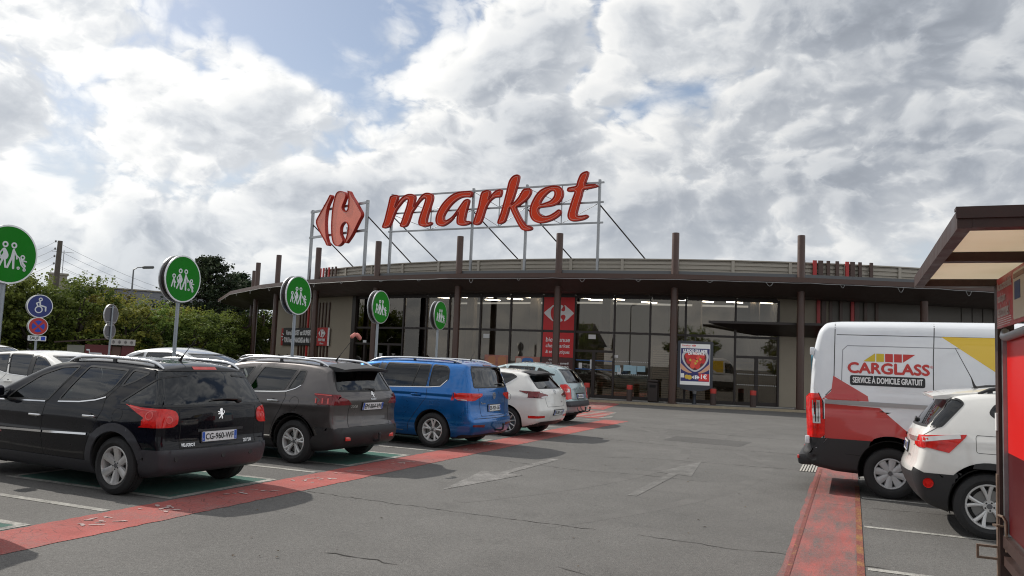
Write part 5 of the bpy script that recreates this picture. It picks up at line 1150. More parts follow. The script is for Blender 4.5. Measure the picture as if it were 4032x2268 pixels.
to_child(text_obj('lettering', 'Dinan', .14, lambda a, b, d=0: wl(2.74-a, 2.13+b, .155+d), BWHT, None, width=.36, bold=.004), bn)
for u, v, a in ((1.86, .2, .5), (1.98, 0, 0), (1.86, -.2, -.5), (-1.80, .15, 2.6), (-1.88, -.02, 3.1), (-1.80, -.2, 3.7)):
    to_child(MB().prism([(u+.11*math.cos(t)*math.cos(a)-.035*math.sin(t)*math.sin(a), v+.11*math.cos(t)*math.sin(a)+.035*math.sin(t)*math.cos(a)) for t in np.linspace(0, 2*math.pi, 12, endpoint=False)], 0, .004, bf).build('print_drop', BWHT), bn)
# fairy-light cable clipped along the fascia
cb = empty('light_cable', pol(0, 35.02, 5.3), 0, 'pale light cable clipped along the canopy edge', 'cable')
CAB = mat('cable_grey', (.30, .30, .30), .6); rg = random.Random(5)
for a, b in zip(CUTS[1:], CUTS[2:]):
    pts = []
    for i in range(9):
        t = i/8; F_ = lambda th: 35.03+float(np.interp(-th, [33, 45, 61.5], [0, .5, 2.4])); q = pol(a, F_(a))*(1-t)+pol(b, F_(b))*t; q.z = 5.245-.02*math.sin(math.pi*((t*3) % 1)); pts.append(q)
    to_child(MB().tube(pts, .014, 6).build('cable_run', CAB, None, smooth=60), cb)
    for s in (.3, .75):
        q = pol(a, F_(a)+.01)*(1-s)+pol(b, F_(b)+.01)*s; q.z = 5.24; e = (pol(b, 35.)-pol(a, 35.)).normalized(); w, h = rg.uniform(.18, .3), rg.uniform(.06, .22)
        to_child(MB().tube([q+e*w*(t-.5)*1.0+Vector((0, 0, -h*math.sin(math.pi*t))) for t in np.linspace(0, 1, 7)], .009, 5).build('cable_loop', CAB, None, smooth=60), cb)
# ------------------------------------------------------------------ rooftop signs
SRED = mat('sign_red_face', (.72, .055, .014), .45, spec=.2, var=.05, vscale=2.); SRIM = mat('sign_red_rim', (.38, .026, .014), .4, spec=.3); SLINE = mat('sign_trim_line', (.70, .38, .32), .4)
def inset(poly, d):
    P = np.array(poly); n = len(P); a = np.sum(P[:, 0]*np.roll(P[:, 1], -1)-np.roll(P[:, 0], -1)*P[:, 1]); sg = 1 if a > 0 else -1
    T = np.roll(P, -1, 0)-np.roll(P, 1, 0); T /= np.linalg.norm(T, axis=1)[:, None]+1e-9; Nn = np.c_[-T[:, 1], T[:, 0]]*sg
    return [tuple(p) for p in P+Nn*d]
def channel_letter(nm, poly, hole, fr, root, face, depth=.16):
    """extruded tray letter: dark red return, recessed face, pale trim line"""
    pl = catmull(poly, 3); hl = catmull(hole, 3) if hole else None; n = len(pl)
    e = empty(nm, root.location, 0); del_props = None; e.rotation_euler = root.rotation_euler
    e.parent = root; e.location = (0, 0, 0); e.rotation_euler = (0, 0, 0)
    def cap(a, b, d):
        if b is None: return [fr(u, v, d) for u, v in a], tri2d(a)
        t = tessellate_polygon([[Vector((u, v, 0)) for u, v in a], [Vector((u, v, 0)) for u, v in b]])
        return [fr(u, v, d) for u, v in a+b], [tuple(x) for x in t]
    rim = MB()
    for loop in ([pl] if not hl else [pl, hl]):
        k = len(loop); dd = .035 if loop is pl else -.035; il = inset(loop, dd if loop is pl else -.035)
        vs = [fr(u, v, 0) for u, v in loop]+[fr(u, v, depth) for u, v in loop]+[fr(u, v, depth) for u, v in il]+[fr(u, v, depth-.05) for u, v in il]
        fs = []
        for j in range(3): fs += [(j*k+i, j*k+(i+1) % k, (j+1)*k+(i+1) % k, (j+1)*k+i) for i in range(k)]
        rim.add(vs, fs)
    v, f = cap(pl, hl, .002); rim.add(v, f)
    to_root = lambda o: (to_child(o, root), setattr(o, 'parent', e))
    to_root(rim.build('letter_rim', SRIM, None))
    fa = MB(); ip = inset(pl, .03); ih = inset(hl, -.03) if hl else None
    v, f = cap(ip, ih, depth-.045); fa.add(v, f); to_root(fa.build('letter_face', face, None))
    tl = MB()
    for loop, s in (([(pl, 1)] if not hl else [(pl, 1), (hl, -1)])):
        a_, b_ = inset(loop, s*.078), inset(loop, s*.096); k = len(loop)
        tl.add([fr(u, v, depth-.042) for u, v in a_]+[fr(u, v, depth-.042) for u, v in b_], [(i, (i+1) % k, k+(i+1) % k, k+i) for i in range(k)])
    to_root(tl.build('trim_line', SLINE, None))
    return e
WO, WDr = Vector((*WORD_O, 0)), Vector((*WORD_D, 0)); WNn = Vector((WORD_D[1], -WORD_D[0], 0))
sg = empty('rooftop_word_sign', WO+WDr*WORD_LEN/2+Vector((0, 0, 5.72)), 0, 'big red italic lettering on a steel frame above the canopy', 'sign')
wf = lambda u, v, d=0.: WO+WDr*u+WNn*(.02+d)+Vector((0, 0, v))
for k in 'market': channel_letter('letter', TRACE[k], TRACE.get(k+'_hole'), wf, sg, SRED)
wb = lambda u, v, d=0.: WO+WDr*u+WNn*(-.07+d)+Vector((0, 0, v))
def steel(root, name, pts, w=.06, h=None): return to_child(MB().bar(pts[0], pts[1], w, h).build(name, GALV), root)
POSTS = [.05, 4.85, 7.75, 11.38]
for u in POSTS: steel(sg, 'frame_post', (wb(u, 5.6), wb(u, 9.86)), .13, .10)
for z in (7.90, 8.83, 9.72): steel(sg, 'frame_rail', (wb(-.08, z, .03), wb(11.6, z, .03)), .075, .075)
for u in (2.45, 6.3, 9.55): steel(sg, 'frame_upright', (wb(u, 7.90), wb(u, 9.72)), .04)
for a, b in ((.05, 2.45), (2.45, 4.85), (4.85, 6.3), (6.3, 7.75), (7.75, 9.55), (9.55, 11.38)):
    fl = a in (2.45, 6.3, 9.55)
    for z0, z1 in ((7.93, 8.8), (8.86, 9.7)):
        p, q = ((a, z0), (b, z1)) if fl else ((a, z1), (b, z0)); to_child(MB().tube([wb(p[0], p[1]), wb(q[0], q[1])], .014, 6).build('brace_rod', GALV), sg)
for u in POSTS: to_child(MB().tube([wb(u, 8.75), wb(u, 8.75, -3.2)+WDr*1.6+Vector((0, 0, -2.6))], .032, 8).build('back_stay', mat('stay_dark', (.05, .045, .042), .5, .4)), sg)
LO, LD = Vector((*LOGO_O, 0)), Vector((*LOGO_D, 0)); LN = Vector((LOGO_D[1], -LOGO_D[0], 0))
lg = empty('rooftop_logo_sign', LO+LD*LOGO_LEN/2+Vector((0, 0, 5.72)), 0, 'red two-part arrow emblem in a square steel frame on the roof edge', 'sign')
lf = lambda u, v, d=0.: LO+LD*u+LN*(.02+d)+Vector((0, 0, v)); lb = lambda u, v, d=0.: LO+LD*u+LN*(-.08+d)+Vector((0, 0, v))
SPAL = mat('sign_pale_red_face', (.78, .17, .09), .3, coat=.5, var=.06, vscale=1.5)
for k in ('c1', 'c2'): channel_letter('emblem_half', TRACE[k], None, lf, lg, SPAL, .2)
for u in (0, LOGO_LEN): steel(lg, 'frame_post', (lb(u, 5.5), lb(u, 9.72)), .15, .12)
for z in (8.12, 9.6): steel(lg, 'frame_rail', (lb(-.15, z, .02), lb(LOGO_LEN+.1, z, .02)), .10, .12)
for u in (0.02, LOGO_LEN): to_child(MB().tube([lb(u, 8.9), lb(u, 8.9, -3.0)+LD*1.0+Vector((0, 0, -2.8))], .035, 8).build('back_stay', mat('stay_dark', (.05, .045, .042))), lg)
for u, z in ((1.2, 9.6), (3.6, 9.6), (1.2, 8.12), (3.6, 8.12)): steel(lg, 'logo_bracket', (lb(u, z, -.02), lb(u, z+.3, .06)), .05)

bnw = empty('waste_bin', pol(9.7, 33.6, .1), 0, 'dark waste bin standing left of the thick column', 'bin')
MB().rbox((0, 0, .42), (.42, .42, .84), .04).build('bin_body', DBROWN, bnw); MB().rbox((0, 0, .90), (.46, .46, .10), .03).build('bin_lid', DBROWN, bnw); MB().box(-.13, .13, -.222, -.212, .62, .74).build('bin_slot', mat('slot_black', (.005, .005, .005), .9), bnw)
# ------------------------------------------------------------------ round signs, bollards, poster stand
SGREEN = mat('sign_green', (.008, .19, .010), .5, spec=.15, var=.03, vscale=3.); SRIMM = mat('sign_rim_alu', (.60, .61, .62), .3, .7); SBACK = mat('sign_back_black', (.02, .014, .012), .5); PICT = mat('sign_pict_white', (.66, .68, .70), .5)
POLE = mat('sign_pole_galv', (.30, .33, .36), .45, .6, var=.12, vscale=6.)
def disc(mb, r, d0, d1, fr, n=40): return mb.prism([(r*math.cos(a), r*math.sin(a)) for a in np.linspace(0, 2*math.pi, n, endpoint=False)], d0, d1, fr)
def annulus(mb, c, r0, r1, d0, d1, fr, n=20):
    for k in range(n):
        a, b = 2*math.pi*k/n, 2*math.pi*(k+1)/n; mb.prism([(c[0]+r*math.cos(t), c[1]+r*math.sin(t)) for r, t in ((r0, a), (r1, a), (r1, b), (r0, b))], d0, d1, fr)
def stroke(mb, pts, w, d, fr):
    for i, ((a, b), (c, e)) in enumerate(zip(pts, pts[1:])):
        L = math.hypot(c-a, e-b)+1e-9; tx, ty = (c-a)/L, (e-b)/L; an = math.atan2(ty, tx); q = []
        for t in np.linspace(math.pi/2, 3*math.pi/2, 6): q.append((a+w/2*math.cos(an+t), b+w/2*math.sin(an+t)))
        for t in np.linspace(-math.pi/2, math.pi/2, 6): q.append((c+w/2*math.cos(an+t), e+w/2*math.sin(an+t)))
        mb.prism(q, 0, d+.0004*i, fr)
def family(root, fr, s):
    P = lambda *q: [(a*s, b*s) for a, b in q]
    def go(name, fn): mb = MB(); fn(mb); mb.build(name, PICT, root)
    def child(mb):
        annulus(mb, (-.53*s, .08*s), .045*s, .095*s, 0, .004, fr, 14); stroke(mb, P((-.53, -.02), (-.63, -.36)), .06*s, .004, fr); stroke(mb, P((-.53, -.02), (-.46, -.37)), .06*s, .0048, fr); stroke(mb, P((-.52, -.06), (-.42, -.20)), .045*s, .0056, fr)
    def woman(mb):
        annulus(mb, (-.19*s, .32*s), .05*s, .105*s, 0, .004, fr, 14); mb.prism(catmull(P((-.20, .20), (-.10, .08), (-.05, -.06), (-.12, -.18), (-.28, -.20), (-.33, -.12), (-.24, .02), (-.28, .14)), 3), 0, .004, fr)
        stroke(mb, P((-.24, -.18), (-.34, -.42)), .065*s, .0048, fr); stroke(mb, P((-.17, -.18), (-.13, -.44)), .065*s, .0056, fr); stroke(mb, P((-.27, .14), (-.36, .0), (-.34, -.08)), .04*s, .0064, fr)
    def man(mb):
        annulus(mb, (.12*s, .32*s), .05*s, .105*s, 0, .004, fr, 14); stroke(mb, P((.12, .17), (.07, -.1), (-.06, -.44)), .075*s, .004, fr); stroke(mb, P((.12, .17), (.13, -.1), (.15, -.45)), .075*s, .0052, fr); stroke(mb, P((.15, .12), (.24, -.04), (.25, -.12)), .05*s, .0064, fr)
    def pram(mb):
        annulus(mb, (.46*s, -.05*s), .04*s, .085*s, 0, .004, fr, 14); stroke(mb, P((.25, -.02), (.34, -.08), (.42, -.30), (.52, -.40), (.56, -.40)), .045*s, .004, fr); stroke(mb, P((.42, -.12), (.48, -.26), (.56, -.34)), .07*s, .006, fr); stroke(mb, P((.47, -.16), (.60, -.18)), .045*s, .0072, fr)
        annulus(mb, (.33*s, -.43*s), .02*s, .055*s, 0, .005, fr, 12); annulus(mb, (.55*s, -.47*s), .02*s, .055*s, 0, .005, fr, 12)
    for n, f in (('child_figure', child), ('woman_figure', woman), ('man_figure', man), ('pram_figure', pram)): go(n, f)
SIGNLAB = ['largest green family parking sign, cut off by the left edge of the picture', 'second nearest green family parking sign, in front of the tall dark conifer', 'green family parking sign in front of the beige wall and banner', 'green family parking sign in front of the left end of the glass front', 'farthest and smallest green family parking sign, right of the other four']
YS = [7.98, 11.34, 14.75, 18.2, 21.55]
for i, y in enumerate(YS):
    r = empty('family_parking_sign', (-11.5, y, 0), 0, SIGNLAB[i], 'sign', 'green family parking signs on poles')
    ff = lambda u, v, d=0.: Vector((.05+d, u, 2.89+v)); bf_ = lambda u, v, d=0.: Vector((-.09+d, u, 2.89+v))
    r.rotation_euler = (0, 0, R_((0, .5, -1.5, 1, 2)[i]))
    disc(MB(), .437, -.012, .012, ff).build('sign_plate', SRIMM, r); disc(MB(), .412, .0125, .014, ff).build('sign_face', SGREEN, r)
    family(r, lambda u, v, d=0.: ff(u, v, .0142+d), .437)
    disc(MB(), .437, -.012, .012, bf_).build('rear_plate', SRIMM, r)
    disc(MB(), .39, 0, .12, lambda u, v, d=0.: Vector((-.08+d, u, 2.89+v))).build('sign_core', SBACK, r)
    MB().lathe([(0, 0), (.035, 0), (.035, 2.85), (0, 2.85)], 12, 'z', (-.02, 0, 0)).build('pole', POLE, r, smooth=40)
# disabled-parking sign with no-stopping disc
SBLUE = mat('sign_blue', (.008, .022, .16), .35); SRED_ = mat('sign_red', (.42, .025, .025), .4); SBLU2 = mat('sign_bright_blue', (.012, .05, .42), .4)
r = empty('disabled_parking_sign', (-22, 16.4, 0), R_(-22), 'blue wheelchair sign above a red and blue no-stopping disc on a pole', 'sign')
f1 = lambda u, v, d=0.: Vector((.05+d, u, 2.64+v))
disc(MB(), .34, -.012, .012, f1).build('sign_plate', SRIMM, r); disc(MB(), .318, .0125, .014, f1).build('sign_face', SBLUE, r); disc(MB(), .34, -.14, -.12, f1).build('rear_plate', SRIMM, r)
f1b = lambda u, v, d=0.: f1(u, v, .0142+d); mb = MB(); annulus(mb, (.0, .20), .025, .055, 0, .004, f1b, 14); annulus(mb, (-.03, -.10), .075, .105, 0, .004, f1b, 22)
stroke(mb, [(-.01, .13), (-.10, .08), (-.06, -.0)], .035, .005, f1b); stroke(mb, [(-.01, .13), (.0, .02), (.10, .0), (.15, -.02), (.15, -.13)], .04, .0062, f1b); mb.build('wheelchair_symbol', PICT, r)
f2 = lambda u, v, d=0.: Vector((.05+d, u, 2.05+v))
disc(MB(), .262, -.012, .012, f2).build('lower_plate', SRIMM, r); disc(MB(), .245, .0125, .014, f2).build('lower_face', SRED_, r); disc(MB(), .262, -.14, -.12, f2).build('rear_plate', SRIMM, r)
for k in range(4):
    a0 = math.pi/4+k*math.pi/2; q = [(.17*math.cos(t), .17*math.sin(t)) for t in np.linspace(a0+.20, a0+math.pi/2-.20, 8)]+[(.035*math.cos(a0+math.pi/4), .035*math.sin(a0+math.pi/4))]
    MB().prism(q, .0145, .016, f2).build('blue_segment', SBLU2, r)
f3 = lambda u, v, d=0.: Vector((.05+d, u, 1.70+v)); MB().prism(roundpoly([(-.24, -.075), (.24, -.075), (.24, .075), (-.24, .075)], .02, 3), -.01, .01, f3).build('sub_plate', PICT, r)
text_obj('lettering', 'SAUF', .13, lambda a, b, d=0: f3(a-.07, b, .012+d), SBACK, r, width=.24, bold=.003); MB().prism([(.1, -.055), (.21, -.055), (.21, .055), (.1, .055)], .0105, .012, f3).build('sub_symbol', SBLU2, r)
MB().lathe([(0, 0), (.035, 0), (.035, 2.8), (0, 2.8)], 12, 'z', (-.02, 0, 0)).build('pole', POLE, r, smooth=40)
# the backs of two round signs
r = empty('sign_seen_from_behind', (-22, 18.95, 0), R_(12), 'pair of plain grey round signs seen from behind on one pole', 'sign'); GB = mat('sign_back_grey', (.20, .20, .215), .45, .5)
for z, q, nm in ((2.56, .335, 'upper_disc'), (2.03, .262, 'lower_disc')):
    fb_ = lambda u, v, d=0., z=z: Vector((-.05+d, u, z+v)); disc(MB(), q, -.012, .012, fb_).build(nm, GB, r); mb = MB(); annulus(mb, (0, 0), q-.02, q+.008, -.016, .02, fb_, 36); mb.build('disc_rim', SRIMM, r)
    for dz in (q*.7, -q*.7): MB().box(-.045, -.02, -q*.66, q*.66, z+dz-.016, z+dz+.016).build('clamp_rail', SRIMM, r)
MB().lathe([(0, 0), (.03, 0), (.03, 2.85), (0, 2.85)], 12, 'z').build('pole', POLE, r, smooth=40)
# bollards
BLB = ['brown bollard with red top, leftmost, beside the pale blue car', 'brown bollard with red top in front of the slatted counter', 'brown bollard with red top just right of the poster stand', 'brown bollard with red top, rightmost, in front of the glass doors']
BRT = mat('bollard_red', (.46, .03, .02), .5, var=.08, vscale=6.); BRB = mat('bollard_brown', (.055, .035, .030), .6, var=.15, vscale=5.)
for th, lab in zip((4.75, 7.95, 13.95, 16.75), BLB):
    r = empty('bollard', pol(th, 33.55, .10), 0, lab, 'bollard', 'red-topped bollards along the forecourt')
    MB().lathe([(0, 0), (.125, 0), (.125, .50), (0, .50)], 18, 'z').build('post', BRB, r, smooth=40); MB().lathe([(.128, .485), (.128, .66), (.120, .68), (0, .685)], 18, 'z').build('red_cap', BRT, r, smooth=40)
# backlit poster stand
ms = empty('poster_stand', (-6.22, 35.15, .1), R_(10), 'dark framed poster stand with a strawberry advert on a single foot', 'poster stand')
mf = lambda u, v, d=0.: Vector((u, -.10-d, v)); FR = mat('stand_frame', (.060, .064, .078), .4, .3, var=.08, vscale=4.)
mb = MB().prism(roundpoly([(-.745, .68), (.745, .66), (.745, 2.66), (-.745, 2.68)], .06, 4), -.2, 0, mf); mb.build('cabinet', FR, ms)
MB().prism(roundpoly([(-.70, .70), (.70, .70), (.55, .62), (.20, .54), (-.20, .54), (-.55, .62)], .02, 2), -.19, -.01, mf).build('cabinet_chin', FR, ms)
MB().lathe([(.10, 0), (.09, .02), (.065, .1), (.075, .45), (.10, .56)], 18, 'z').build('foot', mat('stand_foot', (.03, .035, .045), .35, .4), ms, smooth=50); MB().lathe([(.08, .42), (.105, .55), (.02, .6)], 18, 'z', (0, -.02, 0)).build('foot_collar', GALV, ms, smooth=50)
MB().tube([(0, 0, 2.66), (0, 0, 2.84)], .01, 6).build('spike', FR, ms)
PO = lambda n, c: mat('advert_'+n, c, .35, emit=c, estr=.25)
def pp(name, poly, m, d): MB().prism(poly, 0, d, mf).build(name, m, ms)
X0, X1, Z0, Z1 = -.62, .62, .80, 2.55
pp('advert_sheet', [(X0, Z0), (X1, Z0), (X1, Z1), (X0, Z1)], PO('white', (.62, .62, .61)), .006); pp('advert_field', [(X0+.02, .95), (X1-.02, .95), (X1-.02, 2.36), (X0+.02, 2.36)], PO('navy', (.025, .025, .11)), .008)
bowl = catmull([(0, 1.36), (-.30, 1.52), (-.50, 1.78), (-.56, 2.05), (-.44, 2.22), (-.15, 2.20), (0, 2.14), (.15, 2.20), (.44, 2.22), (.56, 2.05), (.50, 1.78), (.30, 1.52)], 4)
pp('bowl', bowl, PO('bowl', (.42, .42, .44)), .012); pp('bowl_inside', [(u*.84, 1.81+(v-1.81)*.84) for u, v in bowl], PO('shadow', (.10, .02, .015)), .014)
pp('hand', catmull([(-.60, 1.70), (-.50, 1.62), (-.28, 1.42), (-.12, 1.32), (-.3, 1.32), (-.60, 1.48)], 3), PO('skin', (.48, .27, .18)), .010); pp('hand', catmull([(.60, 1.70), (.50, 1.62), (.28, 1.42), (.12, 1.32), (.3, 1.32), (.60, 1.48)], 3), PO('skin', (.48, .27, .18)), .010)
rg = random.Random(2)
for k, (u, v) in enumerate([(-.3, 2.02), (-.12, 1.95), (.1, 2.0), (.3, 2.02), (-.25, 1.82), (-.05, 1.78), (.16, 1.80), (.33, 1.84), (-.1, 1.62), (.1, 1.60), (.0, 2.08)]):
    q = rg.uniform(.10, .125); pp('strawberry', [(u+q*math.cos(t)*(1+.1*math.sin(t)), v+q*1.1*math.sin(t)) for t in np.linspace(0, 2*math.pi, 14, endpoint=False)], PO('berry%d' % (k % 3), ((.50, .035, .03), (.42, .025, .025), (.58, .07, .045))[k % 3]), .016+k*.0005)
for u, v in ((-.20, 1.86), (.08, 1.82), (.22, 1.90), (.02, 1.72)):
    pp('leaf', [(u+(.075 if i % 2 == 0 else .03)*math.cos(i*math.pi/5), v+(.075 if i % 2 == 0 else .03)*math.sin(i*math.pi/5)) for i in range(10)], PO('leaf', (.42, .42, .05)), .0225)
AW = PO('lettering', (.72, .72, .72)); AR = PO('red', (.50, .03, .03))
text_obj('lettering', 'LE MOIS QUI AIME', .15, lambda a, b, d=0: mf(a, b+2.255, .024+d), AW, ms, width=1.0, bold=.006); text_obj('lettering', 'LA FRANCE', .15, lambda a, b, d=0: mf(a+.05, b+2.13, .024+d), AW, ms, width=.66, bold=.006)
text_obj('lettering', 'Carrefour', .10, lambda a, b, d=0: mf(a-.38, b+2.475, .009), AR, ms, width=.36, bold=.002); text_obj('lettering', 'market', .06, lambda a, b, d=0: mf(a-.3, b+2.405, .009), AR, ms, width=.18)
pp('price_field', [(.16, .97), (.60, .97), (.60, 1.28), (.16, 1.30)], AR, .010); text_obj('lettering', '1€', .26, lambda a, b, d=0: mf(a+.38, b+1.15, .013+d), AW, ms, bold=.008)
pp('coin', [(-.22+.10*math.cos(t), 1.12+.10*math.sin(t)) for t in np.linspace(0, 2*math.pi, 16, endpoint=False)], PO('gold', (.50, .33, .04)), .011); pp('coin', [(-.34+.09*math.cos(t), 1.14+.09*math.sin(t)) for t in np.linspace(0, 2*math.pi, 16, endpoint=False)], PO('gold', (.50, .33, .04)), .0115)
for p in logo_polys(0, 0, .17): pp('emblem', [(a*1.3+.04, b+1.13) for a, b in p], AW, .012)
for p in logo_polys(0, 0, .10): pp('emblem', [(a*1.2-.06, b+2.475) for a, b in p], AR, .009)
pp('stamp', [(-.59, 1.10), (-.45, 1.10), (-.45, 1.28), (-.59, 1.28)], PO('white', (.62, .62, .61)), .010)
# ------------------------------------------------------------------ trolley shelter at the right edge
sh = empty('trolley_shelter', (1.0, 6.0, 0), 0, 'brown steel trolley shelter with cream roof panels at the right edge', 'shelter')
def shp(mb, name, m, smooth=False): return to_child(mb.build(name, m, None, smooth=smooth), sh)
STB = mat('shelter_brown_steel', (.045, .026, .022), .5, spec=.3, var=.25, vscale=7.)
CRP = glass_mat('dummy_clear', (.6, .6, .6))
def translucent(name, col):
    m = bpy.data.materials.new(name); m.use_nodes = True; nt = m.node_tree; b = nt.nodes['Principled BSDF']; o = nt.nodes['Material Output']
    t = nt.nodes.new('ShaderNodeBsdfTranslucent'); x = nt.nodes.new('ShaderNodeMixShader'); x.inputs[0].default_value = .55
    n = nt.nodes.new('ShaderNodeTexNoise'); n.inputs['Scale'].default_value = 2.2; n.inputs['Detail'].default_value = 6; tc = nt.nodes.new('ShaderNodeTexCoord'); nt.links.new(tc.outputs['Object'], n.inputs['Vector'])
    r_ = nt.nodes.new('ShaderNodeMix'); r_.data_type = 'RGBA'; r_.inputs[6].default_value = (col[0]*.82, col[1]*.78, col[2]*.70, 1); r_.inputs[7].default_value = (*col, 1); nt.links.new(n.outputs['Fac'], r_.inputs[0])
    nt.links.new(r_.outputs[2], b.inputs['Base Color']); nt.links.new(r_.outputs[2], t.inputs[0]); b.inputs['Roughness'].default_value = .5
    nt.links.new(b.outputs[0], x.inputs[1]); nt.links.new(t.outputs[0], x.inputs[2]); nt.links.new(x.outputs[0], o.inputs[0]); return m
ROOFP = translucent('cream_roof_sheet', (.92, .88, .78))
zr = lambda y: 2.40
shp(MB().box(.49, 3.4, 4.10, 5.22, 2.372, 2.380), 'roof_sheet', ROOFP); shp(MB().box(.49, 3.4, 5.30, 6.66, 2.372, 2.380), 'roof_sheet', ROOFP)
shp(MB().box(.43, .488, 4.04, 6.74, 2.315, 2.398), 'roof_edge', STB)
for y, w in ((4.04, .09), (5.21, .09), (6.65, .09)): shp(MB().box(.489, 3.4, y, y+w, 2.318, 2.371), 'roof_purlin', STB)
shp(MB().box(.425, 3.4, 4.028, 4.039, 2.36, 2.412).box(.425, .50, 4.039, 4.10, 2.399, 2.412), 'roof_flashing', STB)
shp(MB().box(.935, 1.035, 6.50, 6.62, 0, 2.317), 'corner_post', STB); shp(MB().box(.935, 1.035, 3.4, 3.5, 0, 2.30), 'corner_post', STB)
shp(MB().box(2.9, 3.0, 6.50, 6.62, 0, 2.317), 'corner_post', STB)
RPAN = mat('shelter_red_panel', (.66, .012, .010), .3, 0, .12); RPAND = mat('shelter_dark_panel', (.075, .006, .008), .3, 0, .12)
shp(MB().box(.98, .99, 3.5, 6.44, 1.16, 1.96), 'side_panel', RPAN); shp(MB().box(.98, .99, 3.5, 6.44, .62, 1.16), 'side_panel', RPAND)
shp(MB().box(.95, 1.02, 3.5, 6.49, .52, .60), 'side_rail', STB); shp(MB().box(.955, 1.015, 6.44, 6.485, .6, 1.98), 'panel_edge', GALV)
shp(MB().box(.955, 1.02, 3.5, 6.49, .40, .46), 'side_rail', STB)
shp(MB().tube([(.98, 6.50, 1.985), (.965, 6.44, 1.95), (.96, 6.33, 1.94), (.96, 5.2, 1.965), (.96, 3.5, 1.99)], .028, 10), 'grab_tube', GALV, True)
shp(MB().box(.925, .936, 6.53, 6.59, 1.30, 1.42), 'paper_tag', mat('paper_white', (.62, .63, .63)))
# latch and bracket on the post
RST = mat('worn_steel', (.22, .16, .12), .5, .7, var=.3, vscale=12.)
shp(MB().tube([(.93, 6.52, .72), (.925, 6.48, .73), (.945, 6.44, .73), (.96, 6.43, .70), (.965, 6.43, .50)], .010, 8), 'latch_rod', RST, True); shp(MB().cbox((.925, 6.50, .66), (.05, .06, .012), .3), 'latch_plate', RST)
for z in (.42, .50): shp(MB().box(.80, .935, 6.54, 6.57, z, z+.014), 'bracket_arm', RST)
shp(MB().box(.80, .814, 6.54, 6.57, .434, .50), 'bracket_arm', RST); shp(MB().box(.926, .936, 6.53, 6.59, .26, 1.0), 'bracket_plate', RST)
# header board with lettering (faces the lane)
hb = empty('shelter_header_board', (.925, 6.0, 2.2), 0, 'red header board with white loyalty slogan on the trolley shelter', 'sign')
hf = lambda u, v, d=0.: Vector((.922-d, 6.42-u, 2.165+v))
def hbp(poly, d0, d1, name, m): to_child(MB().prism(poly, d0, d1, hf).build(name, m), hb)
HR = mat('header_red', (.40, .028, .03), .4, var=.06, vscale=3.); HC = mat('header_cream', (.52, .46, .36), .5)
hbp([(0, -.165), (2.9, -.165), (2.9, .175), (0, .175)], -.012, 0, 'board', HR)
HW = mat('header_white', (.58, .52, .50), .5)
for s, u, v, wd, hh in (('Avec ma carte de fidélité,', .30, .115, .54, .085), ('tous les jours', .19, .035, .30, .085), ('des économies !', .26, -.055, .46, .13)):
    to_child(text_obj('lettering', s, hh, lambda a, b, d=0, u=u, v=v: hf(a+u, b+v, .002+d), HW, None, width=wd, bold=.002), hb)
for k in range(4): hbp([(.02, -.108-.014*k), (.54-.05*(k == 3), -.108-.014*k), (.54-.05*(k == 3), -.103-.014*k), (.02, -.103-.014*k)], 0, .002, 'small_print', HW)
hbp(roundpoly([(.62, -.14), (1.0, -.14), (1.0, .155), (.62, .155)], .03, 3), 0, .003, 'cream_field', HC); hbp([(.68, -.02), (.86, -.02), (.86, .09), (.68, .09)], .003, .005, 'card_print', mat('card_blue', (.02, .05, .14), .5)); hbp([(.65, .11), (.97, .11), (.97, .14), (.65, .14)], .003, .005, 'card_band', mat('card_brown', (.22, .10, .05), .5))
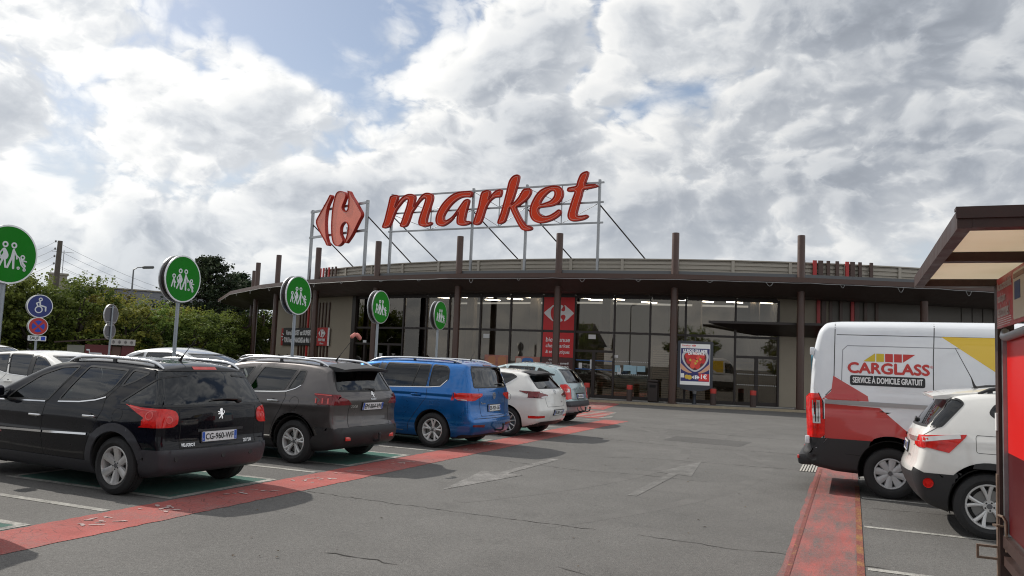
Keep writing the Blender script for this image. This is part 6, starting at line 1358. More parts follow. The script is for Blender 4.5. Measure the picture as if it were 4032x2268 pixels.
# ------------------------------------------------------------------ trees, hedge, houses, poles
def ray_at(dx, dist):
    """ground point along a compass direction seen at display column dx (0..2576), dist metres away"""
    a = np.interp(dx, [0, 140, 228, 335, 420, 470, 545, 620, 690], [math.atan2(-.824, .567), math.atan2(-.794, .608), math.atan2(-.773, .634), math.atan2(-.745, .667), math.atan2(-.721, .693), math.atan2(-.706, .708), math.atan2(-.683, .730), math.atan2(-.659, .753), math.atan2(-.634, .774)])
    if dx < 0: a = math.atan2(-.824, .567)+dx*.00035
    return Vector((math.sin(a)*dist, math.cos(a)*dist, 0))
def leaf_mat(name, col, tr=.35):
    m = bpy.data.materials.new(name); m.use_nodes = True; nt = m.node_tree; b = nt.nodes['Principled BSDF']; o = nt.nodes['Material Output']
    oi = nt.nodes.new('ShaderNodeAttribute'); oi.attribute_name = 'tone'
    mx = nt.nodes.new('ShaderNodeMix'); mx.data_type = 'RGBA'; mx.inputs[6].default_value = (*[c*.55 for c in col], 1); mx.inputs[7].default_value = (col[0]*1.7, col[1]*1.4, col[2]*1.0, 1)
    nt.links.new(oi.outputs['Fac'], mx.inputs[0]); ob = nt.nodes.new('ShaderNodeObjectInfo'); hv = nt.nodes.new('ShaderNodeHueSaturation'); mrr = nt.nodes.new('ShaderNodeMapRange'); mrr.inputs[3].default_value = .72; mrr.inputs[4].default_value = 1.3; nt.links.new(ob.outputs['Random'], mrr.inputs[0]); nt.links.new(mrr.outputs[0], hv.inputs['Value']); mr2 = nt.nodes.new('ShaderNodeMapRange'); mr2.inputs[3].default_value = .485; mr2.inputs[4].default_value = .52; nt.links.new(ob.outputs['Random'], mr2.inputs[0]); nt.links.new(mr2.outputs[0], hv.inputs['Hue']); nt.links.new(mx.outputs[2], hv.inputs['Color']); nt.links.new(hv.outputs[0], b.inputs['Base Color']); b.inputs['Roughness'].default_value = .7; b.inputs['Specular IOR Level'].default_value = .12
    t = nt.nodes.new('ShaderNodeBsdfTranslucent'); nt.links.new(hv.outputs[0], t.inputs[0]); x = nt.nodes.new('ShaderNodeMixShader'); x.inputs[0].default_value = tr
    nt.links.new(b.outputs[0], x.inputs[1]); nt.links.new(t.outputs[0], x.inputs[2]); nt.links.new(x.outputs[0], o.inputs[0]); return m
LEAF = leaf_mat('leaf_green', (.105, .158, .045)); LEAF2 = leaf_mat('leaf_olive', (.142, .158, .046)); CEDAR = leaf_mat('needle_dark', (.042, .068, .042), .15); HEDGE = leaf_mat('hedge_leaf', (.08, .10, .032))
BARK = mat('bark', (.06, .048, .038), .9, bump=.6, bscale=14., var=.25, vscale=5.)
def leaf_mesh(name, cen, nrm, size, tone, m, parent):
    n = len(cen); rs = np.random.RandomState(len(cen) % 97)
    up = rs.normal(size=(n, 3)); a = np.cross(nrm, up); a /= np.linalg.norm(a, axis=1)[:, None]; b = np.cross(nrm, a); b /= np.linalg.norm(b, axis=1)[:, None]
    s = size[:, None]; V = np.empty((n, 4, 3)); V[:, 0] = cen-a*s*.5; V[:, 1] = cen-b*s*.32+nrm*s*.10; V[:, 2] = cen+a*s*.5; V[:, 3] = cen+b*s*.32+nrm*s*.10
    me = bpy.data.meshes.new(name); me.vertices.add(n*4); me.vertices.foreach_set('co', V.ravel()); me.loops.add(n*4); me.loops.foreach_set('vertex_index', np.arange(n*4, dtype=np.int32))
    me.polygons.add(n); me.polygons.foreach_set('loop_start', np.arange(0, n*4, 4, dtype=np.int32)); me.polygons.foreach_set('loop_total', np.full(n, 4, np.int32)); me.update(); me.validate()
    at = me.attributes.new('tone', 'FLOAT', 'POINT'); at.data.foreach_set('value', np.repeat(tone, 4)); me.materials.append(m)
    o = bpy.data.objects.new(name, me); link(o, parent); return o
def tree_geo(seed, h, w, kind='round'):
    rs = np.random.RandomState(seed); C = []; Rr = []
    if kind == 'round':
        for i in range(118):
            d = rs.normal(size=3); d /= np.linalg.norm(d); q = d*np.array([w/2, w/2, h*.46])*(.45+.55*rs.rand()**.45); q[2] += h*.54
            if q[2] < .5: continue
            C.append(q); Rr.append(rs.uniform(.26, .60)*w/4.5)
    cen = []; nr = []; sz = []; tn = []
    for c, r in zip(C, Rr):
        k = rs.randint(34, 60); d = rs.normal(size=(k, 3)); d /= np.linalg.norm(d, axis=1)[:, None]
        p = c+d*r*np.array([1, 1, .7])*(.4+.6*rs.rand(k, 1)**.5); t0 = rs.uniform(.1, .9)
        cen.append(p); nn = d+rs.normal(size=(k, 3))*.5+np.array([0, 0, .5]); nr.append(nn/np.linalg.norm(nn, axis=1)[:, None]); sz.append(rs.uniform(.15, .30, k)); tn.append(np.clip(t0+rs.normal(size=k)*.18, 0, 1))
    for i in range(26):            # sprigs poking out of the outline
        a = rs.uniform(0, 2*math.pi); rr = rs.uniform(.1, .45)*w; base = np.array([math.cos(a)*rr, math.sin(a)*rr, h*(.86+.1*rs.rand())]); d = np.array([rs.normal()*.3, rs.normal()*.3, 1]); k = 12; t = np.linspace(0, 1, k)[:, None]
        cen.append(base+d*t*rs.uniform(.4, .9)+rs.normal(size=(k, 3))*.07); nn = rs.normal(size=(k, 3)); nr.append(nn/np.linalg.norm(nn, axis=1)[:, None]); sz.append(rs.uniform(.12, .22, k)); tn.append(np.full(k, .8))
    return np.vstack(cen), np.vstack(nr), np.concatenate(sz), np.concatenate(tn)
def trunk_mb(seed, h, w):
    rg = random.Random(seed); mb = MB(); z = h*.3
    mb.tube([(0, 0, -.1), (.03, .02, z*.5), (rg.uniform(-.1, .1), rg.uniform(-.1, .1), z), (rg.uniform(-.2, .2), rg.uniform(-.2, .2), h*.75)], [.20, .15, .13, .04], 8)
    for k in range(7):
        a = k*2.4+rg.random(); l = w*.42*rg.uniform(.7, 1.1); z0 = z*rg.uniform(.75, 1.6)
        mb.tube([(0, 0, z0), (math.cos(a)*l*.5, math.sin(a)*l*.5, z0+h*.14), (math.cos(a)*l, math.sin(a)*l, z0+h*.34)], [.09, .06, .02], 6)
    return mb
_protos = {}
def make_tree(i, loc, h, w, label, olive=False):
    v = i % 4; key = (v, olive); r = empty('broadleaf_tree', loc, random.Random(i).uniform(0, 6.28), label, 'tree', 'clipped broadleaf trees along the car park')
    if key not in _protos:
        g = tree_geo(20+v, 6., 4.8); _protos[key] = (trunk_mb(v, 6., 4.8).build('trunk', BARK, None, smooth=60), leaf_mesh('crown', *g, LEAF2 if olive else LEAF, None))
        for o in _protos[key]: COL.objects.unlink(o)
    for o in _protos[key]: c = bpy.data.objects.new(o.name.split('.')[0], o.data); link(c, r)
    r.scale = (w/4.8, w/4.8, h/6.); return r
TL = [(-40, 50, 5.0, 5.0), (25, 51, 5.2, 4.6), (85, 49, 4.7, 4.2), (150, 53, 4.7, 4.6), (205, 50, 5.1, 4.6), (275, 54, 4.7, 4.6), (325, 50, 4.2, 4.2), (385, 52, 4.0, 4.4), (440, 55, 4.0, 4.4), (495, 52, 3.7, 4.4), (545, 57, 3.9, 4.6), (595, 58, 3.9, 4.6), (640, 62, 4.0, 5.0), (690, 66, 4.5, 5.0), (740, 70, 4.6, 5.2), (115, 58, 4.9, 4.6), (245, 60, 4.5, 4.8), (470, 62, 3.9, 4.6)]
TLAB = ['leafy tree at the far left edge, half hidden by the largest green sign', 'leafy green tree right behind the largest green sign', 'leafy tree behind the blue wheelchair sign', 'leafy tree beside the wooden utility pole', 'bushy green tree between utility pole and chimney', 'olive green tree in front of the slate-roofed house, left part', 'olive green tree behind the grey backs of round signs', 'tree in front of the slate roof, right of the grey round signs', 'tree behind the pole of the second green sign', 'low leafy tree left of the dark conifer foot', 'leafy tree below the dark conifer', 'leafy tree at the left end of the brown canopy', 'leafy tree seen between the first brown columns', 'leafy tree seen between columns beside the beige wall', 'leafy tree mostly hidden behind the beige wall', 'leafy tree in the second row behind the utility pole', 'olive tree in the second row behind the house chimney', 'leafy tree in the second row left of the conifer']
for i, (dx, d, h, w) in enumerate(TL): make_tree(i, ray_at(dx, d), h, w, TLAB[i], olive=i in (5, 6, 8, 16))
# dark conifer with tiered boughs
def conifer(loc, h, w, label):
    r = empty('conifer_tree', loc, 0, label, 'tree'); rs = np.random.RandomState(4); cen = []; nr = []; sz = []; tn = []
    limbs = MB().tube([(0, 0, 0), (.1, 0, h*.5), (0, 0, h*.98)], [.35, .22, .04], 9)
    nl = 17
    for j in range(nl):
        z = h*(.16+.82*j/(nl-1)); rad = w/2*(1-((z/h-.30)/.70)**2*.86 if z/h > .3 else .92)
        for k in range(9):
            a = k*.7+j*1.9+rs.uniform(-.3, .3); L = rad*rs.uniform(.6, 1.12); tip = np.array([math.cos(a)*L, math.sin(a)*L, z+L*rs.uniform(-.05, .28)])
            limbs.tube([(0, 0, z-.2), tuple(tip*np.array([.5, .5, 1])-np.array([0, 0, .1])), tuple(tip)], [.05, .035, .01], 5)
            n = 60; t = rs.rand(n, 1)**.6; p = np.array([0, 0, z])*(1-t)+tip*t+rs.normal(size=(n, 3))*np.array([.34, .34, .13])*(.5+.7*t)
            cen.append(p); nn = rs.normal(size=(n, 3))*.7+np.array([0, 0, 1]); nr.append(nn/np.linalg.norm(nn, axis=1)[:, None]); sz.append(rs.uniform(.20, .42, n)); tn.append(np.clip(rs.uniform(.1, .7)+rs.normal(size=n)*.15, 0, 1))
            kk = 10; tt = np.linspace(.85, 1.22, kk)[:, None]; cen.append(np.array([0, 0, z])*(1-tt)+tip*tt+rs.normal(size=(kk, 3))*.06+np.array([0, 0, .35])*(tt-.85)*2); nn = rs.normal(size=(kk, 3)); nr.append(nn/np.linalg.norm(nn, axis=1)[:, None]); sz.append(rs.uniform(.14, .26, kk)); tn.append(np.full(kk, .5))
    limbs.build('trunk', BARK, r, smooth=60); leaf_mesh('crown', np.vstack(cen), np.vstack(nr), np.concatenate(sz), np.concatenate(tn), CEDAR, r)
conifer(ray_at(522, 74), 9.3, 8.6, 'tall dark conifer left of the brown canopy'); conifer(ray_at(597, 77), 8.3, 6.0, 'smaller dark conifer joined to the tall one, beside the canopy tip')
# hedge at the edge of the car park
def hedge(a, b, h, w, label):
    A, B = Vector(a), Vector(b); L = (B-A).length; r = empty('hedge', (A+B)/2, math.atan2((B-A).y, (B-A).x), label, 'hedge'); rs = np.random.RandomState(int(L)); n = int(L*230)
    p = np.c_[rs.uniform(-L/2, L/2, n), rs.uniform(-w/2, w/2, n), h*rs.rand(n)**.6]; p[:, 2] += .14*np.sin(p[:, 0]*1.7)*p[:, 2]
    nn = rs.normal(size=(n, 3))*.6+np.c_[np.zeros(n), np.sign(p[:, 1])*.5, np.full(n, .8)]; nn /= np.linalg.norm(nn, axis=1)[:, None]
    leaf_mesh('foliage', p, nn, rs.uniform(.13, .25, n), np.clip(rs.uniform(.2, .8, n), 0, 1), HEDGE, r)
    mb = MB()
    for k in range(int(L*1.2)): x = -L/2+k/1.2; mb.tube([(x, 0, 0), (x+.1, .1, h*.7)], [.03, .012], 5)
    mb.build('stems', BARK, r)
hedge(ray_at(-30, 46), ray_at(330, 46.5), 1.25, 1.3, 'low trimmed hedge behind the cars at the far left'); hedge(ray_at(345, 49), ray_at(660, 55), .95, 1.2, 'low hedge under the trees left of the brown columns')
# grass verge
M_GRASS = mat('verge_grass', (.060, .075, .025), .95, bump=.8, bscale=25., var=.35, vscale=1.2)
A = [ray_at(d, 48.3) for d in (-60, 100, 250, 400, 550, 700)]; B = [ray_at(d, 120) for d in (700, 550, 400, 250, 100, -60)]
vg = mob('grass_verge', [(p.x, p.y, .03) for p in A+B], [tuple(range(12))], M_GRASS); tag(vg, kind='structure')
# slate-roofed house
hs = empty('stone_house', ray_at(335, 84)-Vector((0, 0, .75)), 0, 'stone house with long slate roof behind the trees', 'house'); dirv = (ray_at(440, 84)-ray_at(200, 84)).normalized(); hs.rotation_euler = (0, 0, math.atan2(dirv.y, dirv.x)+.12)
STONE = mat('house_stone', (.30, .27, .23), .9, bump=.5, bscale=12., var=.2, vscale=3.); SLATE = mat('slate', (.105, .108, .118), .6, bump=.3, bscale=20., var=.2, vscale=2.5)
MB().box(-6.5, 8.2, -3.5, 3.5, 0, 4.4).build('wall', STONE, hs)
rf = MB().add([(-6.8, -3.9, 4.2), (8.5, -3.9, 4.2), (8.5, 3.9, 4.2), (-6.8, 3.9, 4.2), (-6.8, 0, 7.45), (8.5, 0, 7.45)], [(0, 1, 5, 4), (2, 3, 4, 5), (1, 2, 5), (3, 0, 4), (3, 2, 1, 0)]).build('roof', SLATE, hs)
for x in (-6.3,): MB().box(x-.7, x+.7, -.5, .5, 6.6, 8.3).box(x-.8, x+.8, -.6, .6, 8.3, 8.48).build('chimney', STONE, rf)
MB().bar((-6.8, 0, 7.5), (8.5, 0, 7.5), .25, .12).build('ridge', STONE, rf)
for x in (3.0,): MB().add([(x-1.6, -3.4, 5.0), (x+1.6, -3.4, 5.0), (x, -3.4, 6.7), (x, -.6, 6.7), (x-1.6, -2.6, 5.4), (x+1.6, -2.6, 5.4)], [(0, 1, 2), (0, 2, 3, 4), (1, 5, 3, 2)]).build('dormer', SLATE, rf)
for x in (-4, -1, 2, 5): MB().box(x-.5, x+.5, -3.56, -3.5, 1.6, 3.0).build('window', mat('far_window', (.05, .06, .07), .2), hs)
ANT = mat('antenna_steel', (.30, .30, .31), .4, .8)
an = MB().tube([(-6.0, 0, 8.3), (-6.0, 0, 10.6)], .035, 6)
for k in range(6): an.tube([(-6.9+.3*k, -.28+.03*k, 10.45), (-6.9+.3*k, .28-.03*k, 10.45)], .016, 4)
an.tube([(-7.0, 0, 10.45), (-5.2, 0, 10.45)], .02, 5); an.build('roof_aerial', ANT, rf)
h2 = empty('cream_house', ray_at(455, 88), .5, 'cream rendered house glimpsed through the trees right of the second green sign', 'house'); MB().box(-4, 4, -3, 3, 0, 4.6).build('wall', mat('cream_render', (.42, .36, .28), .9, var=.1, vscale=1.), h2)
MB().add([(-4.3, -3.3, 4.5), (4.3, -3.3, 4.5), (4.3, 3.3, 4.5), (-4.3, 3.3, 4.5), (-4.3, 0, 6.2), (4.3, 0, 6.2)], [(0, 1, 5, 4), (2, 3, 4, 5), (1, 2, 5), (3, 0, 4), (3, 2, 1, 0)]).build('roof', SLATE, h2)
for x in (-2.4, 0, 2.4): MB().box(x-.45, x+.45, -3.06, -3.0, 2.4, 3.8).build('window', mat('far_window', (.05, .06, .07)), h2)
# utility pole and wires
up = empty('utility_pole', ray_at(138, 62), 0, 'wooden utility pole carrying wires above the trees at left', 'pole'); PW = mat('pole_wood', (.10, .085, .072), .85, bump=.4, bscale=9., var=.2, vscale=3.)
MB().tube([(0, 0, 0), (.1, 0, 4.5), (.16, 0, 8.35)], [.22, .19, .15], 10).build('shaft', PW, up, smooth=50)
U0 = ray_at(138, 62); Ua = ray_at(-130, 66)-U0; Ub = ray_at(640, 105)-U0; WIRE = mat('wire', (.05, .05, .055), .5)
for k in range(4):
    z = 8.3-.5*k; MB().lathe([(.03, z-.06), (.06, z), (.06, z+.06), (.02, z+.1)], 8, 'z', (-.14, -.1, 0)).build('insulator', mat('insulator_grey', (.25, .25, .26), .3), up)
    for E_, zz, nm in ((Ua, z+.6, 'wire'), (Ub, z-1.0, 'wire')):
        MB().tube([Vector((-.14, -.1, z))*(1-t)+(E_+Vector((0, 0, zz)))*t-Vector((0, 0, 1.3*4*t*(1-t))) for t in np.linspace(0, 1, 14)], .009, 4, cap=False).build(nm, WIRE, up)
for k in range(2):
    z = 6.6-.6*k; MB().tube([Vector((0, 0, z))*(1-t)+(Ub+Vector((0, 0, z-.9)))*t-Vector((0, 0, 1.2*4*t*(1-t))) for t in np.linspace(0, 1, 14)], .007, 4, cap=False).build('wire', WIRE, up)
# street lamps
LG = mat('lamp_grey', (.16, .165, .17), .4, .5)
def lamp(loc, h, rz, label, group=None):
    r = empty('street_lamp', loc, rz, label, 'street lamp', group); MB().tube([(0, 0, 0), (0, 0, h*.6), (0, 0, h)], [.09, .07, .05], 10).build('mast', LG, r, smooth=50)
    MB().tube([(0, 0, h-.02), (.25, 0, h+.16), (.6, 0, h+.22)], [.04, .035, .03], 8).build('arm', LG, r, smooth=50); MB().rbox((.95, 0, h+.24), (.8, .32, .2), .09, ry=-.1, seg=3).build('lantern', LG, r, smooth=60)
lamp(ray_at(331, 64), 7.0, .9, 'grey street lamp rising above the trees in front of the slate roof')
# lower brown canopy beyond the columns
lc = empty('service_canopy', (-40.4, 46.9, 0), 0, 'low dark brown canopy on posts seen between the far columns', 'canopy'); e1, e2 = Vector((-41.6, 45.9, 0)), Vector((-38.2, 48.9, 0)); dd = (e2-e1).normalized(); nn_ = Vector((-dd.y, dd.x, 0))
to_child(MB().add([e1+Vector((0, 0, 2.62)), e2+Vector((0, 0, 2.62)), e2+nn_*3+Vector((0, 0, 2.62)), e1+nn_*3+Vector((0, 0, 2.62)), e1-dd*.5+Vector((0, 0, 3.22)), e2+Vector((0, 0, 3.28)), e2+nn_*3+Vector((0, 0, 3.28)), e1-dd*.5+nn_*3+Vector((0, 0, 3.22))], [(3, 2, 1, 0), (4, 5, 6, 7), (0, 1, 5, 4), (1, 2, 6, 5), (2, 3, 7, 6), (3, 0, 4, 7)]).build('canopy_box', BROWN), lc)
for p in (Vector((-39.9, 47.45, 0)), Vector((-42.3, 48.8, 0))): to_child(MB().lathe([(.15, 0), (.15, 4.15), (0, 4.15)], 14, 'z', tuple(p)).build('post', BROWN, None, smooth=40), lc)
# trolley shelter in the left background
ts = empty('background_trolley_shelter', ray_at(255, 41), 0, 'small dark red trolley shelter among the cars at left', 'shelter'); dv = (ray_at(330, 41)-ray_at(190, 41)).normalized(); ts.rotation_euler = (0, 0, math.atan2(dv.y, dv.x)); ts.scale = (.52, .6, .97); DR = mat('shelter_dark_red', (.11, .012, .014), .4)
MB().box(-2.2, -.9, 0, .06, .5, 1.55).build('end_panel', mat('shelter_grey_panel', (.20, .20, .17), .6), ts); MB().box(-.85, 1.2, 0, .06, .3, 1.6).build('side_panel', DR, ts); MB().box(2.0, 3.0, 0, 1.5, .1, 1.6).build('side_panel', DR, ts); MB().box(1.25, 1.95, .1, 1.4, .1, 1.55).build('side_panel', mat('shelter_brown_panel', (.12, .06, .045), .6), ts)
MB().add([(-3.2, -.3, 1.62), (1.0, -.3, 1.86), (1.0, 2, 1.86), (-3.2, 2, 1.62), (-3.2, -.3, 1.68), (1.0, -.3, 1.93), (1.0, 2, 1.93), (-3.2, 2, 1.68)], [(3, 2, 1, 0), (4, 5, 6, 7), (0, 1, 5, 4), (1, 2, 6, 5), (2, 3, 7, 6), (3, 0, 4, 7)]).build('roof', STB, ts)
MB().box(1.0, 3.05, -.3, 1.8, 1.62, 1.9).build('header', mat('shelter_header', (.42, .40, .38), .6), ts)
for k in range(4):
    for p in logo_polys(1.3+k*.48, 1.76, .17): MB().prism(p, .301, .31, lambda u, v, d: Vector((u, -d, v))).build('emblem', mat('shelter_grey_print', (.12, .11, .11), .6), ts)
mb = MB(); ic = lambda u, v, d=0.: Vector((u, -.004-d, v)); stroke(mb, [(-.7, 1.35), (-.5, 1.35), (-.4, .95), (.3, .95)], .07, .004, ic); stroke(mb, [(-.5, 1.2), (.45, 1.2), (.3, .8)], .06, .0056, ic); mb.build('cart_symbol', PICT, ts)
# far things behind the photographer, seen only as reflections in the shop glass
lamp((-8.5, -9, 0), 7.4, 1.2, 'street lamp standing behind the photographer, reflected in the glass, left', 'lamps reflected in the shop glass'); lamp((3.0, -10, 0), 7.4, 1.2, 'street lamp standing behind the photographer, reflected in the glass, right', 'lamps reflected in the shop glass')
hb_ = copy_tree(hs, None, (-30, -52, 0), .4, 'gabled house behind the photographer, reflected in the shop glass')
for i, (x, y) in enumerate(((-22, -30), (-15, -36), (6, -32), (14, -28), (24, -30), (34, -24))): make_tree(i, (x, y, 0), 6.5, 6.0, 'tree behind the photographer, reflected in the shop glass')
# ------------------------------------------------------------------ vehicles in place
G_ = 'cars parked in the family bays'
CHR = mat('chrome', (.75, .75, .76))
r, c = make_car(spec_estate(), (-6.66, 7.40, 0), R_(3), 'black estate car with silver roof rails, nearest in the row', G_)
number_plate(c, r, 'CG-960-WF', .03, .645); rear_badges(c, r, 'lion', .02, .895, .062); sweep_text(c, r, 'PEUGEOT', .05, .46, .565, CHR, .17, bold=.0015); sweep_text(c, r, '207 SW', .055, -.42, .565, CHR, .15, bold=.0015, slant=.2); wiper(c, r, -.30, .14, 1.04)
for y in (.62, .0, -.45): p, n = c.at('B', y, .43); MB().lathe([(0, .0), (.03, 0), (.032, .006)], 14, 'x', (p.x-.016, p.y, p.z)).build('parking_sensor', PLAST, r)
r, c = make_car(spec_crossover(), (-6.72, 10.65, 0), R_(3), 'dark grey crossover with a pink bow tied to its roof aerial', G_)
number_plate(c, r, 'EM-864-VM', -.04, .86); rear_badges(c, r, 'lion', -.04, 1.03, .055); sweep_text(c, r, 'PEUGEOT', .035, -.04, .965, CHR, .14, bold=.001); sweep_text(c, r, '2008', .05, .40, .86, CHR, .14, bold=.0015); wiper(c, r, -.10, .22, 1.10)
spoiler(c, r, PLAST, .10, .52, .56, 1.43); tow_hook(r, -.1, .06)
for y in (.55, -.55): p, n = c.at('B', y, .40); MB().rbox(p+n*.012, (.02, .12, .06), .01).build('reflector', LAMP_BRIGHT, r, smooth=40)
h = c.hit('T', .78, 0)[0]+Vector((-math.sin(.72)*.55, 0, math.cos(.72)*.55)); PNK = mat('pink_ribbon', (.62, .22, .19), .7)
MB().rbox(h+Vector((0, .07, -.01)), (.05, .13, .06), .025, rx=-.5).rbox(h+Vector((0, -.07, -.02)), (.05, .14, .07), .03, rx=.6).rbox(h, (.04, .05, .05), .02).build('ribbon_bow', PNK, r, smooth=60)
r, c = make_car(spec_mpv(), (-6.14, 14.0, 0), R_(1.5), 'bright blue people carrier with silver roof rails', G_)
number_plate(c, r, 'EE-925-GE', -.02, .74); rear_badges(c, r, 'vw', 0, .965, .062); sweep_text(c, r, 'Touran', .05, .42, .83, CHR, .17, bold=.001); wiper(c, r, -.42, -.12, 1.165); tow_hook(r, -.05, .0)
r, c = make_car(spec_hatch(), (-6.02, 17.05, 0), R_(3.5), 'white hatchback with black rear spoiler and dark alloy wheels', G_)
number_plate(c, r, 'ER-881-AD', -.1, .53); rear_badges(c, r, 'ellipses', 0, .985, .055); wiper(c, r, .28, .02, 1.085); spoiler(c, r, PLAST, .26, .66, .54, 1.385, .03); sweep_text(c, r, 'TOYOTA', .035, .36, .78, CHR, .13); sweep_text(c, r, 'Hybrid', .035, -.34, .76, CHR, .1)
r, c = make_car(spec_oldmpv(), (-6.74, 21.1, 0), R_(2), 'pale blue-grey people carrier with tow bar, farthest in the row', G_)
number_plate(c, r, 'BF-628-KZ', 0, .745); rear_badges(c, r, 'chevrons', 0, .95, .045); tow_hook(r, -.3, .0); tow_hook(r, 0, .02); wiper(c, r, 0., .25, 1.13)
s = generic(spec_hatch, P_NAVY); r, c = make_car(s, (-6.62, 3.95, 0), R_(2), 'dark car of which only a red tail lamp shows at the left edge', G_, res=.04)
# row facing the first one (noses towards us)
def bg(spec, x, y, rz, label, grp='cars parked in the rows behind'):
    r, c = make_car(spec, (x, y, 0), math.pi-rz, label, grp); return r, c
bg(generic(spec_hatch, P_WHITE, H=1.5), -16.0, 11.25, 0., 'white hatchback behind the black estate car, facing it')
bg(generic(spec_oldmpv, P_SILVER), -16.0, 14.5, 0., 'silver car with its windscreen towards us behind the dark grey crossover')
bg(generic(spec_estate, P_DGREY), -16.1, 18.4, 0., 'dark grey estate car behind the blue people carrier')
bg(generic(spec_hatch, P_DGREY), -22.9, 12.9, math.pi, 'dark grey car at the left edge behind the white hatchback')
bg(generic(spec_mpv, P_WHITE), -27.8, 14.8, 0., 'white car with roof rails below the wheelchair sign')
bg(generic(spec_hatch, P_WHITE), -28.5, 18.2, 0., 'white car roof left of the red trolley shelter')
bg(generic(spec_oldmpv, P_SILVER), -33.2, 35.2, math.pi*.98, 'silver people carrier parked under the trees behind the second sign pole')
bg(generic(spec_hatch, P_NAVY), -27.8, 29.2, math.pi, 'navy blue hatchback left of the brown columns')
bg(generic(spec_hatch, P_WHITE), -40.6, 51.5, math.pi*.9, 'white car seen between the brown columns by the hedge')
bg(generic(spec_estate, P_SILVER), -24.0, 22.5, 0., 'silver estate car roof behind the dark grey crossover')
bg(generic(spec_hatch, P_SILVER), -33.5, 21.5, 0., 'silver car half hidden behind the trolley shelter')
# right-hand side
r, c = make_car(spec_suv(), (.54, 10.64, 0), R_(180), 'white crossover with black wheel arches beside the van', None)
number_plate(c, r, 'BF-315-KZ', 0, .86); tow = None; wiper(c, r, -.05, .3, 1.16); spoiler(c, r, P_WHITE, .22, .72, .55, 1.475, .03); sweep_text(c, r, 'QASHQAI', .035, -.4, .78, CHR, .16)
for sgn in (1, -1): p, n = c.at('R' if sgn < 0 else 'L', .26, .53); MB().lathe([(0, 0), (.045, 0), (.052, -.012)], 16, 'y', (p.x-.05, p.y+sgn*.012, p.z)).build('rear_fog_lamp', LAMP_RED, r, smooth=40)
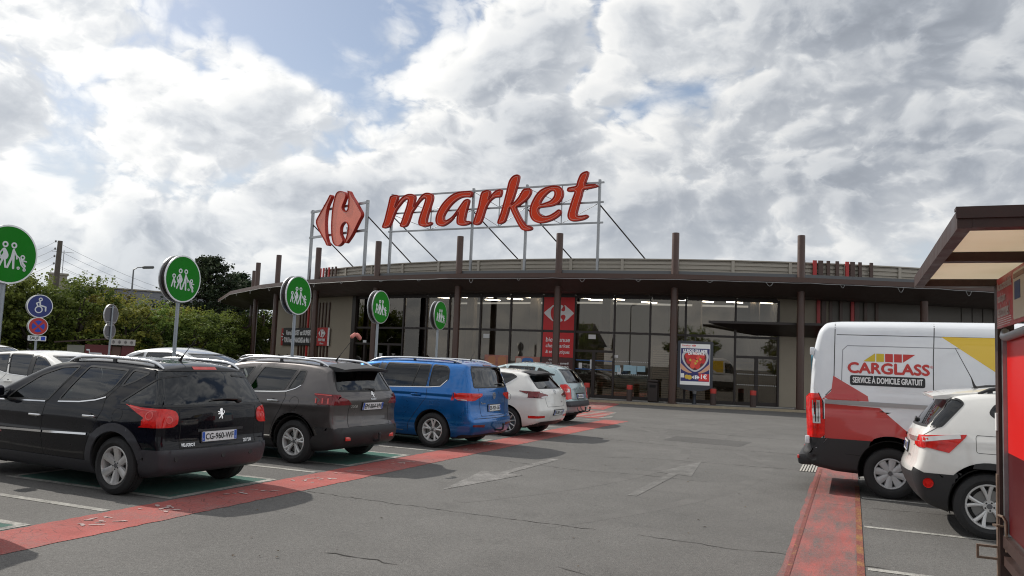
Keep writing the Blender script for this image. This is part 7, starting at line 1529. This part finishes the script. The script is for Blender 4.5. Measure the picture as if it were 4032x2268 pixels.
# service van
def spec_van():
    W = 2.03
    return dict(L=5.5, W=W, H=2.42, paint=P_VAN, zm=1.15, spine=(.8, 4.4), res=.04, crown=(.03, .12, .03), round=(.07, .09, .10),
        sil=[(.06, .40), (.0, .46), (.0, .56), (.05, .62), (.06, .9), (.07, 1.4), (.10, 1.85), (.16, 2.18), (.23, 2.32), (.36, 2.40), (.8, 2.42), (1.8, 2.43), (3.2, 2.43), (3.6, 2.38), (4.0, 2.18), (4.5, 1.65), (4.75, 1.35), (5.2, 1.15), (5.42, .95), (5.5, .6), (5.45, .35), (5.2, .25), (4., .27), (.9, .30), (.3, .34)],
        sec=[(.2, .93), (.35, .97), (.5, .99), (.8, 1.0), (1.2, .995), (1.6, .972), (2.0, .93), (2.2, .90), (2.32, .86), (2.42, .74), (2.55, .5)], plan=[(-.2, .3), (-.05, .16), (.03, .08), (.10, .035), (.2, .012), (.5, 0), (4.0, 0), (4.6, .03), (5.0, .12), (5.3, .25), (5.6, .5)],
        crease=[(1.30, .05, .012), (1.16, .05, -.010)], bulge=[(1.15, .78, .5, .18, .02)], xr=1.12, xf=4.55, wheel=(.335, .20, .205, 'cap', 8, 'cap'), wheel_in=.03, arch=.41, arch_up=.03,
        windows=[('front_door_window', [(3.5, 2.05), (3.5, 1.35), (4.4, 1.3), (4.3, 1.5), (3.95, 2.0)], 'S', 'mid'), ('windscreen', [(-.85, 1.35), (.85, 1.35), (.72, 2.1), (-.72, 2.1)], 'F', 'clear')],
        carves=[('tail_lamp', [(.05, 1.36), (.21, 1.36), (.262, 1.24), (.275, .76), (.07, .74)], 'S', LAMP_RED, .012), ('tail_lamp', [(1.1, 1.34), (.97, 1.34), (.95, .76), (1.1, .76)], 'B', LAMP_RED, .012), ('tail_lamp', [(-1.1, 1.34), (-.97, 1.34), (-.95, .76), (-1.1, .76)], 'B', LAMP_RED, .012),
                ('black_lower', [(-.3, .2), (-.3, .755), (1.12, .755), (4.7, .70), (5.8, .6), (5.8, .2)], 'S', PLAST, .008), ('black_lower', [(-1.2, .2), (1.2, .2), (1.2, .62), (-1.2, .62)], 'B', PLAST, .008), ('arch_flare', ring(1.12, .365, .47), 'S', PLAST, .02, ['body']),
                ('red_graphic', [(.295, 1.228), (.985, 1.205), (1.50, .755), (.295, .755)], 'S', mat('van_red', (.46, .030, .026), .35, coat=.8), .0015), ('red_graphic', [(.40, 1.615), (.96, 1.285), (.255, 1.285), (.30, 1.33), (.375, 1.40)], 'S', mat('van_red', (.46, .03, .026)), .0015),
                ('yellow_graphic', [(1.74, 2.19), (2.31, 1.78), (2.9, 1.36), (3.4, 1.36), (3.4, 2.19)], 'S', mat('van_yellow', (.72, .47, .008), .35, coat=.8), .0015)],
        ribbons=[('rub_rail', [(.30, 1.258), (3.4, 1.235)], 'S', .055, mat('van_rail_grey', (.36, .37, .38), .4, .3), .012), ('panel_gap', [(.42, 2.36), (.41, 1.6), (.40, 1.45), (.30, 1.34)], 'S', .012, mat('seam_grey', (.06, .06, .062), .7), .001), ('panel_gap', [(1.66, 2.36), (1.64, 1.9), (1.63, .78)], 'S', .012, mat('seam_grey', (.06, .06, .062)), .001), ('panel_gap', [(.44, 2.19), (3.4, 2.19)], 'S', .010, mat('seam_grey', (.06, .06, .062)), .001), ('pressed_line', [(.50, 1.36), (.52, 1.98), (.58, 2.04), (1.62, 2.04), (3.3, 2.04)], 'S', .012, mat('seam_pale', (.30, .31, .33), .6), .001), ('panel_gap', [(0, 2.3), (0, .65)], 'B', .012, SEAMC, .001), ('lamp_clear', [(.185, 1.27), (.195, .95)], 'S', .095, LAMP_CLEAR, .019), ('lamp_bar', [(.165, 1.24), (.175, .97)], 'S', .012, SEAMC, .022), ('lamp_bar', [(.205, 1.24), (.213, .97)], 'S', .012, SEAMC, .022), ('lamp_edge', [(.21, 1.37), (.27, 1.245), (.285, .75)], 'S', .014, SEAMC, .008), ('black_seam', [(.55, .56), (.75, .55)], 'S', .006, SEAMC, .010)],
        seats=(3.4, 2.9))
vp = spec_van(); r, c = make_car(vp, (-.64, 13.10, 0), R_(180), 'white service van with red and yellow graphics, doors closed', None, name='service_van'); r['category'] = 'van'
VR = mat('van_letter_red', (.50, .035, .03), .4); VY = mat('van_letter_yellow', (.58, .43, .02), .4); VK = mat('van_letter_black', (.012, .012, .014), .4); VW_ = mat('van_letter_white', (.72, .72, .72), .4)
def vside(poly, m, off, name='graphic'):
    v = []
    for a, b in poly: p, n = c.at('R', a, b); v.append(p+n*off)
    return mob(name, v, [tuple(t) for t in tri2d(poly)], m, r)
sk = lambda u, v: (u+v*.0, v)
for k, (pl, m) in enumerate([([(.78, 1.83), (.93, 1.945), (.93, 1.83)], VY), ([(.945, 1.83), (.945, 1.94), (1.04, 1.94), (1.04, 1.83)], VY), ([(1.055, 1.83), (1.055, 1.94), (1.15, 1.94), (1.15, 1.83)], VR), ([(1.165, 1.83), (1.165, 1.94), (1.26, 1.94), (1.26, 1.83)], VR), ([(1.275, 1.83), (1.275, 1.94), (1.425, 1.94)], VR)]): vside(pl, m, .004, 'logo_bar')
sweep_text(c, r, 'CARGLASS', .20, 1.09, 1.73, VR, 1.0, 'R', bold=.008, off=.004); sweep_text(c, r, '®', .05, 1.62, 1.78, VR, None, 'R', off=.004)
vside(roundpoly([(.615, 1.50), (1.54, 1.50), (1.54, 1.635), (.615, 1.635)], .03, 4), VK, .004, 'text_bar'); sweep_text(c, r, 'SERVICE À DOMICILE GRATUIT', .11, 1.08, 1.567, VW_, .86, 'R', bold=.003, off=.007)
MB().rbox((.05, 0, .44), (.22, 1.9, .16), .05).build('rear_step', PLAST, r, smooth=40)
for y in (.9, -.9): MB().rbox((-.05, y, .47), (.03, .12, .05), .01).build('reflector', LAMP_BRIGHT, r, smooth=40)
for z in (.72, 1.95):
    for y in (1, -1): MB().rbox((.07 if z < 1 else .12, y*(.99 if z < 1 else .91), z), (.06, .05, .11), .015).build('door_hinge', P_VAN, r, smooth=40)
for sgn in (1, -1): MB().add([(1.62-1.0+.02, sgn*(.80), .42), (.64, sgn*1.0, .42), (.66, sgn*1.0, .12), (.66, sgn*.8, .12)], [(0, 1, 2, 3)]).build('mud_flap', PLAST, r)
MB().prism(roundpoly([(-.40, 1.45), (.40, 1.45), (.40, 1.95), (-.40, 1.95)], .05, 3), 0, .003, lambda u, v, d: Vector((.068+.0-d, u+.45, v))).build('door_sticker', mat('van_sticker_blue', (.12, .38, .50), .5), r)
